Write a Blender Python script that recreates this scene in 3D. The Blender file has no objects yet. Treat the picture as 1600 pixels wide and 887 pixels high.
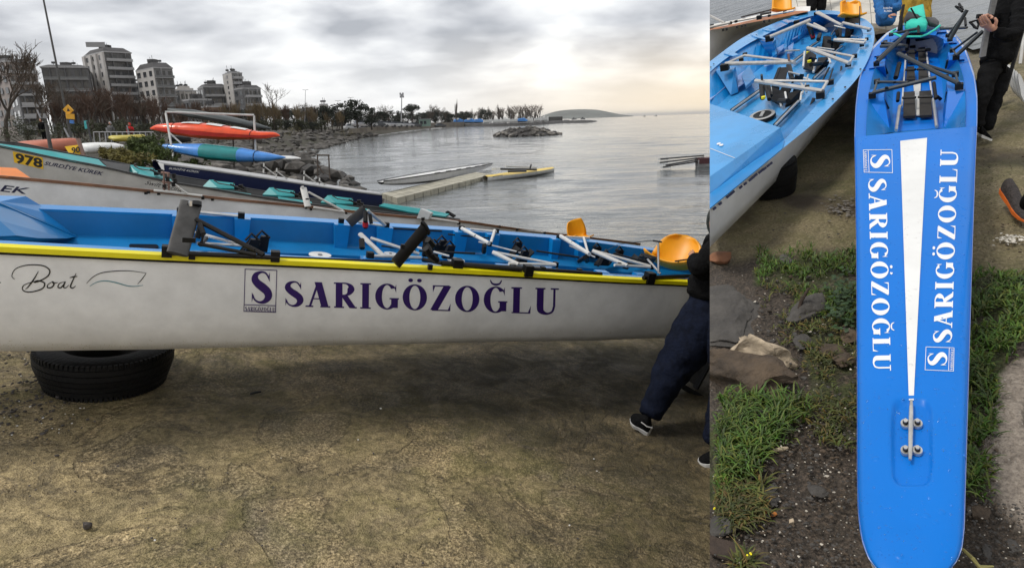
import bpy, bmesh, math, random
import numpy as np
from mathutils import Vector, Matrix, noise
from mathutils.bvhtree import BVHTree
random.seed(7)
SC = bpy.context.scene
COL = SC.collection

# ------------------------------------------------------------------ camera
F, CX, CY = 1000.0, 800.0, 443.5          # focal length and centre in photo pixels
PITCH, ROLL = math.atan(0.2559), math.atan(0.0323)
CAM = Vector((0, 0, 1.52))
FW = Vector((0, math.cos(PITCH), -math.sin(PITCH)))
r0 = Vector((1, 0, 0)); u0 = r0.cross(FW)
RT = r0*math.cos(ROLL) - u0*math.sin(ROLL)
UP = u0*math.cos(ROLL) + r0*math.sin(ROLL)
cd = bpy.data.cameras.new('camera'); cam = bpy.data.objects.new('camera', cd); COL.objects.link(cam)
cd.sensor_width = 36; cd.sensor_fit = 'HORIZONTAL'; cd.lens = 36*F/1600
cd.clip_start = 0.05; cd.clip_end = 30000
m = Matrix((RT, UP, -FW)).transposed().to_4x4(); m.translation = CAM
cam.matrix_world = m; SC.camera = cam

# ------------------------------------------------------------------ light
SUN_EL, SUN_AZ = math.radians(60), math.radians(-105)     # azimuth from +Y towards +X
SC.view_settings.view_transform = 'Standard'; SC.view_settings.look = 'None'
SC.view_settings.exposure = 0.32; SC.view_settings.gamma = 1
w = bpy.data.worlds.new('World'); SC.world = w; w.use_nodes = True
def sky_nodes(nt):
    N = nt.nodes; L = nt.links; N.clear()
    def nd(t, **k):
        n = N.new(t)
        for a, b in k.items(): setattr(n, a, b)
        return n
    def mth(op, a, b=None, clamp=False):
        n = nd('ShaderNodeMath', operation=op, use_clamp=clamp)
        for i, v in enumerate((a, b)):
            if v is None: continue
            if isinstance(v, (int, float)): n.inputs[i].default_value = v
            else: L.new(v, n.inputs[i])
        return n.outputs[0]
    out = nd('ShaderNodeOutputWorld')
    st = nd('ShaderNodeTexSky', sky_type='NISHITA'); st.sun_disc = False
    st.sun_elevation = SUN_EL; st.sun_rotation = SUN_AZ
    bg1 = nd('ShaderNodeBackground'); bg1.inputs[1].default_value = 0.08; L.new(st.outputs[0], bg1.inputs[0])
    tc = nd('ShaderNodeTexCoord'); sp = nd('ShaderNodeSeparateXYZ'); L.new(tc.outputs['Generated'], sp.inputs[0])
    x, y, z = sp.outputs
    zc = mth('MAXIMUM', z, 0.0)
    den = mth('ADD', zc, 0.22)
    cv = nd('ShaderNodeCombineXYZ')
    L.new(mth('DIVIDE', x, den), cv.inputs[0]); L.new(mth('DIVIDE', y, den), cv.inputs[1]); cv.inputs[2].default_value = 3.7
    n1 = nd('ShaderNodeTexNoise'); n1.inputs['Scale'].default_value = 1.9; n1.inputs['Detail'].default_value = 4.5
    n1.inputs['Roughness'].default_value = 0.48; n1.inputs['Distortion'].default_value = 0.15; L.new(cv.outputs[0], n1.inputs['Vector'])
    cr = nd('ShaderNodeValToRGB'); e = cr.color_ramp.elements
    e[0].position = 0.38; e[0].color = (0.40, 0.415, 0.45, 1)
    e[1].position = 0.66; e[1].color = (1.0, 1.01, 1.0, 1)
    e.new(0.50).color = (0.64, 0.652, 0.68, 1)
    L.new(n1.outputs['Fac'], cr.inputs[0])
    # even bright band low down, warm towards the sun's side
    band = nd('ShaderNodeMapRange'); band.inputs['From Min'].default_value = 0.13; band.inputs['From Max'].default_value = 0.0
    L.new(zc, band.inputs['Value'])
    warm = nd('ShaderNodeMapRange'); warm.inputs['From Min'].default_value = -0.15; warm.inputs['From Max'].default_value = 0.32
    L.new(x, warm.inputs['Value'])
    mc = nd('ShaderNodeMix', data_type='RGBA'); mc.inputs['A'].default_value = (0.92, 0.92, 0.92, 1); mc.inputs['B'].default_value = (1.14, 0.92, 0.62, 1)
    L.new(warm.outputs[0], mc.inputs['Factor'])
    mx = nd('ShaderNodeMix', data_type='RGBA')
    L.new(mth('MULTIPLY', band.outputs[0], 0.9), mx.inputs['Factor']); L.new(cr.outputs[0], mx.inputs['A']); L.new(mc.outputs['Result'], mx.inputs['B'])
    bg2 = nd('ShaderNodeBackground'); bg2.inputs[1].default_value = 1.0; L.new(mx.outputs['Result'], bg2.inputs[0])
    ms = nd('ShaderNodeMixShader'); ms.inputs[0].default_value = 0.92
    L.new(bg1.outputs[0], ms.inputs[1]); L.new(bg2.outputs[0], ms.inputs[2]); L.new(ms.outputs[0], out.inputs[0])
sky_nodes(w.node_tree)
sl = bpy.data.lights.new('sun', 'SUN'); sl.energy = 1.5; sl.angle = math.radians(12); sl.color = (1, 0.95, 0.88)
so = bpy.data.objects.new('sun', sl); COL.objects.link(so)
sd = Vector((math.sin(SUN_AZ)*math.cos(SUN_EL), math.cos(SUN_AZ)*math.cos(SUN_EL), math.sin(SUN_EL)))
so.rotation_euler = (-sd).to_track_quat('-Z', 'Y').to_euler(); so.location = (0, 0, 60)

# ------------------------------------------------------------------ measuring helpers
def ray(px, py): return FW + RT*((px-CX)/F) - UP*((py-CY)/F)
def D(px, py, d): return CAM + ray(px, py)*d                     # point at depth d
def OZ(px, py, z):
    r = ray(px, py); return CAM + r*((z-CAM.z)/r.z)              # point at height z
def PL(px, py, p0, n):
    r = ray(px, py); return CAM + r*((p0-CAM).dot(n)/r.dot(n))   # point on a plane
def proj(p):
    d = p-CAM; z = d.dot(FW); return CX+F*d.dot(RT)/z, CY-F*d.dot(UP)/z
def lerp(a, b, t): return a+(b-a)*t
def interp(x, xs, ys): return float(np.interp(x, xs, ys))
def sstep(a, b, x):
    t = min(1, max(0, (x-a)/(b-a))); return t*t*(3-2*t)

# ------------------------------------------------------------------ materials
MATS = {}
def mat(name, col, rough=0.5, metal=0.0, var=0.12, scale=6.0, bump=0.0, bscale=40.0, coat=0.0, col2=None, tone=False, spec=0.5):
    if name in MATS: return MATS[name]
    m = bpy.data.materials.new(name); m.use_nodes = True; nt = m.node_tree; N = nt.nodes; L = nt.links
    b = N['Principled BSDF']; b.inputs['Roughness'].default_value = rough; b.inputs['Metallic'].default_value = metal
    b.inputs['Coat Weight'].default_value = coat; b.inputs['Coat Roughness'].default_value = 0.08
    b.inputs['Specular IOR Level'].default_value = spec
    tc = N.new('ShaderNodeTexCoord')
    n = N.new('ShaderNodeTexNoise'); n.inputs['Scale'].default_value = scale; n.inputs['Detail'].default_value = 6; n.inputs['Roughness'].default_value = 0.62
    L.new(tc.outputs['Object'], n.inputs['Vector'])
    r = N.new('ShaderNodeValToRGB'); e = r.color_ramp.elements
    c2 = col2 or tuple(min(1, c*(1+var)) for c in col); c1 = tuple(c*(1-var) for c in col) if not col2 else col
    e[0].position = 0.35; e[1].position = 0.65; e[0].color = (*c1, 1); e[1].color = (*c2, 1)
    L.new(n.outputs['Fac'], r.inputs[0]); colout = r.outputs[0]
    if tone:                                   # per-piece tone stored on the mesh
        at = N.new('ShaderNodeAttribute'); at.attribute_name = 'tone'
        mx = N.new('ShaderNodeMix'); mx.data_type = 'RGBA'; mx.blend_type = 'MULTIPLY'; mx.inputs['Factor'].default_value = 1
        L.new(colout, mx.inputs['A']); L.new(at.outputs['Color'], mx.inputs['B']); colout = mx.outputs['Result']
    L.new(colout, b.inputs['Base Color'])
    rr = N.new('ShaderNodeMapRange'); rr.inputs['To Min'].default_value = max(0.02, rough-0.08); rr.inputs['To Max'].default_value = min(1, rough+0.08)
    L.new(n.outputs['Fac'], rr.inputs['Value']); L.new(rr.outputs[0], b.inputs['Roughness'])
    if bump:
        n2 = N.new('ShaderNodeTexNoise'); n2.inputs['Scale'].default_value = bscale; n2.inputs['Detail'].default_value = 5
        L.new(tc.outputs['Object'], n2.inputs['Vector'])
        bp = N.new('ShaderNodeBump'); bp.inputs['Strength'].default_value = min(1, bump); bp.inputs['Distance'].default_value = 0.02
        L.new(n2.outputs['Fac'], bp.inputs['Height']); L.new(bp.outputs[0], b.inputs['Normal'])
    MATS[name] = m; return m

# ------------------------------------------------------------------ meshes and things
WL = {}
class MB:
    def __init__(s): s.v = []; s.f = []; s.tone = None
    def add(s, vs, fs):
        o = len(s.v); s.v += [Vector(p) for p in vs]; s.f += [tuple(i+o for i in f) for f in fs]; return s
    def poly(s, pts): return s.add(pts, [tuple(range(len(pts)))])
    def box(s, c, size, ax=None):
        c = Vector(c); X, Y, Z = ax or (Vector((1,0,0)), Vector((0,1,0)), Vector((0,0,1)))
        X, Y, Z = X*size[0]/2, Y*size[1]/2, Z*size[2]/2
        vs = [c+X*i+Y*j+Z*k for k in (-1,1) for j in (-1,1) for i in (-1,1)]
        return s.add(vs, [(0,2,3,1),(4,5,7,6),(0,1,5,4),(2,6,7,3),(0,4,6,2),(1,3,7,5)])
    def hexa(s, b4, t4):
        return s.add(list(b4)+list(t4), [(3,2,1,0),(4,5,6,7),(0,1,5,4),(1,2,6,5),(2,3,7,6),(3,0,4,7)])
    def rings(s, rings, caps=True, closed=True):
        n = len(rings[0]); o = len(s.v)
        for r in rings: s.v += [Vector(p) for p in r]
        for i in range(len(rings)-1):
            for j in range(n if closed else n-1):
                k = (j+1) % n
                s.f.append((o+i*n+j, o+i*n+k, o+(i+1)*n+k, o+(i+1)*n+j))
        if caps and closed:
            s.f.append(tuple(o+j for j in reversed(range(n)))); s.f.append(tuple(o+(len(rings)-1)*n+j for j in range(n)))
        return s
    def path(s, pts, rad, n=8, flat=1.0, upv=None):
        pts = [Vector(p) for p in pts]; R = []
        rad = rad if isinstance(rad, (list, tuple)) else [rad]*len(pts)
        up = Vector(upv) if upv else None
        for i, p in enumerate(pts):
            t = (pts[min(i+1, len(pts)-1)]-pts[max(i-1, 0)]).normalized()
            if up is None:
                up = Vector((0,0,1)) if abs(t.z) < 0.9 else Vector((1,0,0))
            x = t.cross(up).normalized(); y = x.cross(t).normalized(); up = y
            R.append([p+x*math.cos(a)*rad[i]+y*math.sin(a)*rad[i]*flat for a in [2*math.pi*k/n for k in range(n)]])
        return s.rings(R)
    def tube(s, a, b, r, n=8, r2=None, flat=1.0, upv=None): return s.path([a, b], [r, r2 if r2 is not None else r], n, flat, upv)
    def prism(s, pts, off):
        pts = [Vector(p) for p in pts]; n = len(pts); off = Vector(off)
        return s.add(pts+[p+off for p in pts], [tuple(reversed(range(n))), tuple(range(n, 2*n))]+[(i, (i+1) % n, n+(i+1) % n, n+i) for i in range(n)])
    def disc(s, c, x, y, n=20, off=None):
        pts = [Vector(c)+Vector(x)*math.cos(2*math.pi*k/n)+Vector(y)*math.sin(2*math.pi*k/n) for k in range(n)]
        return s.prism(pts, off) if off is not None else s.poly(pts)
    def lathe(s, c, prof, n=32, ax=None):
        c = Vector(c); X, Y, Z = ax or (Vector((1,0,0)), Vector((0,1,0)), Vector((0,0,1)))
        return s.rings([[c+(X*math.cos(2*math.pi*k/n)+Y*math.sin(2*math.pi*k/n))*r+Z*z for k in range(n)] for r, z in prof], caps=False)
    def build(s, name, m, parent=None, smooth=None, clip=None, fix=True, kind=None):
        off = WL.get(parent.name, Vector()) if parent else Vector()
        bm = bmesh.new()
        tl = bm.verts.layers.float_color.new('tone') if s.tone else None
        vs = [bm.verts.new(p) for p in s.v]
        if tl:
            for v, t in zip(vs, s.tone): v[tl] = (t[0], t[1], t[2], 1)
        for f in s.f:
            try: bm.faces.new([vs[i] for i in f])
            except ValueError: pass
        if clip:
            g = bm.verts[:]+bm.edges[:]+bm.faces[:]
            res = bmesh.ops.bisect_plane(bm, geom=g, plane_co=clip[0], plane_no=clip[1], clear_inner=True, dist=1e-5)
            ed = [e for e in res['geom_cut'] if isinstance(e, bmesh.types.BMEdge)]
            if ed and clip[2]:
                bmesh.ops.holes_fill(bm, edges=ed, sides=0)
        if fix: bmesh.ops.recalc_face_normals(bm, faces=bm.faces[:])
        me = bpy.data.meshes.new(name)
        for v in bm.verts: v.co -= off
        bm.to_mesh(me); bm.free()
        if smooth is not None:
            for p in me.polygons: p.use_smooth = True
            if smooth > 0: me.set_sharp_from_angle(angle=math.radians(smooth))
        me.materials.append(m)
        o = bpy.data.objects.new(name, me); COL.objects.link(o)
        if parent: o.parent = parent; WL[o.name] = off
        else: WL[o.name] = Vector()
        if kind: o['kind'] = kind
        return o
def tag(o, label, cat, group=None):
    o['label'] = label; o['category'] = cat
    if group: o['group'] = group
    return o
def thing(name, label, cat, loc, group=None):
    o = bpy.data.objects.new(name, None); COL.objects.link(o); o.location = loc; o.empty_display_size = 0.1
    WL[o.name] = Vector(loc); return tag(o, label, cat, group)
def copy_thing(o, loc=None, rotz=None, sc=None, label=None, group=None):
    r = o.copy(); COL.objects.link(r)
    for ch in list(o.children):
        c = ch.copy(); COL.objects.link(c); c.parent = r
        for g in ch.children:
            d = g.copy(); COL.objects.link(d); d.parent = c
    if loc is not None: r.location = loc
    if rotz is not None: r.rotation_euler = (0, 0, rotz)
    if sc is not None: r.scale = sc if isinstance(sc, (tuple, list)) else (sc, sc, sc)
    if label: r['label'] = label
    if group: r['group'] = group
    return r
def catmull(pts, k=8):
    P = [np.array(p, float) for p in pts]; out = []
    for i in range(len(P)-1):
        a, b, c, d = P[max(i-1, 0)], P[i], P[i+1], P[min(i+2, len(P)-1)]
        for j in range(k):
            t = j/k; out.append(0.5*((2*b)+(-a+c)*t+(2*a-5*b+4*c-d)*t*t+(-a+3*b-3*c+d)*t**3))
    out.append(P[-1]); return out
def rock_mb(mb, c, r, seed, sub=2, sq=(1, 1, 0.7), rough=0.35):
    bm = bmesh.new(); bmesh.ops.create_icosphere(bm, subdivisions=sub, radius=1)
    rs = random.Random(seed); o = Vector((rs.uniform(-50, 50), rs.uniform(-50, 50), rs.uniform(-50, 50)))
    cuts = [(Vector((rs.gauss(0,1), rs.gauss(0,1), rs.gauss(0,1))).normalized(), rs.uniform(0.45, 0.8)) for _ in range(7)]
    for v in bm.verts:
        p = v.co.copy(); 
        for n, d in cuts:
            k = p.dot(n)
            if k > d: p -= n*(k-d)
        p *= 1+rough*noise.noise(v.co*1.7+o)*0.6+0.08*noise.noise(v.co*5+o)+(0.05*noise.noise(v.co*11+o) if sub > 2 else 0)
        v.co = p
    bm.verts.index_update()
    mb.add([Vector(c)+Vector((v.co.x*sq[0]*r, v.co.y*sq[1]*r, v.co.z*sq[2]*r)) for v in bm.verts], [tuple(v.index for v in f.verts) for f in bm.faces])
    bm.free(); return mb

# ------------------------------------------------------------------ lettering
def ribbon(pts, wd, k=8):
    q = catmull([(*p, w) for p, w in zip(pts, wd)], k); L = []; R = []
    for i, p in enumerate(q):
        t = q[min(i+1, len(q)-1)][:2]-q[max(i-1, 0)][:2]; t = t/(np.linalg.norm(t)+1e-9); n = np.array([-t[1], t[0]])
        L.append(p[:2]+n*p[2]/2); R.append(p[:2]-n*p[2]/2)
    return [[L[i], R[i], R[i+1], L[i+1]] for i in range(len(q)-1)]
def bar(a, b, w, k=6):                       # straight stroke, horizontally measured width
    a, b = np.array(a, float), np.array(b, float); o = []
    h = np.array([w/2, 0.0]) if abs(b[1]-a[1]) > 1e-3 else np.array([0, w/2])
    for i in range(k):
        p, q = a+(b-a)*i/k, a+(b-a)*(i+1)/k; o.append([p-h, p+h, q+h, q-h])
    return o
def ser(x, y, w=0.3): return bar((x-w/2, y), (x+w/2, y), 0.055, 2)
T, TH = 0.215, 0.06
def oval(cx, rx, a0=0, a1=360, k=34):
    o = []
    for i in range(k):
        q = []
        for a in (a0+(a1-a0)*i/k, a0+(a1-a0)*(i+1)/k):
            c, s_ = math.cos(math.radians(a)), math.sin(math.radians(a))
            q.append((np.array([cx+rx*c, 0.5+0.515*s_]), np.array([cx+(rx-T)*c, 0.5+(0.515-0.055)*s_])))
        o.append([q[0][0], q[1][0], q[1][1], q[0][1]])
    return o
def dot(cx, cy, r=0.075, k=12): return [[np.array([cx, cy])]+[np.array([cx+r*math.cos(2*math.pi*j/k), cy+r*math.sin(2*math.pi*j/k)]) for j in (i, i+1)] for i in range(k)]
def g_S():
    return 0.62, [ribbon([(.52,.78),(.43,.945),(.30,.985),(.15,.90),(.12,.75),(.20,.62),(.34,.50),(.48,.36),(.51,.2),(.42,.06),(.27,.015),(.13,.09),(.06,.26)],
        [.04,.05,.07,.14,.20,.235,.255,.235,.20,.14,.07,.05,.04], 5), [[np.array(p) for p in ((.49,.80),(.54,.99),(.54,.68))]], [[np.array(p) for p in ((.04,.33),(.04,.0),(.09,.22))]]]
def g_A(): return 0.80, [bar((.13,0),(.40,1), .075), bar((.62,0),(.40,1), T+.02), bar((.2,.33),(.55,.33), .045, 2), ser(.12,.02,.25), ser(.63,.02,.32)]
def g_R(): return 0.78, [bar((.2,0),(.2,1), T), ribbon([(.2,.978),(.42,.978),(.56,.88),(.58,.74),(.52,.58),(.40,.505),(.2,.50)], [.055,.06,.14,T+.01,.14,.06,.055], 5), bar((.64,.0),(.36,.5), T), ser(.2,.02,.32), ser(.13,.98,.2), ser(.67,.02,.2)]
def g_I(): return 0.40, [bar((.2,0),(.2,1), T), ser(.2,.02,.34), ser(.2,.98,.34)]
def g_C():
    return [oval(.42, .38, 42, 318), [[np.array(p) for p in ((.66,.82),(.71,1.0),(.71,.66))]]]
def g_G(): return 0.82, g_C()+[bar((.66,.06),(.66,.42), T), ser(.65,.42,.3)]
def g_O(): return 0.84, [oval(.42, .39)]
def g_Z(): return 0.70, [bar((.1,.977),(.62,.977), .046, 3), bar((.13,.03),(.55,.97), T+.03), bar((.06,.023),(.64,.023), .046, 3), [[np.array(p) for p in ((.08,1.0),(.09,.72),(.16,.97))]], [[np.array(p) for p in ((.65,.0),(.66,.3),(.57,.03))]]]
def g_L(): return 0.70, [bar((.2,0),(.2,1), T), ser(.2,.98,.34), bar((.05,.023),(.64,.023), .046, 3), [[np.array(p) for p in ((.65,.0),(.67,.32),(.57,.03))]]]
def g_U(): return 0.82, [bar((.19,.3),(.19,1), T), ribbon([(.19,.32),(.22,.12),(.40,.02),(.58,.10),(.64,.32)], [T,T-.02,.09,.07,.07], 6), bar((.64,.3),(.64,1), .07), ser(.19,.98,.32), ser(.65,.98,.26)]
GL = {'S': g_S, 'A': g_A, 'R': g_R, 'I': g_I, 'G': g_G, 'O': g_O, 'Z': g_Z, 'L': g_L, 'U': g_U}
def serif_word(txt, gap=0.07, split=False):
    x = 0; strokes = []; cut = []
    for ch in txt:
        base = {'Ö': 'O', 'Ğ': 'G'}.get(ch, ch); wd, st = GL[base]()
        if ch == 'Ö': st = st+[dot(.28,1.17), dot(.56,1.17)]
        if ch == 'Ğ': st = st+[ribbon([(.24,1.26),(.30,1.13),(.42,1.09),(.54,1.13),(.60,1.26)], [.03,.06,.085,.06,.03], 5)]
        cut.append(len(strokes)); strokes += [[[p+np.array([x, 0]) for p in q] for q in s] for s in st]; x += wd+gap
    W = x-gap
    R = [[[np.array([p[0]/W, p[1]]) for p in q] for q in s] for s in strokes]
    return [R[a:b] for a, b in zip(cut, cut[1:]+[len(R)])] if split else R
def sans_word(txt, bold=0.0, shear=0.0, seg=0.06):
    cu = bpy.data.curves.new('lettering', 'FONT'); cu.body = txt; cu.shear = shear; cu.offset = bold; cu.resolution_u = 3
    ob = bpy.data.objects.new('lettering', cu); COL.objects.link(ob)
    dg = bpy.context.evaluated_depsgraph_get(); me = bpy.data.meshes.new_from_object(ob.evaluated_get(dg))
    bpy.data.objects.remove(ob); bm = bmesh.new(); bm.from_mesh(me)
    bmesh.ops.triangulate(bm, faces=bm.faces[:])
    xs = [v.co.x for v in bm.verts]; ys = [v.co.y for v in bm.verts]; x0, x1 = min(xs), max(xs); y1 = 0.729 if False else max(ys)
    y0 = 0.0
    S = [[[np.array([(v.co.x-x0)/(x1-x0), (v.co.y-y0)/(y1-y0)]) for v in f.verts] for f in bm.faces]]
    bm.free(); return S
def word_letters(txt, fn, m, parent, step=0.00004):
    for L in serif_word(txt, split=True): letter('letter', L, fn, m, parent, step)
def letter(name, strokes, fn, m, parent, step=0.0002, clip=None):
    """strokes in a unit box -> fn(s, t, lift) gives the point on the surface"""
    mb = MB()
    for k, s in enumerate(strokes):
        for q in s:
            pts = [fn(p[0], p[1], k*step) for p in q]
            if all(p is not None for p in pts): mb.poly(pts)
    return mb.build(name, m, parent, fix=False, clip=clip)
def quadmap(p00, p10, p11, p01, surf):
    def fn(s, t, lift):
        x = (p00[0]*(1-s)+p10[0]*s)*(1-t)+(p01[0]*(1-s)+p11[0]*s)*t
        y = (p00[1]*(1-s)+p10[1]*s)*(1-t)+(p01[1]*(1-s)+p11[1]*s)*t
        return surf(x, y, lift)
    return fn
def on_mesh(o, base=0.002):
    off = WL[o.name]; bvh = BVHTree.FromPolygons([v.co+off for v in o.data.vertices], [tuple(p.vertices) for p in o.data.polygons])
    def fn(x, y, lift):
        r = ray(x, y).normalized(); h = bvh.ray_cast(CAM, r)
        if h[0] is None: return None
        n = h[1] if h[1].dot(r) < 0 else -h[1]
        return h[0]+n*(base+lift)
    return fn

# ================================================================== LEFT: slipway, shore, sea
class NT:
    def __init__(s, name):
        s.m = bpy.data.materials.new(name); s.m.use_nodes = True; s.N = s.m.node_tree.nodes; s.L = s.m.node_tree.links
        s.b = s.N['Principled BSDF']; s.tc = s.N.new('ShaderNodeTexCoord').outputs['Object']
    def set(s, node, i, v):
        if v is None: return
        if hasattr(v, 'is_linked') or isinstance(v, bpy.types.NodeSocket): s.L.new(v, node.inputs[i])
        else: node.inputs[i].default_value = v
    def noise(s, sc, det=5, ro=0.6, dist=0.0, vec=None):
        n = s.N.new('ShaderNodeTexNoise'); n.inputs['Scale'].default_value = sc; n.inputs['Detail'].default_value = det
        n.inputs['Roughness'].default_value = ro; n.inputs['Distortion'].default_value = dist; s.L.new(vec or s.tc, n.inputs['Vector']); return n.outputs['Fac']
    def voro(s, sc, feat='F1', out='Distance', vec=None, rnd=1.0):
        n = s.N.new('ShaderNodeTexVoronoi'); n.feature = feat; n.inputs['Scale'].default_value = sc; n.inputs['Randomness'].default_value = rnd
        s.L.new(vec or s.tc, n.inputs['Vector']); return n.outputs[out]
    def rng(s, v, a, b, c=0.0, d=1.0):
        n = s.N.new('ShaderNodeMapRange'); s.L.new(v, n.inputs['Value'])
        for k, x in zip(('From Min','From Max','To Min','To Max'), (a, b, c, d)): n.inputs[k].default_value = x
        return n.outputs[0]
    def math(s, op, a, b=None):
        n = s.N.new('ShaderNodeMath'); n.operation = op; s.set(n, 0, a); s.set(n, 1, b); return n.outputs[0]
    def mix(s, f, a, b, mode='MIX'):
        n = s.N.new('ShaderNodeMix'); n.data_type = 'RGBA'; n.blend_type = mode
        s.set(n, 'Factor', f)
        for k, v in (('A', a), ('B', b)):
            if isinstance(v, tuple): n.inputs[k].default_value = (*v, 1)
            else: s.L.new(v, n.inputs[k])
        return n.outputs['Result']
    def ramp(s, v, stops):
        r = s.N.new('ShaderNodeValToRGB'); e = r.color_ramp.elements
        while len(e) < len(stops): e.new(0.5)
        for x, (p, c) in zip(e, stops): x.position = p; x.color = (*c, 1)
        s.L.new(v, r.inputs[0]); return r.outputs[0]
    def mapping(s, scale, rot=(0,0,0)):
        n = s.N.new('ShaderNodeMapping'); n.inputs['Scale'].default_value = scale; n.inputs['Rotation'].default_value = rot; s.L.new(s.tc, n.inputs[0]); return n.outputs[0]
    def attr(s, name):
        n = s.N.new('ShaderNodeAttribute'); n.attribute_name = name; return n.outputs['Fac']
    def bump(s, h, st, dist, prev=None):
        n = s.N.new('ShaderNodeBump'); n.inputs['Strength'].default_value = st; n.inputs['Distance'].default_value = dist
        s.L.new(h, n.inputs['Height'])
        if prev: s.L.new(prev, n.inputs['Normal'])
        return n.outputs[0]
    def done(s, col, rough=None, normal=None):
        if isinstance(col, tuple): s.b.inputs['Base Color'].default_value = (*col, 1)
        else: s.L.new(col, s.b.inputs['Base Color'])
        if rough is not None:
            s.set(s.b, 'Roughness', rough)
        if normal: s.L.new(normal, s.b.inputs['Normal'])
        return s.m

def concrete_material():
    t = NT('mossy wet concrete')
    grain = t.voro(150); grain2 = t.noise(75, 3, 0.7); big = t.noise(1.1, 4, 0.62, 0.4); mid = t.noise(4.5, 6, 0.68, 0.8); blot = t.noise(14, 4, 0.7, 0.5)
    tan = t.ramp(grain2, [(0.30, (0.055, 0.042, 0.02)), (0.50, (0.32, 0.245, 0.128)), (0.68, (0.70, 0.56, 0.33))])
    grey = t.ramp(grain2, [(0.30, (0.035, 0.03, 0.02)), (0.52, (0.20, 0.165, 0.105)), (0.72, (0.46, 0.39, 0.27))])
    col = t.mix(t.rng(big, 0.42, 0.60), tan, grey)
    # smooth cement skin that has flaked away in sharp edged patches and left the rough aggregate bare
    skin_n = t.noise(1.25, 7, 0.62, 1.3); skin = t.rng(skin_n, 0.485, 0.500); lip = t.math('MULTIPLY', t.rng(skin_n, 0.470, 0.487), t.rng(skin_n, 0.505, 0.488))
    fleck = t.noise(24, 5, 0.75, 0.4)
    smooth_c = t.ramp(fleck, [(0.30, (0.12, 0.095, 0.048)), (0.52, (0.27, 0.215, 0.112)), (0.74, (0.46, 0.375, 0.215))])
    col = t.mix(t.math('MULTIPLY', skin, 0.65), col, smooth_c); col = t.mix(t.math('MULTIPLY', lip, 0.55), col, (0.035, 0.027, 0.014))
    col = t.mix(t.rng(fleck, 0.36, 0.55, 0.0, 1.0), t.mix(0.5, col, (0.05, 0.04, 0.022)), col)
    moss = t.mix(t.rng(grain2, 0.3, 0.7), (0.06, 0.058, 0.016), (0.20, 0.185, 0.06))
    ms = t.math('MULTIPLY', t.rng(mid, 0.42, 0.62), t.rng(t.noise(0.55, 3, 0.5), 0.36, 0.54))
    col = t.mix(t.math('MULTIPLY', ms, 0.6), col, moss)
    # wet film with the boat's shade painted in, under and behind the boat
    wet = t.attr('damp_shade')
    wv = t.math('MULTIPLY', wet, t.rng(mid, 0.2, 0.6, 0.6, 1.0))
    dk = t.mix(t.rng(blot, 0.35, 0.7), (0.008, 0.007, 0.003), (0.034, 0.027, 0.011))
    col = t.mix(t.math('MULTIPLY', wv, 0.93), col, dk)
    stain = t.rng(t.noise(2.6, 6, 0.75, 1.2), 0.57, 0.70)
    col = t.mix(t.math('MULTIPLY', stain, 0.5), col, (0.035, 0.03, 0.024))
    pit = t.math('MULTIPLY', t.rng(t.voro(95), 0.24, 0.10), t.rng(t.noise(5, 3), 0.38, 0.6)); col = t.mix(t.math('MULTIPLY', pit, 0.8), col, (0.030, 0.024, 0.014))
    lum = t.rng(t.noise(2.1, 5, 0.65, 0.6), 0.35, 0.62, 0.0, 1.0); col = t.mix(0.55, col, t.mix(lum, (0.6, 0.57, 0.5), (1.9, 1.82, 1.65)), 'MULTIPLY')
    spk = t.math('MULTIPLY', t.rng(t.voro(42), 0.16, 0.08), t.rng(t.noise(9, 2), 0.52, 0.66))
    col = t.mix(t.math('MULTIPLY', spk, 0.7), col, (0.03, 0.026, 0.022))
    cw = t.N.new('ShaderNodeMix'); cw.data_type = 'VECTOR'
    crv = t.N.new('ShaderNodeVectorMath'); crv.operation = 'MULTIPLY_ADD'
    nz = t.N.new('ShaderNodeTexNoise'); nz.inputs['Scale'].default_value = 2.2; nz.inputs['Detail'].default_value = 5; t.L.new(t.tc, nz.inputs['Vector'])
    t.L.new(nz.outputs['Color'], crv.inputs[0]); crv.inputs[1].default_value = (0.9, 0.9, 0.9); t.L.new(t.tc, crv.inputs[2])
    ck = t.rng(t.voro(0.9, 'DISTANCE_TO_EDGE', 'Distance', crv.outputs[0]), 0.0, 0.012, 1.0, 0.0)
    ck = t.math('MULTIPLY', ck, t.rng(t.noise(1.6, 2), 0.48, 0.56))
    col = t.mix(t.math('MULTIPLY', ck, 0.4), col, (0.03, 0.024, 0.016))
    h = t.math('ADD', t.math('MULTIPLY', grain, 0.5), t.math('ADD', t.math('MULTIPLY', grain2, 0.9), t.math('MULTIPLY', ck, -0.5)))
    n0 = t.bump(t.math('ADD', skin, t.math('MULTIPLY', fleck, 0.6)), 0.6, 0.012); n1 = t.bump(mid, 0.55, 0.05, n0); n2 = t.bump(blot, 0.5, 0.012, n1); n3 = t.bump(h, 0.85, 0.010, n2)
    return t.done(col, t.rng(mid, 0.3, 0.7, 0.5, 0.85), n3)
def earth_material():
    t = NT('shore earth and weeds')
    a = t.noise(0.5, 6, 0.7); b = t.noise(3, 6, 0.75)
    col = t.mix(t.rng(a, 0.42, 0.6), (0.045, 0.036, 0.026), (0.030, 0.034, 0.014)); col = t.mix(t.rng(b, 0.45, 0.7), col, (0.085, 0.07, 0.052))
    return t.done(col, 0.9, t.bump(b, 0.8, 0.15))
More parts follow.
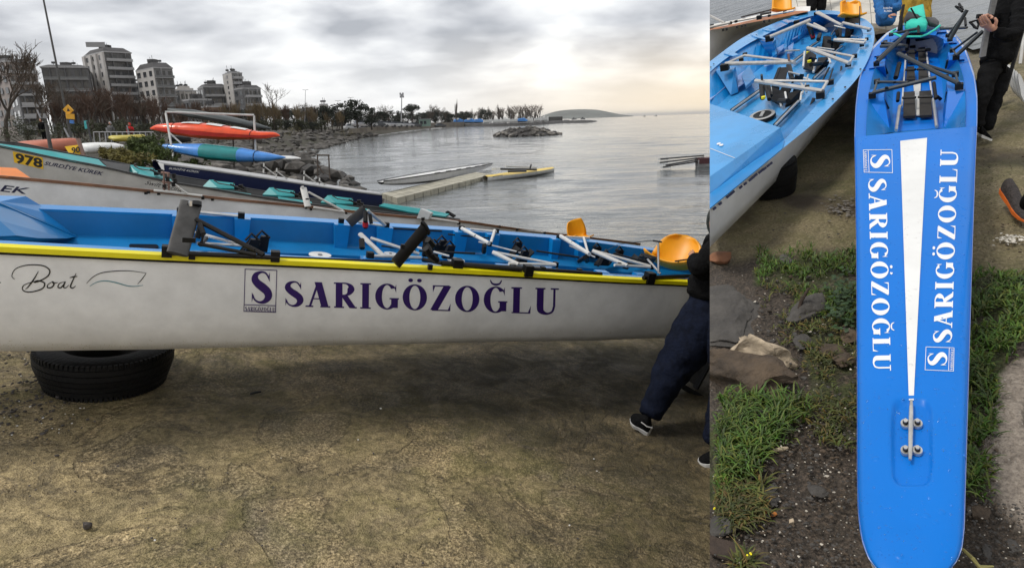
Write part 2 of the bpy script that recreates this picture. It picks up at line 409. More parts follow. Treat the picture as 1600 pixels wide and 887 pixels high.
def water_material(name, k=1.0, base=(0.085, 0.095, 0.095)):
    t = NT(name)
    v1 = t.mapping((0.75*k, 1.9*k, 1), (0, 0, 0.12)); v2 = t.mapping((2.2*k, 5.5*k, 1), (0, 0, -0.1)); v3 = t.mapping((0.09*k, 0.30*k, 1), (0, 0, 0.1))
    a = t.noise(1, 4, 0.55, 0.5, v1); b = t.noise(1, 3, 0.5, 0.3, v2); c = t.noise(1, 3, 0.5, 0.4, v3)
    patch = t.rng(t.noise(1, 3, 0.5, 0.3, t.mapping((0.02*k, 0.055*k, 1))), 0.35, 0.65, 0.45, 1.0)
    h = t.math('MULTIPLY', t.math('ADD', t.math('MULTIPLY', a, 0.9), t.math('ADD', t.math('MULTIPLY', b, 0.28), t.math('MULTIPLY', c, 1.6))), patch)
    t.b.inputs['IOR'].default_value = 1.36
    return t.done(base, 0.07, t.bump(h, 1.0, 0.10/k))

SEA_Z = -0.88
SHX = [(-3, 4.4), (6, 0.2), (8, -1.4), (10, -2.5), (13, -3.5), (17, -4.6), (21, -5.6), (30, -8.6), (45, -14.8), (57, -18.2), (80, -22.5), (120, -28), (200, -31), (340, -32), (520, -34), (700, -36), (900, -30)]
def shore_x(y): return interp(y, [p[0] for p in SHX], [p[1] for p in SHX])
def slip_z(x, y):
    if x >= -3: return -0.226-0.16*x
    return 0.254+0.6*(1-math.exp((x+3)*0.2))
def land_z(x, y):
    e = shore_x(y)-x
    inl = 0.55+0.25*math.sin(x*0.13+y*0.07)+(0.9*sstep(20, 90, e))+0.08*noise.noise(Vector((x*0.5, y*0.5, 3)))
    return lerp(SEA_Z-1.0, inl, sstep(-2.2, min(6.0, 2.2+y*0.06), e))

def grid(xs, ys, fn):
    mb = MB(); n = len(xs)
    mb.v = [Vector(fn(x, y)) for y in ys for x in xs]
    mb.f = [(j*n+i, j*n+i+1, (j+1)*n+i+1, (j+1)*n+i) for j in range(len(ys)-1) for i in range(n-1)]
    return mb
def structure(o): o['kind'] = 'structure'; return o

def slip_pt(x, y):
    z = slip_z(x, y)+0.012*noise.noise(Vector((x*1.6, y*1.6, 0)))+0.006*noise.noise(Vector((x*5, y*5, 4)))
    return (x, y, z - 1.6*sstep(6.9, 8.8, y)*sstep(-5, -2, x))
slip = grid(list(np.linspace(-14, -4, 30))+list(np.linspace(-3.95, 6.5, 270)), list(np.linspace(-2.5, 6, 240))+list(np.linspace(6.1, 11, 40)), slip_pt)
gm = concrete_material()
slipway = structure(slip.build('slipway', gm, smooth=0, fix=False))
da = slipway.data.attributes.new('damp_shade', 'FLOAT', 'POINT')
def damp_shade_at(co):  # one mask for the wet ground and the boat's painted shade
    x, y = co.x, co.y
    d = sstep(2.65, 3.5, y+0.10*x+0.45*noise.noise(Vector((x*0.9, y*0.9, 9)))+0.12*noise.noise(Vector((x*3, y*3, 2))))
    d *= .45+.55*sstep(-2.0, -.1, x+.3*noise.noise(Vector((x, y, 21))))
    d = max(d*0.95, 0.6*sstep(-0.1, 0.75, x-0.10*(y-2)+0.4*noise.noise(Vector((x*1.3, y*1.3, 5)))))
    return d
da.data.foreach_set('value', [damp_shade_at(v.co) for v in slipway.data.vertices])

xs = np.concatenate([np.linspace(-1.35, -0.5, 40), np.linspace(-0.49, 0.25, 70)])
ysl = list(np.geomspace(11, 900, 110)); ysl = list(np.linspace(7.6, 10.9, 14))+ysl
lm = MB(); n = len(xs)
for y in ysl:
    for k in xs:
        x = k*(y+4)
        lm.v.append(Vector((x, y, land_z(x, y)-(0.06 if y < 12 else 0))))
lm.f = [(j*n+i, j*n+i+1, (j+1)*n+i+1, (j+1)*n+i) for j in range(len(ysl)-1) for i in range(n-1)]
structure(lm.build('shore_land', earth_material(), smooth=0, fix=False))

M_SEA = water_material('sea water')
def waves():
    rg_ = np.random.RandomState(4); ys = np.geomspace(6, 9000, 700); ks = np.linspace(-.75, .80, 360); Y = np.repeat(ys[:, None], 360, 1); X = ks[None, :]*(Y+3); Z = np.zeros_like(X); dy = Y*math.log(1500)/700
    for i in range(26):
        lam = .45*1.19**i*rg_.uniform(.85, 1.15) if i < 16 else rg_.uniform(.5, 6); th = rg_.normal(1.45, .30); k = 2*math.pi/lam; ph = rg_.uniform(0, 6.28)
        wob = 1.1*np.sin(X*.23*rg_.uniform(.6, 1.4)+ph)+.9*np.sin(Y*.17*rg_.uniform(.6, 1.4)+ph*2)
        Z += .0042*lam**.72*np.clip(lam/(2.6*dy)-1, 0, 1)*np.sin(k*(X*math.cos(th)+Y*math.sin(th))+ph+wob)*(.55+.45*np.sin(X*.31+Y*.11+ph*3))
    return X, Y, Z
X_, Y_, Z_ = waves(); wv = MB(); wv.v = [Vector(p) for p in zip(X_.ravel(), Y_.ravel(), (Z_+SEA_Z).ravel())]; n = 360
wv.f = [(j*n+i, j*n+i+1, (j+1)*n+i+1, (j+1)*n+i) for j in range(699) for i in range(359)]
structure(wv.build('sea_waves', M_SEA, smooth=0, fix=False))
sea = MB(); S = 26000
sea.v = [Vector(p) for p in ((-S, 4, SEA_Z-.12), (S, 4, SEA_Z-.12), (S, S, SEA_Z-.12), (-S, S, SEA_Z-.12))]; sea.f = [(0, 1, 2, 3)]
structure(sea.build('sea', M_SEA, fix=False))

# ------------------------------------------------------------------ far things: island, breakwater, harbour
def ridge(name, pts, depth, thick, m, base):
    """hill whose skyline runs through the points"""
    mb = MB(); R = []
    for px, py in pts:
        p = D(px, py, depth); b = Vector((p.x, p.y, base)); f = Vector((p.x, p.y, 0)).normalized()
        hgt = p.z-base; R.append([b-f*thick, b-f*thick*0.45+Vector((0, 0, hgt*0.62)), b+Vector((0, 0, hgt)), b+f*thick])
    mb.rings(R, caps=False, closed=False)
    return mb.build(name, m, smooth=0)
m_island = mat('island scrub', (0.10, 0.11, 0.10), 0.9, var=0.35, scale=0.01)
structure(ridge('island', catmull([(843, 183), (862, 176), (880, 172.5), (905, 171), (930, 171.5), (948, 174.5), (960, 177), (974, 179.5), (990, 181)], 4), 3400, 350, m_island, -12))
m_rock = mat('shore rock', (0.085, 0.078, 0.07), 0.85, var=0.5, scale=1.5, bump=0.6, bscale=6, tone=False)
m_rockd = mat('wet dark rock', (0.035, 0.032, 0.03), 0.7, var=0.5, scale=1.0, bump=0.6, bscale=5)
m_rockl = mat('pale rock', (0.19, 0.175, 0.155), 0.85, var=0.4, scale=1.5, bump=0.5, bscale=6)
# rocks: six shapes shared by every copy
ROCKS = []
for i in range(6):
    mb = rock_mb(MB(), (0, 0, 0), 1.0, 30+i, 1, (1.1, 0.9, 0.62)); o = mb.build('shore_rock', (m_rock, m_rockd, m_rockl)[i % 3]); ROCKS.append(o.data); bpy.data.objects.remove(o)
def put_rock(p, r, rs, label, group, cat='rock', name='shore_rock', mi=None):
    o = bpy.data.objects.new(name, ROCKS[mi if mi is not None else rs.randrange(6)]); COL.objects.link(o)
    o.location = p; o.rotation_euler = (rs.uniform(-.3, .3), rs.uniform(-.3, .3), rs.uniform(0, 6.3)); o.scale = (r*rs.uniform(.8, 1.3), r*rs.uniform(.8, 1.2), r*rs.uniform(.7, 1.2))
    return tag(o, label, cat, group)
rs = random.Random(5)
k = 0
farb = MB(); n_rock = 0
while k < 1200:
    y = 13*math.exp(rs.random()*2.4); e = rs.uniform(-1.3, 2.6+y*0.15)
    x = shore_x(y)-e; z = land_z(x, y); r = rs.uniform(0.22, 0.55)*(0.5+y/90)
    if z > 1.4: continue
    if y > 48 or n_rock >= 200:
        rock_mb(farb, (x, y, max(z, SEA_Z)+r*.1), r, k, 1, (1.1, .9, .62)); k += 1; continue
    put_rock((x, y, max(z, SEA_Z)+r*0.1), r, rs, 'grey boulder of the rough stone embankment along the water', 'boulders of the stone embankment'); k += 1; n_rock += 1
farb.build('far_boulders', m_rock, kind='stuff')
c0 = OZ(820, 212, SEA_Z)
for k in range(120):
    a = rs.uniform(-1, 1); b = rs.uniform(-1, 1)
    if a*a+b*b > 1: continue
    h = (1-abs(a)**1.6)*(1-abs(b)**1.5)*1.5
    put_rock((c0.x+a*5.3, c0.y+b*4.5, SEA_Z+h*0.82), rs.uniform(0.4, 0.75), rs, 'dark rock heaped on the low rock islet offshore', 'rocks heaped on the islet', name='islet_rock')
# mound under the heap
islet = MB(); islet.lathe((c0.x, c0.y, SEA_Z), [(0.01, 1.2), (1.6, 1.0), (3.2, .6), (4.6, .2), (5.4, -0.4)], 20)
for v in islet.v: v.y = c0.y+(v.y-c0.y)*0.85; v.z += 0.3*noise.noise(v*0.8)
structure(islet.build('rock_islet', m_rockd))
# long low breakwater and its stones
mb = MB(); R = []
for px in range(690, 938, 4):
    p = OZ(px, interp(px, [690, 770, 832, 880, 918, 937], [197.6, 198, 196, 192.6, 192, 190]), SEA_Z); u = p.y/1000
    h2 = u*interp(px, [690, 850, 870, 925, 937], [5.5, 5.5, 4.5, 4, 1.2])*(0.85+0.5*noise.noise(Vector((px*.23, 0, 0))))
    R.append([Vector((p.x, p.y-1.5, SEA_Z-.5)), Vector((p.x, p.y+4, SEA_Z+h2*.8)), Vector((p.x, p.y+9, SEA_Z+h2)), Vector((p.x, p.y+30, SEA_Z+h2)), Vector((p.x, p.y+40, SEA_Z-.5))])
mb.rings(R, caps=False, closed=False); brk = mb.build('breakwater', m_rockd); tag(brk, 'long dark low stone breakwater running out from the harbour', 'breakwater')

# ------------------------------------------------------------------ harbour boats, far boats, masts
m_white = mat('white paint', (0.72, 0.72, 0.70), 0.45, var=0.1)
m_grey = mat('grey paint', (0.25, 0.25, 0.26), 0.5)
m_dark = mat('dark grey', (0.03, 0.03, 0.033), 0.55, var=0.25)
m_tarp = mat('blue tarpaulin', (0.02, 0.13, 0.36), 0.6, var=0.35, scale=0.6, bump=0.6, bscale=1.5)
def brk_top(px, dy=0):
    y = interp(px, [690, 770, 832, 880, 918, 937], [197.6, 198, 196, 192.6, 192, 190])
    p = OZ(px, y, SEA_Z); return p, p.y/1000
def small_hull(mb, c, L, B, H, ax):
    X, Y = ax; R = []
    for t, b, s in ((-1, .75, .0), (-.6, .95, -.02), (0, 1, 0), (.5, .85, .08), (.85, .4, .22), (1, .03, .3)):
        p = c+X*L/2*t; R.append([p+Y*B/2*b+Vector((0,0,H*(1+s))), p+Y*B/2*b*.75+Vector((0,0,H*.3)), p+Vector((0,0,0)), p-Y*B/2*b*.75+Vector((0,0,H*.3)), p-Y*B/2*b+Vector((0,0,H*(1+s)))])
    return mb.rings(R)
harb = [(716, 5.5, 1, 1), (734, 6.5, 1, 1), (748, 5, 1, 0), (762, 5, 0, 0), (777, 5.5, 0, 0), (790, 5, 0, 1), (803, 5.5, 0, 0), (817, 5.5, 1, 0), (828, 4.5, 0, 1), (841, 4, 0, 0), (852, 4.5, 0, 1)]
where = ['at the left end of the harbour', 'beside the leftmost covered boat', 'third from the left in the harbour', 'fourth from the left in the harbour', 'left of the middle of the harbour', 'in the middle of the harbour row', 'just right of the middle of the harbour row', 'standing alone further right along the harbour', 'right beside the lone blue cover', 'near the right end of the harbour row', 'last of the harbour row']
for (px, wpx, tarp, cab), ww in zip(harb, where):
    p, u = brk_top(px); p = p+Vector((0, 3, u*5.2)); L = u*wpx*2.6
    t = thing('harbour_boat', ('boat under a blue tarpaulin ' if tarp else 'small white laid up boat ')+ww, 'boat', p, 'boats laid up in the harbour')
    mb = MB(); small_hull(mb, p, L, u*4, u*(2.4 if tarp else 5.0), (Vector((1, .1, 0)), Vector((-.1, 1, 0)))); mb.build('hull', m_dark if tarp else m_white, t)
    if tarp:
        R = []
        for s in (-1, -.7, -.2, .3, .75, 1):
            hh = u*(5.2-2*abs(s)+.5*math.sin(s*7+px)); q = p+Vector((L/2*s*1.05, 0, u*1.5))
            R.append([q+Vector((0, -u*3, 0)), q+Vector((0, -u*2, hh*.7)), q+Vector((0, 0, hh)), q+Vector((0, u*2, hh*.7)), q+Vector((0, u*3, 0))])
        MB().rings(R).build('tarpaulin', m_tarp, t)
    if cab: MB().box(p+Vector((-L*.1, 0, u*(6 if tarp else 6.4))), (L*.3, u*3, u*2.4)).build('cabin', m_white, t)
for i, px in enumerate((706, 745, 769, 798, 812, 834, 846)):
    p, u = brk_top(px); mb = MB(); mb.tube(p+Vector((0, 14, u*3)), p+Vector((0.3*i*u, 14, u*(16+5*math.sin(i*2.3)))), u*.35, 5)
    mb.tube(p+Vector((-u*2.2, 14, u*11)), p+Vector((u*2.2, 14, u*11)), u*.2, 4)
    tag(mb.build('mast', m_grey), 'thin bare boat mast rising over the harbour', 'mast', 'masts over the harbour')
p = OZ(876, 190.8, SEA_Z); u = p.y/1000
w_ = MB().box(p+Vector((-u*8, 12, u*4)), (u*26, 3, u*8)); tag(w_.build('harbour_wall', mat('dark concrete', (0.07, 0.068, 0.065), .9, var=.3, scale=.2)), 'dark concrete block wall on the harbour mole', 'wall')
for px, wp, lab in ((897, 8, 'grey fishing boat lying at anchor left beyond the mole end'), (911, 7, 'grey fishing boat lying at anchor right beyond the mole end')):
    p = OZ(px, 184.2+1.2, SEA_Z); p = D(px, 184.6, 900); p.z = SEA_Z; u = .9
    t = thing('anchored_boat', lab, 'boat', p, 'boats at anchor'); mb = MB(); small_hull(mb, p, u*wp, u*3, u*1.6, (Vector((1, 0, 0)), Vector((0, 1, 0)))); mb.build('hull', m_grey, t)
    MB().box(p+Vector((-u, 0, u*2.2)), (u*2, u*1.6, u*1.8)).build('cabin', m_dark, t); MB().tube(p+Vector((u, 0, u*1.2)), p+Vector((u, 0, u*5)), u*.15, 4).build('mast', m_dark, t)
for px, lab in ((1007, 'far sailing boat on the horizon, the left one'), (1025, 'far sailing boat on the horizon, the right one')):
    p = D(px, 180, 1500); p.z = SEA_Z; t = thing('sailing_boat', lab, 'sailboat', p, 'sailing boats on the horizon')
    small_hull(MB(), p, 5, 1.5, 1.2, (Vector((1, 0, 0)), Vector((0, 1, 0)))).build('hull', m_dark, t)
    MB().prism([p+Vector((0, 0, 1)), p+Vector((2, 0, 1.4)), p+Vector((0, 0, 5.5))], (0, .1, 0)).build('sail', m_grey, t)

# ------------------------------------------------------------------ trees
m_bark = mat('grey brown bark', (0.055, 0.044, 0.035), 0.9, var=0.4, scale=3, bump=.5, bscale=14)
m_twig = mat('brown twigs', (0.075, 0.055, 0.040), 0.9, var=0.4, scale=1)
m_twig2 = mat('reddish brown twigs', (0.085, 0.050, 0.034), 0.9, var=0.4, scale=1)
m_twig3 = mat('ochre twigs', (0.13, 0.095, 0.05), 0.9, var=0.4, scale=1)
m_leaf = mat('dark evergreen leaves', (0.018, 0.026, 0.014), 0.8, var=0.5, scale=2)
m_leaf2 = mat('olive leaves', (0.045, 0.05, 0.022), 0.8, var=0.5, scale=2)
m_bush = mat('weed leaves', (0.075, 0.105, 0.024), 0.75, var=0.5, scale=4)
def bare_tree_meshes(seed, spread=0.55, lv=5, kids=(3, 4), twm=m_twig, lean=0.0, up=0.25):
    """unit-height leafless tree: (trunk mesh, twigs mesh)"""
    rs = random.Random(seed); tr = MB(); tw = MB()
    def grow(p, d, L, r, lev):
        n = 3 if lev > 2 else 2; pts = [p]; q = p; dd = d
        for i in range(n):
            dd = (dd+Vector((rs.gauss(0, .13), rs.gauss(0, .13), rs.gauss(0, .08)+.04))).normalized(); q = q+dd*L/n; pts.append(q)
        rr = [lerp(r, r*.6, i/n) for i in range(n+1)]
        (tr if lev >= lv-1 else tw).path(pts, rr, 6 if lev >= lv-1 else 3)
        if lev == 0: return
        for k in range(rs.randint(*kids)):
            t = rs.uniform(.45, 1) if k else 1.0; b = p.lerp(q, t) if t < 1 else q
            nd = (dd+Vector((rs.gauss(0, spread), rs.gauss(0, spread), rs.gauss(0, spread*.6)+up))).normalized()
            grow(b, nd, L*rs.uniform(.6, .85), max(r*.55, .0022), lev-1)
    grow(Vector((0, 0, 0)), Vector((lean, 0, 1)).normalized(), .30, .022, lv)
    H = max(v.z for v in tw.v)
    for mb in (tr, tw):
        for v in mb.v: v /= H
    a = tr.build('trunk', m_bark); b = tw.build('twigs', twm)
    ms = (a.data, b.data); bpy.data.objects.remove(a); bpy.data.objects.remove(b); return ms
def leafy_meshes(seed, shape='round', lm_=m_leaf, nleaf=1500, sz=.035):
    rs = random.Random(seed); tr = MB(); cr = MB()
    tr.path([(0, 0, 0), (rs.uniform(-.03, .03), 0, .3), (0, 0, .55)], [.03, .022, .012], 6)
    cl = []
    for k in range(26):
        a = rs.uniform(0, 6.3); 
        if shape == 'round': r = .36*math.sqrt(rs.random()); z = rs.uniform(.30, .92); r *= math.sqrt(max(.08, 1-((z-.6)/.36)**2))
        elif shape == 'umbrella': r = .42*math.sqrt(rs.random()); z = .72+.18*(1-(r/.42)**2)+rs.uniform(-.06, .06)
        else: r = .09*math.sqrt(rs.random()); z = rs.uniform(.15, .95); r *= 1.2-z*.7
        cl.append((Vector((r*math.cos(a), r*math.sin(a), z)), rs.uniform(.09, .17)*(0.5 if shape == 'column' else 1)))
        tr.tube((0, 0, min(.5, z*.7)), cl[-1][0], .008, 4, .004)
    for k in range(nleaf):
        c, R = rs.choice(cl); n = Vector((rs.gauss(0, 1), rs.gauss(0, 1), rs.gauss(0, 1))).normalized(); p = c+n*R*rs.random()**.4
        p.z = min(p.z, 1.0)
        x = Vector((rs.gauss(0, 1), rs.gauss(0, 1), rs.gauss(0, .6))).normalized()*sz*rs.uniform(.5, 1.3); y = x.cross(Vector((rs.gauss(0, 1), rs.gauss(0, 1), rs.gauss(0, 1)))).normalized()*sz*rs.uniform(.3, .7)
        cr.poly([p-x, p-y, p+x, p+y])
    a = tr.build('trunk', m_bark); b = cr.build('crown', lm_, fix=False); ms = (a.data, b.data); bpy.data.objects.remove(a); bpy.data.objects.remove(b); return ms
BIG = [bare_tree_meshes(3, .52, 6, (3, 3)), bare_tree_meshes(11, .62, 6, (3, 3))]
MED = [bare_tree_meshes(21, .5, 5, (2, 4)), bare_tree_meshes(22, .45, 5, (3, 3), m_twig2), bare_tree_meshes(23, .5, 5, (3, 3), m_twig)]
THK = [bare_tree_meshes(31, .22, 4, (4, 5), m_twig2, up=.6), bare_tree_meshes(32, .22, 4, (4, 5), m_twig3, up=.6)]
EVG = [leafy_meshes(41), leafy_meshes(42, 'umbrella'), leafy_meshes(43, 'round', m_leaf2), leafy_meshes(44)]
POP = bare_tree_meshes(51, .12, 4, (4, 5), m_twig, up=.9)
def tree(name, ms, px, pyb, pyt, dep, lab, grp, cat='tree', wide=1.0, rz=None):
    b = D(px, pyb, dep); t = D(px, pyt, dep); h = (t-b).length
    o = thing(name, lab, cat, b, grp); o.rotation_euler = (0, 0, rz if rz is not None else (px*1.7) % 6.3); o.scale = (h*wide, h*wide, h)
    for nm, me in zip(('trunk', 'crown'), ms):
        c = bpy.data.objects.new(nm, me); COL.objects.link(c); c.parent = o
    return o
G1 = 'bare trees in front of the flats'
tree('bare_tree', BIG[0], 12, 222, 72, 30, 'big spreading leafless tree at the left edge in front of the flats', G1, wide=1.0, rz=.4)
tree('bare_tree', BIG[1], 62, 214, 118, 34, 'leafless tree right beside the big one at the left edge', G1, wide=.9)
for px, t, d, k, lab in ((92, 128, 48, 0, 'leafless tree behind the yellow warning sign'), (122, 140, 46, 2, 'leafless tree just right of the yellow warning sign'), (150, 134, 44, 1, 'leafless tree in front of the tall block'), (176, 142, 47, 0, 'leafless tree left of the red jacket'), (200, 138, 45, 1, 'leafless tree over the red jacket'), (226, 144, 48, 2, 'leafless tree below the white corner block'), (250, 148, 46, 1, 'leafless tree left of the boat rack')):
    tree('bare_tree', MED[k], px, 218, t, d, lab, G1, wide=1.15)
rt = random.Random(17)
for i in range(74):
    px = 84+i*6.2+rt.uniform(-3, 3); d = lerp(48, 118, (px-84)/460)*rt.uniform(.92, 1.12); k = 0 if px < 350 else (1 if rt.random() < .75 else 0)
    tree('thicket_shrub', THK[k], px, 217-.022*px, interp(px, [84, 200, 300, 360, 420, 470, 545], [154, 152, 165, 164, 160, 164, 180])+rt.uniform(-7, 8), d, 'reddish brown leafless shrub of the thicket before the flats' if k == 0 else 'ochre leafless shrub of the thicket along the shore', 'leafless shrubs of the shore thicket '+('before the flats' if k == 0 else 'along the water'), 'shrub', wide=rt.uniform(.7, 1.05))
for i in range(26):
    px = 130+i*15+rt.uniform(-5, 5); tree('low_shrub', EVG[2 if i % 3 else 0], px, 219-.022*px, 196-.012*px+rt.uniform(-4, 4), lerp(44, 112, (px-130)/400), 'low dark shrub at the foot of the thicket', 'low shrubs at the foot of the thicket', 'shrub', wide=1.8)
for px, t, d, k, lab in ((432, 132, 100, 0, 'wide leafless tree standing over the shore thicket'), (485, 160, 140, 2, 'small leafless tree left of the dark evergreens'), (614, 163, 220, 2, 'leafless tree left of the lamp mast'), (672, 163, 240, 2, 'broad leafless tree right of the umbrella shaped pine'), (692, 168, 270, 0, 'leafless tree further right of the broad one')):
    tree('bare_tree', MED[k], px, 204, t, d, lab, 'leafless trees along the bay', wide=1.1)
for px, t, d, k, wd, lab in ((508, 166, 118, 0, 1.3, 'low dark evergreen at the left of the dark group'), (535, 162, 122, 3, 1.5, 'wide dark evergreen in the middle of the dark group'), (559, 157, 124, 0, 1.2, 'tallest dark evergreen of the dark group'), (581, 168, 128, 3, 1.2, 'dark evergreen at the right of the dark group'), (645, 164, 235, 1, .95, 'umbrella shaped pine right of the lamp mast'), (600, 175, 160, 0, 1.3, 'small dark evergreen between the dark group and the lamp mast'), (660, 176, 260, 3, 1.4, 'low dark evergreen behind the green hut'), (700, 176, 300, 0, 1.5, 'low dark evergreen left of the poplar'), (727, 174, 340, 3, 1.5, 'low dark evergreen right of the poplar'), (759, 172, 460, 0, 1.2, 'round dark evergreen behind the harbour'), (622, 180, 210, 3, 1.6, 'low dark evergreen under the lamp mast'), (680, 180, 250, 0, 1.6, 'low dark evergreen behind the beach')):
    tree('evergreen_tree', EVG[k], px, 203 if px < 600 else 196.5, t, d, lab, 'evergreen trees along the bay', wide=wd)
tree('poplar', POP, 714, 196, 155, 330, 'slim leafless poplar standing above the far bank', None or 'slim poplars', wide=.55)
for i, px in enumerate((736, 741, 746, 751, 756, 763, 768, 773, 778, 783, 788, 793, 797, 802, 806, 811, 815, 820, 824, 828, 832, 836, 841)):
    tree('far_tree', (MED[i % 3] if i % 3 else POP), px, 199, 170+4*math.sin(i*1.9)-(3 if px > 780 else 0), 520+7*i, 'small hazy leafless tree behind the harbour boats', 'trees behind the harbour', wide=1.3)
# evergreen and brush of the back row, behind
for i, px in enumerate(range(296, 735, 11)):
    tree('far_tree', EVG[(i*3) % 4] if i % 2 else MED[i % 3], px, 205.5, 176-(5 if px < 520 else 0)+3*math.sin(i*2.1), 260+i*4, 'small far tree in the back row behind the shore', 'trees of the back row', wide=1.5)

# ------------------------------------------------------------------ blocks of flats
m_pane = mat('dark window glass', (0.03, 0.035, 0.042), 0.15, var=0.4, scale=.7)
m_conc = {'pink': mat('pale pinkish render', (0.33, 0.29, 0.27), .85, var=.12, scale=.3), 'dgrey': mat('dark grey cladding', (0.10, 0.10, 0.105), .7, var=.15, scale=.3), 'mid': mat('mid grey render', (0.20, 0.20, 0.205), .8, var=.12, scale=.3),
    'white': mat('off white render', (0.48, 0.46, 0.44), .85, var=.1, scale=.3), 'roof': mat('dark slate roof', (0.055, 0.053, 0.055), .8, var=.2, scale=.5), 'brown': mat('brown brick', (0.20, 0.13, 0.085), .85, var=.2, scale=.5)}
m_bal = mat('balcony rail', (0.34, 0.34, 0.345), .6, var=.1); m_rail_d = mat('smoked glass rail', (0.12, 0.125, 0.13), .4, var=.2)
WIN = {}
def win_mesh(w, h):
    k = (round(w, 1), round(h, 1))
    if k not in WIN:
        mb = MB(); mb.box((0, 0, 0), (k[0], .10, k[1])); o = mb.build('window', m_pane); WIN[k] = o.data; bpy.data.objects.remove(o)
    return WIN[k]
def block(lab, pxl, pxc, pxr, pyt, dep, floors, wall_l, wall_r, nl, nr, roof='mansard', bal_r=True, bal_l=False, fr=0.55, al=38, roofpx=7, pil=False, rail=None, base=0.2, cat='apartment building'):
    """three silhouette columns: left edge, front corner, right edge"""
    P = D(pxc, pyt, dep); top = P.z; P = Vector((P.x, P.y, 0)); a = math.radians(al)
    dl = Vector((-math.cos(a), math.sin(a), 0)); dr = Vector((math.sin(a), math.cos(a), 0))
    vd = Vector((P.x, P.y, 0)).normalized()
    def length(px, d):
        r = ray(px, pyt); r = Vector((r.x, r.y, 0)); den = d.x*r.y-d.y*r.x
        return abs(-(P.x*r.y-P.y*r.x)/den) if abs(den) > 1e-6 else 10
    Ll, Lr = min(60, length(pxl, dl)), min(60, length(pxr, dr))
    t = thing('apartment_building', lab, cat, (P.x, P.y, base))
    fh = (top-base)/floors
    q = [P, P+dr*Lr, P+dr*Lr+dl*Ll, P+dl*Ll]
    up = Vector((0, 0, top-base)); b4 = [v+Vector((0, 0, base)) for v in q]
    # two wall parts: the left face slab and the body
    MB().hexa(b4, [v+up for v in b4]).build('wall', m_conc[wall_r], t)
    if wall_l != wall_r:
        n = Vector((-dl.y, dl.x, 0)); n = n if n.dot(vd) < 0 else -n
        MB().hexa([b4[0]+n*.25, b4[0]+n*.01, b4[3]+n*.01, b4[3]+n*.25], [v+up for v in (b4[0]+n*.25, b4[0]+n*.01, b4[3]+n*.01, b4[3]+n*.25)]).build('end_wall', m_conc[wall_l], t)
    pxm = dep/1000.0
    for d, L, nb, balc, off in ((dl, Ll, nl, bal_l, .30), (dr, Lr, nr, bal_r, .05)):
        n = Vector((-d.y, d.x, 0)); n = n if n.dot(vd) < 0 else -n
        rz = math.atan2(d.y, d.x)
        for f in range(1, floors):
            z = base+fh*f
            for j in range(nb):
                s = L*(j+.5)/nb; w_ = L/nb*(fr+.12*((j*7+f*3) % 3-1)*.5)
                o = bpy.data.objects.new('window', win_mesh(w_, fh*.55)); COL.objects.link(o); o.parent = t
                o.location = P+d*s+n*off+Vector((0, 0, z+fh*.5))-t.location; o.rotation_euler = (0, 0, rz)
            if balc:
                mb = MB(); X = (d, n, Vector((0, 0, 1)))
                mb.box(P+d*L*.5+n*.75+Vector((0, 0, z+.08)), (L*.98, 1.5, .22), X); mb.build('balcony_slab', m_bal, t)
                MB().box(P+d*L*.5+n*1.47+Vector((0, 0, z+.65)), (L*.97, .06, .85), X).build('balcony_rail', rail or m_rail_d, t)
                if f % 1 == 0:
                    for j in range(1, nb):
                        if (j*5) % 2: MB().box(P+d*L*j/nb+n*.7+Vector((0, 0, z+fh*.5+.1)), (.25, 1.35, fh-.3), X).build('balcony_divider', m_conc[wall_r], t)
        if pil and d is dl:
            for s in (.02, .36, .64, .97): MB().box(P+d*L*s+n*.65+Vector((0, 0, (top+base)/2)), (L*.12, .8, top-base), (d, n, Vector((0, 0, 1)))).build('pilaster', m_conc[wall_l], t)
    c = sum(q, Vector())/4; e = 1.05
    ev = [c+(v-c)*e+Vector((0, 0, top)) for v in q]
    MB().hexa([v+Vector((0, 0, .01)) for v in ev], [v+Vector((0, 0, .5)) for v in ev]).build('cornice', m_bal, t)
    rh = roofpx*pxm
    if roof == 'mansard':
        tp = [c+(v-c)*.72+Vector((0, 0, top+rh)) for v in q]; MB().hexa([c+(v-c)*1.02+Vector((0, 0, top+.51)) for v in q], tp).build('roof', m_conc['roof'], t)
        MB().box(c+Vector((0, 0, top+rh+.9)), (3, 3, 1.8)).build('lift_house', m_conc['roof'], t)
    elif roof == 'steps':
        z = top+.51
        for k in (.78, .5): 
            MB().hexa([c+(v-c)*k+Vector((0, 0, z)) for v in q], [c+(v-c)*k+Vector((0, 0, z+rh/2)) for v in q]).build('penthouse', m_conc[wall_r], t); z += rh/2+.02
    rs = random.Random(int(pxl)); mb = MB()
    for k in range(4):
        a_ = c+(q[k]-c)*rs.uniform(.1, .5)+Vector((0, 0, top+rh*.9)); mb.tube(a_, a_+Vector((0, 0, rs.uniform(1.5, 3.5))), .09, 4); mb.box(a_+Vector((0, 0, 1.2)), (1.2, .8, .8))
    mb.build('roof_aerial', m_dark, t)
    return t
block('pale pinkish flats at the far left behind the big bare tree', -30, 8, 54, 97, 240, 7, 'pink', 'pink', 4, 4, 'mansard', bal_r=True, al=35, rail=m_bal)
block('wide dark grey block with balconies behind the leaning pole', 52, 64, 136, 106, 250, 6, 'mid', 'dgrey', 2, 6, 'mansard', al=60, roofpx=6)
tb = block('tallest block with white pilasters and a sign on its roof', 131, 162, 204, 82, 270, 10, 'white', 'dgrey', 3, 4, 'mansard', al=40, roofpx=9, pil=True, rail=m_bal)
block('white corner block with a dark mansard roof', 212, 240, 269, 107, 265, 7, 'white', 'mid', 3, 3, 'mansard', al=42, roofpx=10, fr=.5, bal_l=False)
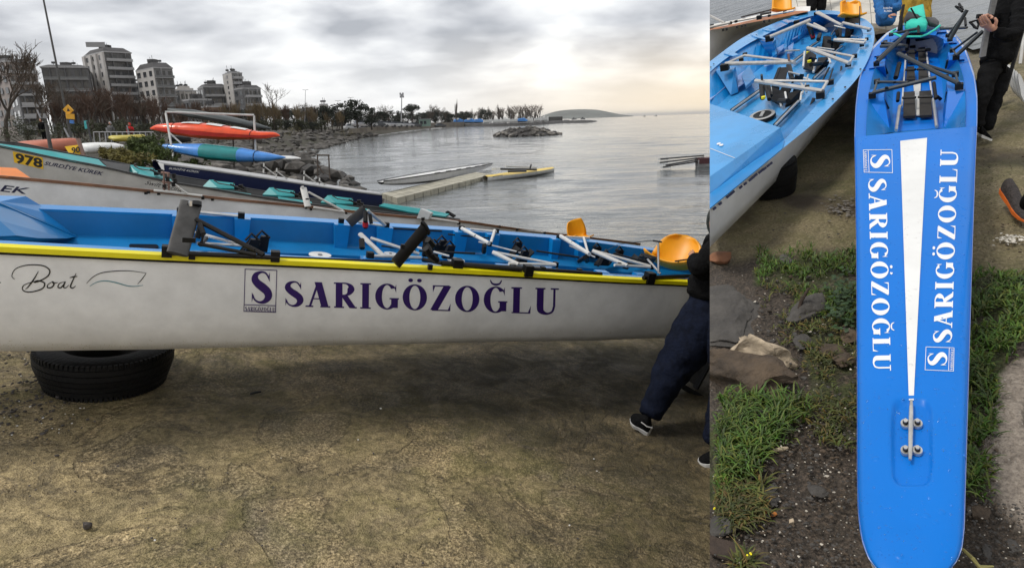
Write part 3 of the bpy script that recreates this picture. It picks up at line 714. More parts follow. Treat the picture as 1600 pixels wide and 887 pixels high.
block('low white stepped block right of the white corner block', 268, 280, 307, 143, 280, 4, 'white', 'white', 2, 4, 'steps', al=50, roofpx=7, rail=m_bal)
block('grey block with a small penthouse', 309, 318, 354, 137, 300, 5, 'mid', 'dgrey', 2, 4, 'mansard', al=55, roofpx=6, rail=m_bal)
block('slim white tower with a blank end wall', 348, 362, 378, 115, 295, 11, 'white', 'mid', 1, 2, 'steps', al=48, roofpx=3, fr=.18, rail=m_bal)
block('dark grey block with a hipped roof right of the slim tower', 366, 380, 407, 139, 290, 5, 'dgrey', 'mid', 2, 4, 'mansard', al=45, roofpx=6, rail=m_bal)
block('small grey house between the tall block and the corner block', 203, 206, 217, 131, 300, 6, 'mid', 'mid', 1, 2, 'flat', al=55, roofpx=2)
block('small dark house at the left of the low brown house', 286, 296, 330, 157, 240, 3, 'dgrey', 'mid', 2, 5, 'mansard', al=50, roofpx=3)
block('low brown brick house over the boat rack', 314, 324, 350, 168, 200, 2, 'brown', 'brown', 2, 4, 'flat', al=50, roofpx=2)
block('low white house far right in the trees', 499, 502, 512, 164, 320, 2, 'white', 'white', 1, 2, 'flat', al=50, roofpx=2)
block('long pale low house behind the bare trees on the left', 18, 30, 66, 150, 150, 4, 'mid', 'dgrey', 2, 5, 'flat', al=50, roofpx=2, rail=m_bal)
sg = D(149, 70, 270); MB().box(sg, (7, .4, 2), (Vector((1, .3, 0)).normalized(), Vector((-.3, 1, 0)).normalized(), Vector((0, 0, 1)))).build('roof_sign', m_grey, tb)
hut = D(664, 193, 215); t = thing('beach_hut', 'small pale green hut on the bank right of the lamp mast', 'hut', hut)
MB().box(hut+Vector((0, 0, .2)), (3.6, 2.4, 2.3)).build('wall', mat('pale green paint', (.16, .24, .20), .7), t); MB().box(hut+Vector((0, 0, 1.42)), (4, 2.8, .16)).build('roof', m_grey, t)
for s in (-1, .2): MB().box(hut+Vector((s, -1.23, .3)), (.9, .06, 1)).build('window', m_pane, t)
# low sea wall along the beach
mb = MB(); R = []
for px in range(545, 735, 10):
    y = interp(px, [545, 600, 660, 735], [205.5, 201, 197.5, 194.3]); p = OZ(px, y, -.3) if False else D(px, y, interp(px, [545, 640, 735], [112, 190, 330])); u = p.y/1000
    R.append([p+Vector((0, 0, -u*3)), p+Vector((0, 0, u*4)), p+Vector((.3, 1, u*4)), p+Vector((.3, 1, -u*3))])
mb.rings(R); tag(mb.build('sea_wall', mat('sandy concrete wall', (.17, .145, .115), .9, var=.3, scale=.4)), 'low sandy coloured sea wall behind the beach', 'wall')
# parked cars glimpsed under the trees
m_car = [mat('white car paint', (.42, .42, .42), .3), mat('silver car paint', (.3, .3, .31), .3, .4), mat('dark car paint', (.04, .045, .05), .3), ]
def car_meshes():
    b = MB(); R = []
    for x, z0, z1 in ((-2.1, .45, .75), (-2.0, .3, .95), (-1.5, .25, 1.0), (0, .25, 1.0), (1.3, .25, .95), (2.0, .3, .8), (2.15, .45, .65)):
        R.append([(x, -.85, z0), (x, -.88, (z0+z1)/2), (x, -.8, z1), (x, .8, z1), (x, .88, (z0+z1)/2), (x, .85, z0)])
    b.rings(R); c = MB().rings([[(-1.7, -.72, .98), (-1.7, .72, .98), (1.0, .72, .98), (1.0, -.72, .98)], [(-1.2, -.6, 1.45), (-1.2, .6, 1.45), (.3, .6, 1.45), (.3, -.6, 1.45)]])
    w_ = MB()
    for x in (-1.3, 1.35):
        for y in (-.8, .8): w_.lathe((x, y, .3), [(.05, -.1), (.3, -.1), (.3, .1), (.05, .1)], 12, (Vector((1, 0, 0)), Vector((0, 0, 1)), Vector((0, 1, 0))))
    o = [b.build('body', m_car[0], smooth=40), c.build('cabin', m_pane), w_.build('wheels', m_dark)]
    r = [x.data for x in o]; [bpy.data.objects.remove(x) for x in o]; return r
CM = car_meshes(); CB = [CM[0]]
for mm in m_car[1:]:
    c = CM[0].copy(); c.materials.clear(); c.materials.append(mm); CB.append(c)
for i, (px, dep) in enumerate([(596, 150), (607, 158), (588, 146), (618, 168), (636, 185), (648, 196), (575, 140), (566, 137), (560, 150), (552, 148), (628, 176), (688, 240)]):
    p = D(px, 199 if px > 560 else 203.5, dep); o = thing('parked_car', ('white', 'silver', 'dark')[i % 3]+' car parked under the trees by the shore road', 'car', p, 'cars parked along the shore, '+('white', 'silver', 'dark')[i % 3]); o.rotation_euler = (0, 0, .25+.3*(i % 2))
    for nm, me in (('body', CB[i % 3]), ('cabin', CM[1]), ('wheels', CM[2])):
        c = bpy.data.objects.new(nm, me); COL.objects.link(c); c.parent = o
# lamp mast with floodlights, street lamps
def lamp(px, pyt, pyb, dep, lab, kind):
    a, b = D(px, pyb, dep), D(px+(px-800)*-.004, pyt, dep); u = dep/1000; t = thing('lamp_mast' if kind == 'flood' else 'street_lamp', lab, 'street lamp', a, None if kind == 'flood' else 'thin street lamps')
    MB().tube(a, b, u*(1.0 if kind == 'flood' else .5), 6, u*(.7 if kind == 'flood' else .3)).build('pole', m_grey, t)
    mb = MB()
    if kind == 'flood':
        for dx, dz in ((-2, 0), (2, 0), (-2, -4), (2, -4), (0, -2)): mb.box(b+Vector((u*dx, 0, u*(dz+2))), (u*2.4, u*1.2, u*3.4))
        mb.build('floodlights', m_grey, t)
    else:
        for s in (-1, 1): mb.tube(b, b+Vector((u*3*s, 0, u*.6)), u*.3, 4); mb.box(b+Vector((u*3.6*s, 0, u*.5)), (u*2, u, u*.5))
        mb.build('lamp_head', m_grey, t)
lamp(627, 149, 196, 190, 'tall lamp mast with a cluster of floodlights', 'flood')
lamp(476, 141, 202, 110, 'thin street lamp right of the wide bare tree', 's'); lamp(547, 153, 190, 150, 'thin street lamp above the dark evergreens', 's'); lamp(527, 158, 190, 160, 'thin street lamp left of the tallest evergreen', 's'); lamp(386, 150, 176, 160, 'thin street lamp in front of the hipped roof block', 's')

# ================================================================== LEFT: the long white boat in front
m_hull = mat('white gelcoat', (0.80, 0.81, 0.825), 0.33, var=.09, scale=5, bump=.06, bscale=300, coat=.2)
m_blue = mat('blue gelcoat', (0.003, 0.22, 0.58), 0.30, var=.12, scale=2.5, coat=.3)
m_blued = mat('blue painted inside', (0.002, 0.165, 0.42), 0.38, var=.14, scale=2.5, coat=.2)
m_yellow = mat('yellow tape', (0.80, 0.70, 0.005), 0.45, var=.06)
m_black = mat('black plastic', (0.006, 0.006, 0.0065), 0.5, var=.3, spec=.25)
m_carbon = mat('dark anodised tube', (0.012, 0.010, 0.008), 0.4, .2, var=.3, spec=.3)
m_gplate = mat('dark grey wing tube', (0.06, 0.058, 0.055), 0.5, .1, var=.25, scale=12, spec=.3)
m_alu = mat('aluminium', (0.55, 0.54, 0.52), 0.35, .65, var=.12, scale=14)
m_wtube = mat('white enamel tube', (0.62, 0.61, 0.58), 0.35, var=.08, scale=20)
m_orange = mat('orange yellow plastic', (0.85, 0.36, 0.006), 0.42, var=.05)
m_purple = mat('violet lettering', (0.022, 0.002, 0.115), 0.5, var=.1)
m_navy = mat('navy lettering', (0.010, 0.012, 0.055), 0.5, var=.1)
m_blk = mat('black lettering', (0.008, 0.008, 0.008), 0.5)
m_red = mat('red plastic', (0.5, 0.01, 0.01), .45)
BN = Vector((.2, -.03, 1)).normalized()
BP = CAM+ray(275, 398.4)*3.0
_a, _b = PL(267, 398, BP, BN), PL(916, 430.5, BP, BN)
BD = (_b-_a).normalized(); BV = BN.cross(BD)
def B(px, py, wv=0.0): return PL(px, py, BP+BN*wv, BN)
def bo(u, v, wv): return _a+BD*u+BV*v+BN*wv
US = [-2.9, -2.6, -2.0, -1.3, -.66, -.04, .38, .74, 1.15, 1.77, 2.12, 2.56, 2.93, 3.36, 3.8, 4.3, 4.6]
BW = [.25, .42, .60, .74, .82, .93, .985, 1.015, 1.03, 1.075, 1.07, 1.07, 1.02, .90, .70, .42, .2]
V0 = [.30, .20, .10, .03, .008, .003, .012, .016, .012, .008, -.005, -.015, -.01, -.02, .04, .16, .28]
DEP = [.38, .48, .54, .57, .58, .58, .575, .57, .565, .55, .54, .53, .51, .49, .46, .41, .36]
def bu(u): return interp(u, US, V0), interp(u, US, V0)*0+interp(u, US, BW), interp(u, US, DEP)
def section(u):
    a, b, dp = bu(u); c = (a+b)/2; hb = (b-a)/2
    pr = [(1, 0), (.985, -.20), (.96, -.42), (.91, -.62), (.82, -.80), (.68, -.92), (.45, -.985), (.15, -1.02)]
    L = [bo(u, c-hb*x, dp*z-.012) for x, z in pr]; R = [bo(u, c+hb*x, dp*z-.012) for x, z in reversed(pr)]
    return L+R
boat = thing('coastal_rowing_boat', 'white rowing boat with blue inside and yellow edge resting on a tyre in front', 'rowing boat', bo(1, .5, -.46))
uu = [-2.9, -2.75]+list(np.linspace(-2.6, 4.6, 73))
hull = MB().rings([section(u) for u in uu], caps=True, closed=False)
hull.f.append(tuple(range(16))); hull.f.append(tuple(reversed(range((len(uu)-1)*16, len(uu)*16))))
hull_o = hull.build('hull', m_hull, boat, smooth=50)
# gunwales: yellow taped edge near, blue far
g1, g2, g3, g4 = MB(), MB(), MB(), MB(); RY, RB, RF, RK = [], [], [], []
for u in np.linspace(-2.6, 4.45, 60):
    a, b, dp = bu(u); s = sstep(4.2, 4.6, u)
    RY.append([bo(u, a-.016, .0), bo(u, a+.024, .004), bo(u, a+.024, -.026), bo(u, a-.016, -.024)])
    RK.append([bo(u, a-.012, -.0245), bo(u, a-.006, -.0245), bo(u, a-.004, -.036), bo(u, a-.012, -.036)])  # black strip standing in for the rail's shadow below the tape
    RB.append([bo(u, a+.0245, .002), bo(u, a+.085, .0), bo(u, a+.085, -.02), bo(u, a+.0245, -.02)])
    RF.append([bo(u, b-.085, .0), bo(u, b+.012, .002), bo(u, b+.012, -.03), bo(u, b-.085, -.02)])
g1.rings(RY).build('gunwale_tape', m_yellow, boat); g2.rings(RB).build('near_side_deck', m_blue, boat); g3.rings(RF).build('far_side_deck', m_blue, boat); g4.rings(RK).build('rail_shadow_strip', m_black, boat)
# inside: walls, ledges and foot well
rows_far, rows_near, well = [], [], []
for u in np.linspace(-1.0, 4.3, 54):
    a, b, dp = bu(u); k = min(1, (b-a)/.9)
    rows_far.append([bo(u, b-.087, -.012), bo(u, b-.10, -.135), bo(u, b-.27*k, -.165), bo(u, b-.29*k, -.29)])
    rows_near.append([bo(u, a+.087, -.012), bo(u, a+.10, -.135), bo(u, a+.27*k, -.165), bo(u, a+.29*k, -.29)])
    well.append([bo(u, b-.285*k, -.285), bo(u, a+.285*k, -.285)])
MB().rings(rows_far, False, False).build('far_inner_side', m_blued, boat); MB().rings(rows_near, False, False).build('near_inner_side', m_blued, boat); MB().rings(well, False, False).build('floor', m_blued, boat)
# breakwater fore deck
fd = MB()
fd.add([B(-330, 296, .07), B(40, 306.5, .06), B(64, 321, .004), B(95, 338, -.05), B(128, 358, -.12), B(121, 368, -.14), B(0, 315, .065), B(-330, 236, .10)], [(7, 6, 1, 0), (6, 2, 1), (6, 5, 3, 2), (5, 4, 3)])
fd.build('fore_deck', m_blue, boat, fix=False)
fd = MB(); fd.add([B(-330, 237.5, .095), B(0, 317, .060), B(121, 369.5, -.145), B(104, 372.5, -.10), B(60, 372, -.05), B(26, 368, -.01), B(0, 369, .0), B(-330, 352, .0), B(0, 345, .04)], [(0, 1, 8, 7), (1, 2, 3, 8), (8, 3, 4, 5), (8, 5, 6, 7)])
fd.build('splash_board', m_blued, boat, fix=False)
MB().prism([B(-330, 234, .106), B(0, 315.2, .070), B(121, 368.2, -.136), B(122, 370.2, -.138), B(0, 317.6, .066), B(-330, 238, .100)], BN*-.012).build('deck_edge', m_blued, boat)
# rigger seats on the far side (boxes), and corner shelves on the near side
def far_box(pl, pr):
    """knee box on the far inner side between two photo columns"""
    ul = (PL(pl, interp(pl, [275, 1000], [331, 386]), BP, BN)-_a).dot(BD); ur = (PL(pr, interp(pr, [275, 1000], [331, 386]), BP, BN)-_a).dot(BD)
    bl, br = bu(ul)[1], bu(ur)[1]
    t4 = [bo(ul, bl-.15, .0035), bo(ur, br-.15, .0035), bo(ur, br-.088, .0035), bo(ul, bl-.088, .0035)]
    b4 = [bo(ul+.01, bl-.165, -.166), bo(ur-.01, br-.165, -.166), bo(ur-.01, br-.102, -.15), bo(ul+.01, bl-.102, -.15)]
    MB().hexa(b4, t4).build('knee_box', m_blue, boat)
for a_, b_ in ((271, 296), (366, 391), (522, 546), (590, 614), (713, 733), (764, 783), (866, 879), (905, 917)): far_box(a_, b_)
for a_, b_ in ((254, 272), (425, 440), (572, 592), (650, 668), (790, 812), (868, 884), (948, 966), (1010, 1024)):
    ul = (PL(a_, interp(a_, [255, 1085], [397, 441]), BP, BN)-_a).dot(BD); ur = (PL(b_, interp(b_, [255, 1085], [397, 441]), BP, BN)-_a).dot(BD)
    a0 = bu(ul)[0]; MB().hexa([bo(ul+.01, a0+.088, -.15), bo(ur-.01, a0+.088, -.15), bo(ur-.01, a0+.16, -.16), bo(ul+.01, a0+.16, -.16)], [bo(ul, a0+.086, .0035), bo(ur, a0+.086, .0035), bo(ur, a0+.15, .0035), bo(ul, a0+.15, .0035)]).build('knee_box', m_blue, boat)
# seat rails
for pts in (((122, 363.5), (280, 372.5)), ((421, 380), (566, 388)), ((675, 393), (757, 397)), ((828, 401), (922, 407)), ((480, 402), (566, 408)), ((790, 414), (870, 418))):
    a_, b_ = B(*pts[0], -.15), B(*pts[1], -.15)
    o = MB().hexa([a_+BV*.025-BN*.045, b_+BV*.025-BN*.045, b_-BV*.025-BN*.045, a_-BV*.025-BN*.045], [a_+BV*.025, b_+BV*.025, b_-BV*.025, a_-BV*.025]).build('seat_rail', m_black, boat)
    MB().tube(a_-BN*.004-BV*.012, b_-BN*.004-BV*.012, .012, 8).build('rail_top', m_alu, o)
def disc_at(nm, px, py, wv, rpx, m_, parent=boat, th=.006):
    c = B(px, py, wv); r = rpx*(c-CAM).dot(FW)/1000; return MB().disc(c, BD*r, BV*r, 24, BN*th).build(nm, m_, parent, smooth=30)
for px, py, r in ((500, 399, 17), (712, 407, 14), (866, 401.5, 14), (610, 397, 10)): 
    o = disc_at('hatch_cover', px, py, -.155, r, m_white); disc_at('hatch_knob', px, py-.8, -.148, r*.2, m_grey, o)
disc_at('hatch_hole', 225, 385.5, -.158, 20, m_black)
# riggers
def clamp(px, py, wv, s=.035, par=boat, nm='clamp'): 
    s *= .78; c = B(px, py, wv); return MB().box(c, (s*1.2, s*1.2, s*1.5), (BD, BV, BN)).build(nm, m_black, par)
def tubeB(a, b, wa, wb, rpx, m_, par, nm='strut', flat=1.0, n=8, upv=None):
    pa, pb = B(*a, wa), B(*b, wb); da, db = (pa-CAM).dot(FW), (pb-CAM).dot(FW)
    return MB().tube(pa, pb, rpx*da/1000, n, rpx*db/1000, flat, upv).build(nm, m_, par, smooth=40)
# station 1: big grey wing tube folded upright with dark struts
r1 = tubeB((277, 397), (299, 317), .02, .20, 15.5, m_gplate, boat, 'rigger', .22, 20, BV)
MB().box(B(296, 372, .095)-BV*.035, (.055, .012, .022), (BD, BV, BN)).build('slot', m_black, r1)
MB().tube(B(299, 316, .202), B(299, 322, .19), .047, 16, .047, .25, BV).build('end_cap', m_black, r1)
MB().path([B(298, 322, .19), B(298, 314, .215)], .01, 6).build('pin', m_alu, r1)
for a, b, wa, wb, r, mm in (((262, 395), (437, 402.5), .016, .016, 4, m_carbon), ((306, 343), (412, 398), .14, .03, 4, m_carbon), ((310, 381), (400, 398), .05, .03, 3, m_carbon), ((306, 363), (376, 383), .04, .02, 2.6, m_alu), ((308, 380), (378, 384), .04, .02, 2.6, m_alu)):
    tubeB(a, b, wa, wb, r, mm, r1)
tubeB((305, 331), (380, 338.5), .012, .012, 2.6, m_alu, boat, 'cross_tube')
for q in ((261, 392, .02, .045), (430, 400, .02, .045), (300, 399, .006, .03), (282, 331, .015, .04), (377, 338, .015, .04)): clamp(*q)
MB().path([B(312, 350, .13), B(318, 365, .10), B(314, 382, .05), B(322, 372, .03)], .012, 6).build('strap', m_black, r1)
MB().path([B(314, 352, .12), B(308, 372, .06)], .014, 6).build('strap', m_black, r1)
# far station 2
r2 = tubeB((545, 349), (571, 327), .02, .12, 8, m_gplate, boat, 'rigger', .24, 14, BV)
tubeB((574, 329), (602, 352), .115, .02, 2.6, m_alu, r2); tubeB((560, 347), (600, 353), .012, .012, 2, m_alu, r2)
MB().path([B(571, 331, .12), B(571, 345, .07), B(571, 356, .02)], .014, 6).build('strap', m_black, r2); MB().tube(B(571, 347, .06), B(571, 354, .03), .018, 8).build('strap_clip', m_red, r2)
MB().path([B(578, 335, .1), B(580, 349, .05)], .012, 6).build('strap', m_black, r2)
for q in ((533, 346, .012, .035), (604, 352.5, .012, .035)): clamp(*q)
# near station 2: tall dark blade-like tube
r3 = tubeB((618, 412), (664, 357), .02, .20, 10, m_carbon, boat, 'rigger', .26, 16, BV)
MB().tube(B(664, 357.5, .20), B(666, 354.5, .208), .046, 14, .046, .28, BV).build('end_cap', m_black, r3)
tubeB((563, 366), (600, 401), .06, .01, 4.2, m_alu, boat, 'rigger', .8)
r4 = tubeB((579, 372), (655, 397), .06, .012, 2.8, m_alu, boat, 'rigger'); tubeB((583, 400), (658, 403), .012, .012, 2.8, m_alu, r4)
for pth in ([(663, 369), (666, 380), (664, 390)], [(668, 374), (676, 383), (672, 391)], [(665, 388), (672, 398), (682, 406)], [(668, 383), (676, 400)]):
    MB().path([B(x, y, .15-.012*i*3) for i, (x, y) in enumerate(pth)], .02 if len(pth) > 2 else .012, 6).build('strap', m_black, r3)
MB().path([B(565, 374, .06), B(566, 388, .02)], .016, 6).build('strap', m_black, r4)
for q in ((578, 400, .012, .04), (581, 383, .03, .02), (629, 385, .12, .02), (664, 396, .012, .03)): clamp(*q)
tubeB((660, 405), (690, 411), .02, .02, 3.4, m_carbon, boat, 'backstay'); tubeB((690, 411), (815, 421), .016, .016, 4.2, m_carbon, boat, 'oar_shaft'); tubeB((730, 413), (940, 428), .012, .008, 3.2, m_carbon, boat, 'oar_shaft')
for q in ((714, 414, .014, .06), (825, 422.5, .014, .055), (672, 417, .008, .025), (848, 421, .01, .03), (905, 424, .008, .03)): clamp(*q)
# half-round drain holes along the tape
for px, py in ((616, 418), (747, 424), (770, 425.5), (858, 431), (1040, 440)):
    c = B(px, py, -.02)-BV*.0165; MB().disc(c, BD*.016, BN*.018, 14, -BV*.002).build('drain_hole', m_black, boat)
# station 3 and 4: white enamel A frames
def aframe(segs, clamps, nm='rigger'):
    r0_ = None
    for a, b, wa, wb, r, mm in segs:
        o = tubeB(a, b, wa, wb, r, mm, r0_ or boat, 'strut' if r0_ else nm); r0_ = r0_ or o
    for q in clamps: clamp(*q[:3], q[3], r0_)
    return r0_
aframe([((722, 357), (764, 380), .02, .05, 3.0, m_wtube), ((773, 360), (767, 379), .02, .05, 2.4, m_wtube), ((735, 358), (776, 362), .012, .012, 1.8, m_wtube)], [(721, 357, .012, .035), (776, 361, .012, .03), (765, 381, .04, .025), (743, 368.5, .04, .012)])
r5 = aframe([((770, 394), (810, 413), .06, .03, 3.4, m_wtube), ((770, 393.5), (868, 413), .06, .02, 2.2, m_wtube), ((795, 412), (868, 414), .03, .02, 2.6, m_wtube)], [(803, 413, .02, .03), (868, 413.5, .014, .03)])
aframe([((876, 369), (921, 397), .02, .05, 3.3, m_wtube), ((912, 371), (919, 396), .012, .05, 2.0, m_wtube), ((884, 370), (921, 371.5), .012, .012, 1.6, m_wtube)], [(873, 370, .012, .03), (919, 398, .04, .022), (894, 379, .04, .012)])
r6 = aframe([((926, 392), (980, 415), .06, .03, 3.4, m_wtube), ((926, 391.5), (1016, 416), .06, .02, 2.4, m_wtube), ((960, 414), (1016, 417.5), .03, .02, 2.2, m_wtube)], [(968, 413, .03, .02), (1018, 417, .014, .028)])
tubeB((1005, 434), (1085, 431), .012, .02, 3.2, m_carbon, boat, 'oar_shaft'); clamp(1015, 433.5, .014, .06)
for pth in ([(757, 383), (756, 394)], [(914, 402), (905, 408)], [(917, 400), (917, 408)]): MB().path([B(x, y, .03-.06*i) for i, (x, y) in enumerate(pth)], .016, 6).build('strap', m_black, boat)
# foot plates, dark, leaning
def plate(pts, ws, m_=m_black, th=.012, nm='footplate', par=boat):
    P = [B(x, y, w_) for (x, y), w_ in zip(pts, ws)]; return MB().prism(P, BN*-th).build(nm, m_, par)
for x, y in ((385, 378), (800, 390), (822, 395), (940, 398), (985, 403)):
    plate([(x-12, y+14), (x-4, y+16), (x+13, y-2), (x+6, y-7)], [-.12, -.12, -.03, -.03])
for x, y in ((398, 383), (812, 398), (955, 401)): 
    plate([(x-10, y+10), (x-3, y+12), (x+10, y-3), (x+4, y-6)], [-.12, -.12, -.05, -.05])
# more loose gear at the stations: shoes, straps, slim bars
for pts, wv_, r_, mm in ((((436, 402), (618, 409)), .004, 2.2, m_carbon), (((318, 352), (398, 390)), .05, 1.6, m_carbon), (((640, 383), (702, 400)), .0, 1.8, m_alu), (((655, 392), (742, 396)), -.03, 1.6, m_carbon), (((596, 384), (650, 392)), -.03, 1.4, m_carbon), (((748, 378), (826, 398)), -.06, 1.4, m_alu), (((838, 392), (905, 402)), -.05, 1.5, m_carbon), (((890, 384), (930, 402)), -.02, 1.3, m_alu), (((960, 396), (1014, 410)), .0, 1.4, m_carbon), (((700, 366), (764, 372)), -.02, 1.2, m_carbon), (((600, 356), (690, 361)), -.01, 1.2, m_carbon)):
    tubeB(pts[0], pts[1], wv_, wv_, r_, mm, boat, 'slim_bar')
for x, y in ((392, 384), (408, 379), (676, 390), (688, 384), (700, 392), (806, 386), (816, 400), (930, 393), (944, 404), (965, 398)):
    c = B(x, y, -.06); MB().hexa([c+BD*a_*.035+BV*b_*.02-BN*.05 for a_, b_ in ((-1, -1), (1, -1), (1, 1), (-1, 1))], [c+BD*(a_*.022+.02)+BV*b_*.016+BN*.04 for a_, b_ in ((-1, -1), (1, -1), (1, 1), (-1, 1))]).build('shoe_heel', m_black, boat)
    MB().path([c+BN*.03-BD*.03, c+BN*.07, c+BN*.03+BD*.045], .007, 5).build('strap', m_black, boat)
o = plate([(986, 414), (1012, 418), (1027, 401), (1002, 395)], [-.06, -.06, .06, .06], m_gplate, .015, 'slatted_plate')
for i in range(3):
    for j in range(3):
        c = B(998+i*7-j*2+4, 400+i*1.5+j*4.5, .062-.03*j*1.2+.004); MB().disc(c, BD*.014, BV*.011, 10, BN*.003).build('slot', m_black, o)
MB().path([B(910, 404, -.05), B(940, 396, .0), B(965, 382, .08), B(1013, 376, .14), B(1029, 377, .14)], .0022, 4).build('cord', m_dark, boat)
st = tubeB((1029, 427), (1028.5, 376), .0, .21, 1.8, m_alu, boat, 'rudder_post'); tubeB((1020, 376), (1034, 378), .21, .21, 1.4, m_dark, st, 'bar'); tubeB((1012, 405), (1032, 428), .05, 0, 1.8, m_alu, st, 'brace')
# coxswain's moulded seat
def shell_seat(par, P, nm, m_=m_orange):
    """P(s, t) -> point; s across 0..1, t from front lip (0) over the pan to the back's top (1)"""
    R = [[P(s, t) for s in np.linspace(0, 1, 13)] for t in np.linspace(0, 1, 17)]
    mb = MB().rings(R, False, False); o = mb.build(nm, m_, par, smooth=0); md = o.modifiers.new('thick', 'SOLIDIFY'); md.thickness = .012; md.offset = -1; return o
SB = B(1052, 407, .0); sw = (SB-CAM).dot(FW)/1000
sx = (BV*-0.80+BD*0.6).normalized(); sx = BD*.55-BV*.835
sy = BN.cross(sx)
if sy.dot(BD) < 0: sy = -sy
def cox(s, t):
    x = (s-.5)*2; wd = 46*sw*(1-.12*abs(t-.45))
    if t < .5: q = t/.5; f = -.26+q*.36; h = .045*(1-q)**2-.05*math.sin(q*3.1)+.05*x*x
    else: q = (t-.5)/.5; f = .10+.14*q+.02*math.sin(q*3.1); h = .215*q**.9; f -= .09*x*x*(1-.3*q); h += .03*x*x*(1-q); wd *= math.sqrt(max(.0, 1-(q**3.2)*.78))
    return SB+sx*x*wd*.82+sy*f*.85+BN*(h*.92-.02)
SBK = SB
cs = shell_seat(boat, cox, 'cox_seat')
MB().path([B(1055, 408, .05), B(1075, 405, .06), B(1085, 412, .05)], .006, 6).build('grab_wire', m_dark, cs)
MB().prism([B(1030, 402, -.12), B(1070, 411, -.12), B(1065, 420, -.12), B(1024, 414, -.12)], BN*.05).build('cox_bench', m_blued, boat)
tubeB((950, 428), (1090, 437), -.002, -.002, .8, m_alu, boat, 'shelf_edge')
# lettering on the flank
HS = on_mesh(hull_o)
word_letters('SARIGÖZOĞLU', quadmap((444, 477.5), (874, 491), (875, 450.5), (444, 439), HS), m_purple, boat)
def frame_strokes(mid): 
    b = .018; q = lambda x0, y0, x1, y1, n=8: [[np.array((x0+(x1-x0)*i/n, y0)), np.array((x0+(x1-x0)*(i+1)/n, y0)), np.array((x0+(x1-x0)*(i+1)/n, y1)), np.array((x0+(x1-x0)*i/n, y1))] for i in range(n)] if abs(x1-x0) > abs(y1-y0) else [[np.array((x0, y0+(y1-y0)*i/n)), np.array((x1, y0+(y1-y0)*i/n)), np.array((x1, y0+(y1-y0)*(i+1)/n)), np.array((x0, y0+(y1-y0)*(i+1)/n))] for i in range(n)]
    return [q(0, 0, 1, b), q(0, 1-b, 1, 1), q(0, b, .022, 1-b), q(.978, b, 1, 1-b), q(.022, mid, .978, mid+b)]
letter('emblem_frame', frame_strokes(.155), quadmap((380.5, 486.5), (431, 488), (433, 421.5), (382.5, 419.5), HS), m_purple, boat)
letter('emblem_letter', serif_word('S'), quadmap((391, 472), (425, 473.5), (426, 424.5), (392, 423.5), HS), m_purple, boat)
letter('emblem_word', serif_word('SARIGÖZOĞLU'), quadmap((383, 485), (430, 486.3), (430, 480.0), (383, 478.5), HS), m_purple, boat, step=.00003)
def pen(name, paths, wd, m_, parent, surf, step=.0002):
    st = []
    for pth in paths:
        n = len(pth); w_ = [wd*(.55+.75*math.sin(math.pi*i/(n-1))) for i in range(n)]; st.append(ribbon(pth, w_, 6))
    mb = MB()
    for k_, s in enumerate(st):
        for q in s:
            P = [surf(p[0], p[1], k_*step) for p in q]
            if all(p is not None for p in P): mb.poly(P)
    return mb.build(name, m_, parent, fix=False)
Z3 = lambda pts: [(x/2.9575, 380+y/2.957) for x, y in pts]
for grp_ in [[Z3(p) for p in q] for q in ((
    [(68,165),(55,150),(70,120),(110,103),(160,99),(205,105),(230,125),(222,150),(190,170),(160,180),(175,172),(205,182),(200,205),(165,220),(125,224),(104,212),(112,192),(150,178),(185,170)],
    [(178,128),(160,160),(135,195),(118,212)]),
    ([(240,178),(222,190),(220,203),(236,204),(250,190),(242,177),(255,182),(268,180)],),
    ([(296,178),(276,184),(268,200),(280,205),(295,190),(302,176),(294,200),(304,205),(318,192)],),
    ([(352,138),(338,168),(326,198),(336,206),(350,196)], [(322,158),(340,154),(358,152)]),
    ([(-8,190),(-3,180),(4,182)],))]: pen('script_letter', grp_, 1.7, m_blk, boat, HS)
pen('boat_sketch', [Z3(p) for p in ([(400,185),(430,155),(470,136),(530,128),(600,127),(675,137)], [(676,137),(660,160),(636,188)])], 1.1, m_blk, boat, HS)
pen('wave_sketch', [Z3(p) for p in ([(415,197),(450,178),(490,173),(540,182),(590,196),(625,198),(662,193)],)], 1.3, mat('teal lettering', (.10, .26, .30), .5), boat, HS)

# sand grains stuck along the turn of the bilge
mb = MB(); rs = random.Random(31)
for k_ in range(520):
    px = rs.uniform(0, 1060); y0 = interp(px, [0, 150, 400, 700, 1050], [545, 545, 541, 532, 519]); p = HS(px, y0-abs(rs.gauss(0, 6))-.6, 0)
    if p is not None: rock_mb(mb, p, rs.uniform(.0008, .0022), k_, 0, (1, 1, 1))
mb.build('sand_grains', mat('pale sand', (.45, .40, .32), .8), boat, kind='stuff')
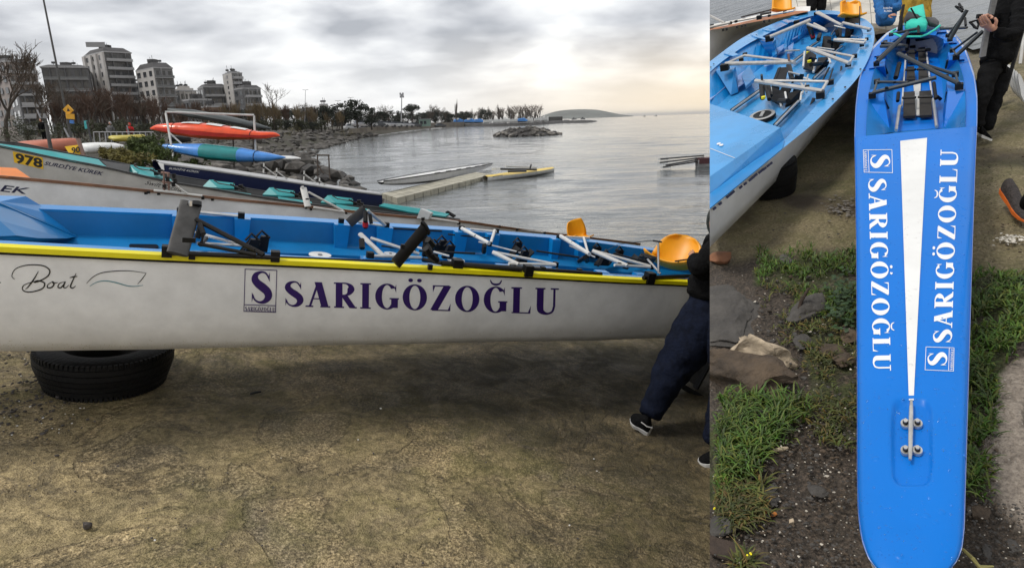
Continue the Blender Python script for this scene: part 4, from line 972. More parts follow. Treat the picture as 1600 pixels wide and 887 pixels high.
# tyre under the bow
tc_ = PL(167, 592, Vector((0, 0, -.226)), Vector((.16, 0, 1))); ta = Vector((.16, 0, 1)).normalized(); tx = Vector((1, 0, -.16)).normalized(); ty = ta.cross(tx)
m_rub = mat('black rubber', (0.006, 0.006, 0.0065), 0.6, var=.35, scale=9, bump=.3, bscale=60, spec=.25)
tR = 107*(tc_-CAM).dot(FW)/1000
def tyre(name, lab, c, Rr, ax, Wd, grp=None):
    t = thing(name, lab, 'tyre', c, grp); pr = [(.60, .04), (.62, .015), (.72, .0), (.86, .01), (.93, .035), (.965, .07)]
    z0, z1 = .10, Wd/Rr-.10; gs = []
    for k_ in range(5):
        a = z0+(z1-z0)*(k_+.08)/5; b = z0+(z1-z0)*(k_+.88)/5; gs += [(.975, a-.008), (1.0, a), (1.0, b), (.975, b+.008)]
    pr = pr+gs+[(.965, Wd/Rr-.07), (.93, Wd/Rr-.035), (.86, Wd/Rr-.01), (.72, Wd/Rr), (.62, Wd/Rr-.015), (.60, Wd/Rr-.04)]
    sq = lambda z: .90+.13*min(1, z/(Wd/Rr*.6))
    MB().lathe(c, [(r*Rr*sq(z), z*Rr) for r, z in pr]+[(.60*Rr*sq(.04), .04*Rr)], 72, ax).build('tyre_casing', m_rub, t, smooth=35)
    mb = MB()
    for k_ in range(84):
        a = 2*math.pi*k_/84; r_ = ax[0]*math.cos(a)+ax[1]*math.sin(a); tt = ax[2].cross(r_)
        for z in (.065, Wd/Rr-.065): mb.box(c+r_*Rr*.965*sq(z)+ax[2]*Rr*z, (Rr*.05, Rr*.045, Rr*.075), (r_, tt, ax[2]))
    mb.build('shoulder_lugs', m_rub, t, kind='stuff'); return t
AXT = (tx, ty, ta)
tyre('old_tyre', 'old black tyre lying flat under the bow of the white boat', tc_-ta*.01, tR*.85, AXT, .235)

# ------------------------------------------------------------------ boats behind, each an open rowing hull in its own frame
def long_boat(name, lab, grp, L_near, L_far_off, list_up, depth_h, m_h, m_d, m_g, deck_px=None, inner=.10, gun=.012, ends=(0, 0)):
    """near rim points (px, py, depth); the far rim lies off by a width across, raised by list_up"""
    Q = [D(*q) for q in L_near]; n = len(Q)
    t = thing(name, lab, 'rowing boat', Q[n//2]-Vector((0, 0, depth_h)), grp)
    ax = (Q[-1]-Q[0]); ax = Vector((ax.x, ax.y, 0)).normalized(); ac = Vector((-ax.y, ax.x, 0))
    if ac.y < 0: ac = -ac
    Fr = []
    R = []
    for i, q in enumerate(Q):
        s = i/(n-1); w_ = L_far_off(s); f = q+ac*w_+Vector((0, 0, list_up*w_)); Fr.append(f)
        dn = Vector((0, 0, -depth_h*(.75+.25*math.sin(math.pi*s)))); c = (q+f)/2
        R.append([q, q.lerp(c, .02)+dn*.25, q.lerp(c, .06)+dn*.5, q.lerp(c, .16)+dn*.75, q.lerp(c, .4)+dn*.95, c+dn, f.lerp(c, .4)+dn*.95, f.lerp(c, .16)+dn*.75, f.lerp(c, .06)+dn*.5, f])
    h = MB().rings(R, False, False).build('hull', m_h, t, smooth=60)
    up = Vector((0, 0, 1)); mb = MB()
    for line, sg in ((Q, 1), (Fr, -1)):
        mb.rings([[p-ac*sg*.012+up*gun, p+ac*sg*.035+up*gun, p+ac*sg*.035-up*gun, p-ac*sg*.012-up*gun] for p in line])
    mb.build('gunwale', m_g, t)
    I = []
    for q, f in zip(Q, Fr):
        w_ = (f-q); I.append([q+w_*.05, q+w_*.10-up*inner*.9, q+w_*.3-up*inner, q+w_*.5-up*inner*1.6, q+w_*.7-up*inner, q+w_*.90-up*inner*.9, q+w_*.95])
    MB().rings(I, False, False).build('inside', m_d, t)
    return t, Q, Fr, ac, h
def res(pts, k):
    P = catmull(pts, k); return [tuple(p) for p in P]
m_wood = mat('varnished wood edge', (0.20, 0.095, 0.05), .45, var=.3, scale=9)
m_gh = mat('grey hull paint', (0.46, 0.455, 0.44), .5, var=.1); m_ghd = mat('dark grey inside', (0.045, 0.045, 0.045), .6, var=.2)
m_teal = mat('teal gelcoat', (0.025, 0.30, 0.31), .4, var=.1); m_nv = mat('navy hull paint', (0.008, 0.016, 0.075), .35, coat=.3); m_pale = mat('pale grey deck', (0.42, 0.42, 0.42), .5)
m_odeck = mat('orange deck paint', (0.72, 0.20, 0.02), .45)
# second boat: white with a wooden edge
b2, Q2, F2, ac2, h2o = long_boat('wooden_edged_boat', 'white rowing boat with brown wooden edge and orange bow deck', None,
    res([(-260, 262, 4.2), (-60, 272, 4.35), (12, 277.5, 4.45), (130, 288, 4.65), (240, 299, 4.9), (360, 311.5, 5.2), (468, 321.5, 5.5), (600, 335.5, 6.0), (717, 345.5, 6.5), (780, 354, 6.9), (851, 363.5, 7.4), (925, 372, 8.0), (1000, 381, 8.6)], 5),
    lambda s: .75*math.sin(math.pi*min(1, max(0, .12+s*.86)))**.6, -.16, .48, m_hull, m_white, m_wood, gun=.011)
H2 = on_mesh(h2o)
letter('lettering', sans_word('KÜREK', .015, .25), quadmap((-72, 291), (44.5, 303.5), (47.5, 291.5), (-72, 278), H2), m_navy, b2)
fdk = MB(); fdk.add([D(-260, 258, 4.25), D(-60, 258, 4.6), D(25, 262.5, 4.7), D(50, 279.5, 4.52), D(10, 276.8, 4.43), D(-60, 270.5, 4.33), D(-260, 261, 4.18)], [(0, 1, 5, 6), (1, 2, 4, 5), (2, 3, 4)]); fdk.build('bow_deck', m_odeck, b2, fix=False)
def tubeD(a, b, rpx, m_, par, nm='strut', flat=1.0, n=7, upv=None):
    pa, pb = D(*a), D(*b); return MB().tube(pa, pb, rpx*a[2]/1000, n, rpx*b[2]/1000, flat, upv).build(nm, m_, par, smooth=40)
r = tubeD((240, 297.5, 4.85), (316, 306, 5.02), 1.8, m_wtube, b2, 'rigger'); tubeD((276, 291, 4.9), (293, 303, 4.95), 1.6, m_wtube, r); tubeD((268, 284, 4.9), (280, 293, 4.9), 1.5, m_wtube, r)
m_brn = mat('brown painted plate', (.22, .13, .10), .5)
for x in (256, 263): tubeD((x, 268+(x-256)*.3, 4.87), (x+1, 297, 4.86), 2.4, m_brn, r, 'upright', .5)
tubeD((252, 269.5, 4.87), (265, 271, 4.87), 1.6, m_brn, r, 'bar'); tubeD((254, 284, 4.87), (266, 286, 4.87), 2, m_brn, r, 'bar')
for x, y in ((257, 292), (272, 275), (274, 283), (271, 288), (262, 280)): MB().box(D(x, y, 4.86), (.02, .02, .035)).build('clamp', m_black, r)
r = tubeD((481, 323, 5.5), (474, 293.5, 5.55), 5, m_wtube, b2, 'rigger', .4, 12); tubeD((482, 300, 5.52), (536, 329, 5.7), 1.6, m_wtube, r); tubeD((490, 324, 5.52), (538, 331, 5.7), 1.6, m_wtube, r)
MB().box(D(480, 311, 5.47), (.025, .01, .012)).build('slot', m_black, r); MB().tube(D(473, 294, 5.54), D(472, 291, 5.54), .014, 6).build('pin', m_alu, r)
for x, y in ((478, 323.5), (486, 326), (541, 332), (317, 307), (232, 299.5), (248, 302), (317, 309), (332, 311), (228, 301)): MB().box(D(x, y+1, interp(x, [240, 541], [4.84, 5.7])), (.018, .015, .018)).build('clamp', m_black, b2)
r = tubeD((665, 340, 6.2), (716, 347.5, 6.45), 1.8, m_wtube, b2, 'rigger')
for x, y in ((661, 342), (717, 348.5), (851, 364), (780, 354), (808, 358.5)): MB().box(D(x, y, interp(x, [661, 851], [6.15, 7.35])), (.03, .03, .025)).build('clamp', m_black, b2)
tubeD((745, 350, 6.7), (851, 363.5, 7.38), 1.3, m_wtube, b2, 'rigger')
jug = thing('plastic_sheet', 'small square of white plastic standing on the wooden edge of the second boat', 'plastic sheet', D(661, 341, 6.15))
MB().prism([D(651, 341, 6.15), D(668.5, 343, 6.18), D(673.5, 333, 6.2), D(657, 326, 6.15)], Vector((.02, .03, 0))).build('sheet', mat('translucent white plastic', (.62, .64, .64), .4), jug)
# its yellow cox seat
SB2 = D(904, 362, 7.7); s2 = 7.7/1000; cx_, cy_ = (Vector((.75, .5, -.1))).normalized(), Vector((-.5, .8, 0)).normalized()
def cox2(s, t):
    x = (s-.5)*2; wd = 19*s2
    if t < .5: q = t/.5; f = -.2+q*.3; h = -.03*math.sin(q*3.1)+.03*x*x
    else: q = (t-.5)/.5; f = .1+.1*q; h = .19*q**.9; f -= .06*x*x; wd *= math.sqrt(max(0, 1-(q**3)*.5))
    return SB2+cx_*x*wd+cy_*f*.6+Vector((0, 0, h-.06+.03*x*(1 if t > .5 else 0)))
shell_seat(b2, cox2, 'cox_seat')
# third boat: grey with teal deck, number 978
b3, Q3, F3, ac3, h3o = long_boat('grey_rowing_boat', 'long grey rowing boat with teal deck and a yellow number plate', None,
    res([(-260, 196, 6.4), (-40, 225, 6.6), (0, 229, 6.65), (80, 246, 6.75), (165, 262, 6.9), (253, 282, 7.1), (317, 293, 7.35), (416, 309.5, 7.7), (500, 321, 8.0), (600, 332.5, 8.5), (660, 338, 8.9), (719, 343.5, 9.3)], 5),
    lambda s: (.85*math.sin(math.pi*min(1, max(0, .18+s*.75)))**.7)*(1 if s < .9 else max(.1, 1-(s-.9)*8)), .02, .6, m_gh, m_ghd, m_ghd, gun=.012)
H3 = on_mesh(h3o)
bowd = MB(); bowd.add([D(-260, 188, 6.5), D(-40, 218, 6.7), D(0, 224.5, 6.75), D(80, 236, 6.85), (D(154, 249, 7.15)), D(162, 257, 7.05), D(176, 266.5, 6.92), D(120, 253.8, 6.8), D(60, 241.8, 6.71), D(0, 228.8, 6.63), D(-260, 196, 6.38)], [(0, 1, 9, 10), (1, 2, 9), (2, 3, 8, 9), (3, 4, 7, 8), (4, 5, 6, 7)])
bowd.build('bow_deck', m_teal, b3, fix=False)
q_ = quadmap((22.5, 254), (68, 264.5), (67, 246.5), (20, 236.5), H3)
letter('number_plate', [[[np.array((i/6, 0)), np.array(((i+1)/6, 0)), np.array(((i+1)/6, 1)), np.array((i/6, 1))] for i in range(6)]], lambda s, t, l: q_(s, t, l+.001), mat('yellow number plate', (.82, .50, .01), .5), b3)
q_2 = quadmap((24.5, 253.5), (66.5, 262), (66.5, 247.8), (24.5, 238.5), H3)
letter('number', sans_word('978', .035), lambda s, t, l: q_2(s, t, l+.003), m_blk, b3)
letter('lettering', sans_word('SURDİYE KÜREK', .02, .28), quadmap((69, 257.5), (161, 274.5), (163, 267), (70.5, 250), H3), m_navy, b3)
letter('script_lettering', sans_word('Swift Racing', -.002, .45), quadmap((226, 288), (286, 300), (287, 293.5), (229, 281.5), H3), m_blk, b3, step=.00005)
def pan3(pts, th=.02, m_=m_teal, nm='teal_shell'): return MB().prism([D(*p) for p in pts], Vector((0, .01, -th))).build(nm, m_, b3)
for x0, y0 in ((205, 258), (330, 281), (424, 293), (515, 305)):
    d0 = interp(x0, [205, 515], [7.25, 8.2])
    pan3([(x0-14, y0+11, d0), (x0-3, y0, d0+.05), (x0+4, y0-.2, d0+.1), (x0+10, y0+12, d0)]); pan3([(x0+2, y0+1, d0+.2), (x0+36, y0+5, d0+.35), (x0+38, y0+13, d0+.3), (x0+6, y0+13, d0+.1)])
    pan3([(x0+10, y0+14, d0-.05), (x0+62, y0+22, d0+.2), (x0+66, y0+28, d0+.1), (x0+12, y0+20, d0-.12)])
    o = MB().path([D(x0+4, y0+.5, d0), D(x0+12, y0+5.5, d0), D(x0+34, y0+9, d0), D(x0+36, y0+4, d0)], .007, 5).build('wire_frame', m_gplate, b3)
    MB().tube(D(x0+30, y0+7, d0-.1), D(x0+55, y0+18, d0-.1), .012, 5).build('foot_bar', m_black, o)
    for dx, dy in ((40, 13), (50, 14), (46, 10)): MB().box(D(x0+dx, y0+dy, d0-.05), (.045, .04, .04)).build('shoe', m_black, o)
tl_ = []
for i_ in range(len(Q3)):
    if 26 <= i_ <= 56: w_ = F3[i_]-Q3[i_]; tl_.append([Q3[i_]+w_*.05-Vector((0, 0, .012)), Q3[i_]+w_*.15-Vector((0, 0, .03)), Q3[i_]+w_*.17-Vector((0, 0, .09))])
MB().rings(tl_, False, False).build('inner_ledge', m_teal, b3)
pan3([(592, 321, 8.6), (600, 317.5, 8.7), (660, 326, 9.0), (702, 334, 9.15), (696, 338, 9.0), (640, 331, 8.8)]); pan3([(696, 331, 9.2), (700, 329, 9.2), (712, 336, 9.25), (708, 338, 9.2)], nm='stern_post', m_=m_black)
pan3([(158, 251, 7.2), (170, 263, 7.05), (200, 270, 7.1), (203, 257.5, 7.3)], m_=m_ghd, nm='bulkhead'); pan3([(222, 263, 7.3), (252, 268, 7.4), (256, 279, 7.2), (215, 272.5, 7.1)], m_=m_teal)
# rack upright beside the second boat's stern etc: fourth boat, navy
b4, Q4, F4, ac4, h4o = long_boat('navy_rowing_boat', 'navy blue rowing boat with pale deck and white lettering', None,
    res([(250, 255.5, 9.2), (330, 266.5, 9.7), (420, 279.5, 10.4), (500, 291.5, 11.0), (560, 300, 11.5), (597, 304.5, 11.9)], 6),
    lambda s: .7*math.sin(math.pi*min(1, max(0, .1+s*.86)))**.6, .10, .34, m_nv, m_pale, m_pale, inner=-.02, gun=.01)
H4 = on_mesh(h4o)
letter('lettering', sans_word('SURDİYE KÜREK', .02, .25), quadmap((263.5, 264.2), (311, 270.2), (312.5, 266.6), (264.5, 260.2), H4), m_white, b4, step=.00003)
MB().prism([D(247, 254, 9.18), D(256, 256.5, 9.2), D(257, 266, 9.2), D(253, 264, 9.18)], Vector((.01, -.03, 0))).build('white_stem', m_white, b4)
for x, y in ((412, 262), (432, 270), (475, 274), (499, 285)):
    d0 = interp(x, [412, 499], [10.5, 11.2]); o = tubeD((x-.5, y+8, d0), (x+.5, y-7, d0), 2.0, m_wtube, b4, 'rigger', .5); tubeD((x+1, y-2, d0), (x+18, y+11, d0+.2), .9, m_wtube, o)
    MB().box(D(x, y, d0-.03), (.02, .01, .03)).build('slot', m_black, o)

# ------------------------------------------------------------------ rack with kayaks
m_rackw = mat('white rack pipe', (.55, .55, .53), .5, var=.15); m_rust = mat('rusty pipe', (.06, .042, .03), .7, var=.4, scale=8)
rk = thing('boat_rack', 'white pipe rack that carries the orange and blue kayaks', 'boat rack', D(272, 250, 14))
for pts, r_, mm in (([(258, 175, 13.8), (397, 180, 14.4)], 1.6, m_rackw), ([(259, 177, 13.8), (272, 252, 13.6)], 1.7, m_rackw), ([(397, 181, 14.4), (400, 250, 14.4)], 1.6, m_rackw), ([(264, 207, 13.8), (284, 225, 13.8)], 1.3, m_rackw), ([(261, 205, 14.2), (398, 216, 14.6)], 1.2, m_rust), ([(364, 212, 14.6), (366, 262, 14.6)], 1.1, m_rust), ([(396, 214, 14.7), (395, 258, 14.7)], 1.1, m_rust)):
    MB().path([D(*p) for p in pts], [r_*p[2]/1000 for p in pts], 7).build('pipe', mm, rk)
def kayak(lab, top, bot, dep, m_, wid=.6, split=None, cap=None, grp=None, hull_name='hull'):
    """closed kayak from its upper and lower outline in photo pixels"""
    xs_ = np.linspace(top[0][0], top[-1][0], 40); t = thing('kayak', lab, 'kayak', D(top[len(top)//2][0], bot[len(bot)//2][1], dep), grp)
    TX, TY = zip(*top); BX, BY = zip(*bot); n = len(xs_)
    def ring(x):
        s = (x-xs_[0])/(xs_[-1]-xs_[0]); d0 = dep+.5*s; a, b = D(x, interp(x, TX, TY), d0), D(x, interp(x, BX, BY)+.05, d0); c = (a+b)/2; hv = (a-b)/2
        w_ = wid*.5*max(.02, math.sin(math.pi*min(1, max(0, s))))**.75; yv = Vector((.05, 1, 0))
        return [c+hv*math.sin(q)*(abs(math.sin(q))**-.25 if abs(math.sin(q)) > .01 else 1)+yv*w_*math.cos(q) for q in [2*math.pi*k_/14+.01 for k_ in range(14)]]
    segs = split or [(xs_[0], xs_[-1], m_)]
    for a, b, mm in segs:
        xx = [a]+[x for x in xs_ if a < x < b]+[b]; MB().rings([ring(x) for x in xx]).build(hull_name if mm is m_ else 'hull_band', mm, t, smooth=50)
    return t, ring
m_ored = mat('orange red gelcoat', (.80, .075, .008), .35, coat=.3); m_oredd = mat('red trim', (.55, .03, .02), .4); m_kblue = mat('kayak blue', (.06, .26, .68), .35, coat=.3); m_kteal = mat('kayak teal', (.004, .22, .22), .35, coat=.3); m_kdark = mat('dark green grey kayak', (.05, .06, .06), .5)
k1, rg = kayak('orange red kayak with white deck patches on the upper arm of the rack', [(235, 200), (243, 195), (262, 192.5), (300, 191), (330, 193), (370, 199), (405, 205.5), (430, 206.5), (437, 211)], [(235, 202), (260, 208), (300, 215), (345, 219), (385, 218.5), (415, 217), (437, 213)], 14.0, m_ored)
rg1 = rg
for a, b in ((288, 318), (328, 352), (365, 388)):
    mb = MB().rings([[p+Vector((0, -.012, .012)) for p in rg(x)[3:6]] for x in np.linspace(a, b, 6)], False, False); mb.build('deck_patch', m_white, k1)
mb = MB().rings([[rg(x)[k_]+Vector((0, -.012, .004)) for k_ in (7, 8)] for x in np.linspace(245, 432, 30)], False, False); mb.build('seam_line', m_oredd, k1)
k2, rg = kayak('blue kayak with a teal middle band on the lower arm of the rack', [(248, 226), (270, 224.5), (318, 224.5), (376, 231), (420, 239), (446, 245)], [(248, 231), (290, 242), (330, 250), (376, 253.5), (420, 252.5), (446, 247)], 13.7, m_kblue, split=[(248, 319, m_kblue), (319, 377, m_kteal), (377, 446, m_kblue)])
def straps(par, rg_, xs_):
    for x in xs_: MB().path([p+(p-sum(rg_(x), Vector())/14)*.02 for p in rg_(x)]+[rg_(x)[0]], .008, 4).build('strap', m_black, par)
straps(k2, rg, (266, 402)); straps(k1, rg1, (275, 396))
kayak('white pointed tip of a kayak behind the blue kayak', [(425, 243.5), (450, 243.5), (470, 247)], [(425, 249), (450, 250), (470, 248.5)], 14.3, m_white)
kayak('dark grey kayak lying on the top of the rack', [(262, 169), (300, 171), (360, 182), (400, 192), (424, 200)], [(262, 176), (300, 184), (350, 192), (395, 200), (424, 202)], 15.2, m_kdark)
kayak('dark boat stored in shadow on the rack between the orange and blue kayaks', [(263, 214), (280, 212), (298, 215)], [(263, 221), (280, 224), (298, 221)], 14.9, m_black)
kayak('yellow canoe lying upside down on the weedy bank', [(170, 213), (176, 211.5), (200, 211), (222, 210), (228, 213)], [(170, 217), (185, 221.5), (205, 221), (222, 218.5), (228, 216)], 17, mat('dull yellow gelcoat', (.50, .42, .08), .5))
kayak('white upturned boat on the bank under the yellow canoe', [(126, 224), (145, 222.5), (175, 223), (197, 228)], [(126, 240), (150, 240), (180, 237), (197, 231)], 14.5, m_white)
cb, _ = kayak('faded coral red boat on the bank left of the white upturned boat', [(8, 226), (40, 220), (80, 217), (112, 215.5), (122, 218), (126, 226)], [(8, 233), (60, 240), (95, 238), (126, 233)], 11.5, mat('faded coral red', (.48, .16, .10), .5))
yp = [D(101, 229, 11.0), D(125, 226, 11.1), D(126, 241, 11.1), D(110, 243, 11.0)]
pl = MB().prism(yp, Vector((0, .04, 0))).build('number_plate', mat('yellow number plate', (.82, .50, .01), .5), cb)
def flatmap(q, lift=.004):
    nrm = (q[1]-q[0]).cross(q[3]-q[0]).normalized(); nrm = nrm if nrm.dot(CAM-q[0]) > 0 else -nrm
    return lambda s, t, l: (q[0]*(1-s)+q[1]*s)*(1-t)+(q[3]*(1-s)+q[2]*s)*t+nrm*(lift+l)
letter('number', sans_word('90', .03), flatmap([D(113, 239.5, 10.98), D(125, 238, 11.05), D(124.5, 228.5, 11.05), D(111, 231, 10.98)]), m_blk, cb)
tubeD((122, 217, 11.1), (131, 244, 11.1), 3, m_brn, cb, 'transom')

# ------------------------------------------------------------------ poles, signs, railing
def pole(nm, lab, a, b, r_, m_, cat='pole', grp=None):
    t = thing(nm, lab, cat, D(*a), grp); MB().tube(D(*a), D(*b), r_*a[2]/1000, 8, r_*.75*b[2]/1000).build('post', m_, t); return t
m_sgn = mat('orange yellow sign paint', (.75, .38, .02), .5)
lp = pole('leaning_pole', 'tall thin leaning grey pole carrying orange yellow diamond sign', (113, 225, 20), (62, -30, 20), 1.7, m_gplate)
def sign(px, py, r_, d_, m_, par, nm='sign', diamond=True, asp=1.0):
    c = D(px, py, d_); s = r_*d_/1000; X, Z = Vector((1, 0, -.12)), Vector((.12, 0, 1))
    pts = [c+X*s, c+Z*s, c-X*s, c-Z*s] if diamond else [c-X*s-Z*s*asp, c+X*s-Z*s*asp, c+X*s+Z*s*asp, c-X*s+Z*s*asp]
    return MB().prism(pts, Vector((0, .05, 0))).build(nm, m_, par)
sign(106, 172, 8, 19.9, m_sgn, lp, 'diamond_sign'); sign(109, 182, 6, 19.88, m_sgn, lp, 'plate_sign', False, .65); sign(111.5, 190.5, 2.8, 19.88, mat('blue sign paint', (.06, .2, .55), .5), lp, 'round_sign', False, .9)
c = D(106.5, 172, 19.8); u_ = .0199
MB().prism([c+Vector((-2.5*u_, 0, -2*u_)), c+Vector((2.5*u_, 0, -2*u_)), c+Vector((0, 0, 3*u_))], Vector((0, .01, 0))).build('sign_symbol', m_blk, lp)
ts = thing('banner', 'slim teal banner on a pole left of the hooded person', 'banner', D(134, 215, 24)); MB().prism([D(131, 189, 24), D(135.5, 188.5, 24), D(137, 201, 24), D(132.5, 201.5, 24)], Vector((0, .04, 0))).build('cloth', m_teal, ts); MB().tube(D(136, 190, 24), D(143, 222, 24), .035, 6).build('post', m_dark, ts)
pole('grey_post', 'short thick grey post in front of the coral red boat', (80, 236, 10.6), (72, 193, 10.6), 3.0, m_gplate, 'post')
for i, (x0, y0, x1, y1) in enumerate(((58, 172, 68, 195), (198, 196, 202, 214), (100, 200, 108, 215), (166, 200, 170, 216))):
    pole('thin_post', ['thin leaning white post left of the yellow sign', 'thin grey post beside the red jacket', 'thin dark post under the yellow sign', 'thin grey post left of the hooded person'][i], (x1, y1, 22), (x0, y0, 22), 1.4, m_grey, 'post')
fr = thing('landing_rail', 'rusty brown rail frame standing on the water edge by the navy boat', 'railing', D(505, 275, 14.5))
for a, b in (((496.5, 276, 14.5), (496, 240.5, 14.5)), ((515.5, 280, 14.5), (513.5, 242, 14.5)), ((496, 242.5, 14.5), (515, 242.5, 14.5)), ((497, 258, 14.5), (506, 272, 14.5))): tubeD(a, b, 1.1, m_rust, fr, 'bar')
mr = thing('metal_fence', 'low grey tubular fence behind the upturned boats', 'fence', D(185, 218, 21))
for x in range(146, 240, 9):
    MB().tube(D(x+1.5, 222, 21), D(x, 206, 21), .018, 5).build('post', m_grey, mr)
MB().tube(D(146, 206.5, 21), D(240, 200.5+6, 21), .018, 5).build('rail', m_grey, mr)
# rocks beside the rail, the bank weeds
rs = random.Random(8)
for i, (x, y, r_, d_) in enumerate(((512, 272, .35, 15.5), (484, 266, .3, 16), (465, 262, .4, 16.5), (448, 257, .35, 17.5), (430, 255, .35, 18), (505, 278, .25, 14.8), (470, 253, .4, 19), (455, 248, .35, 21), (440, 246, .4, 22), (420, 248, .4, 21))):
    put_rock(D(x, y, d_), r_, rs, 'dark boulder at the water edge behind the navy boat', 'dark boulders behind the navy boat', mi=1 if i % 2 else 0)
def bush(lab, px, py, d_, r_, n, m_, grp, hz=.8):
    c = D(px, py, d_); t = thing('weed_bush', lab, 'bush', c-Vector((0, 0, r_*hz)), grp); mb = MB(); rs = random.Random(int(px*3+py))
    cl = [(Vector((rs.gauss(0, .5), rs.gauss(0, .5), rs.uniform(-.7, .4)))*r_, rs.uniform(.15, .36)*r_) for _ in range(22)]
    for k_ in range(int(n*1.6)):
        q, R_ = rs.choice(cl); p = c+Vector((q.x, q.y, q.z*hz))+Vector((rs.gauss(0, 1), rs.gauss(0, 1), rs.gauss(0, 1))).normalized()*R_*rs.random()**.4
        x = Vector((rs.gauss(0, 1), rs.gauss(0, 1), rs.gauss(.3, .8))).normalized()*.055*rs.uniform(.5, 1.6); y = x.cross(Vector((rs.gauss(0, 1), rs.gauss(0, 1), rs.gauss(0, 1)))).normalized()*.013
        mb.poly([p-x, p-y, p+x, p+y])
    mb.build('leaves', m_, t, fix=False); st = MB()
    for q, R_ in cl[:8]: st.tube(c-Vector((0, 0, r_*hz)), c+Vector((q.x, q.y, q.z*hz)), .012, 4)
    st.build('stems', m_twig, t)
m_bush2 = mat('yellowish weed leaves', (0.16, 0.14, 0.04), .8, var=.5, scale=4)
for i, (x, y, d_, r_, n, m_, lab) in enumerate(((228, 226, 13, .34, 900, m_bush, 'green weeds between the yellow canoe and the blue kayak'), (212, 232, 12.2, .3, 800, m_bush, 'green weeds right of the white upturned boat'), (238, 240, 11.8, .3, 700, m_bush, 'green weeds left of the navy boat bow'), (196, 243, 11.2, .26, 600, m_bush2, 'yellowish weeds behind the teal bow deck'), (170, 240, 11.5, .2, 400, m_bush2, 'yellowish weeds in front of the white upturned boat'), (255, 232, 14.6, .3, 600, m_bush, 'green weeds under the blue kayak left end'), (300, 258, 13.8, .25, 500, m_bush, 'green weeds under the blue kayak middle'), (180, 200, 22, .7, 500, m_leaf2, 'dark shrub behind the hooded person'), (40, 200, 24, .9, 900, m_leaf2, 'dark palm like shrub under the big bare tree'), (230, 205, 24, .7, 500, m_leaf2, 'dark shrub left of the boat rack'), (455, 202, 80, 1.6, 300, m_bush2, 'yellowish weeds on the bank above the boulders'), (545, 207, 105, 2, 300, m_bush2, 'yellowish weeds on the bank below the dark evergreens'), (340, 205, 30, .9, 500, m_leaf2, 'dark shrub behind the orange kayak'), (90, 205, 26, .9, 600, m_leaf2, 'dark shrub under the yellow sign'), (140, 205, 26, .8, 500, m_leaf2, 'dark shrub behind the teal banner'))):
    bush(lab, x, y, d_, r_, n, m_, 'weeds and shrubs on the bank')

# ------------------------------------------------------------------ floating dock and craft on the water
dz = SEA_Z+.17
A0, A1, A2, A3 = OZ(595, 302, dz), OZ(620, 309.5, dz), OZ(770, 272.5, dz), OZ(768, 256.5, dz)
m_dock = mat('weathered plastic float', (0.36, 0.34, 0.27), .75, var=.22, scale=2.5, bump=.4, bscale=20)
dk = thing('floating_dock', 'pale floating dock of plastic cubes reaching out into the water', 'dock', (A0+A1)/2-Vector((0, 0, .4)))
e1 = (A2-A1); nL = 14; e0 = (A0-A1); 
w3 = e0*1.0
for i in range(nL):
    for j in range(3):
        a = A1+e1*(i/nL)+w3*(j/3); b = A1+e1*((i+1)/nL)+w3*(j/3); g = e1*.0022; h_ = w3*.012; z = .008*noise.noise(Vector((i*1.3, j*2.1, 0)))
        t4 = [a+g+h_, b-g+h_, b-g+w3/3-h_, a+g+w3/3-h_]; t4 = [p+Vector((0, 0, z)) for p in t4]; MB().hexa([p-Vector((0, 0, .42)) for p in t4], t4).build('float_cube', m_dock, dk)
# grey white shell lying on the dock
sh = thing('racing_shell', 'slim white rowing shell lying across the floating dock', 'rowing shell', OZ(690, 278, dz))
a, b = D(595, 284.5, 21.5), D(767, 256, 33); R = []; ax_ = (b-a).normalized(); cr_ = Vector((-ax_.y, ax_.x, 0)).normalized(); R2 = []
for s in np.linspace(0, 1, 30):
    c = a.lerp(b, s)+Vector((0, 0, .02+.0*math.sin(s*3.1))); h_ = .42*math.sin(math.pi*min(1, .03+s*.95))**.55
    R.append([c-cr_*h_, c-cr_*h_*.95-Vector((0, 0, h_*.6)), c-Vector((0, 0, h_*.9)), c+cr_*h_*.95-Vector((0, 0, h_*.6)), c+cr_*h_]); R2.append([c-cr_*h_+Vector((0, 0, .012)), c-cr_*h_*.72-Vector((0, 0, .02)), c+cr_*h_*.72-Vector((0, 0, .02)), c+cr_*h_+Vector((0, 0, .012))])
MB().rings(R, False, False).build('hull', mat('pale grey hull', (.40, .41, .43), .4), sh, smooth=60); MB().rings(R2, False, False).build('deck', m_white, sh)
g = MB(); 
for k_ in (0, 3): g.path([r_[k_] for r_ in R2], .022, 5)
g.build('gunwale', m_dark, sh)
for s in (.35, .45, .55, .65, .75, .83): c = a.lerp(b, s)+Vector((0, 0, .03)); MB().box(c-cr_*.3, (.5, .05, .05), (ax_, cr_, Vector((0, 0, 1)))).build('rib', m_dark, sh)
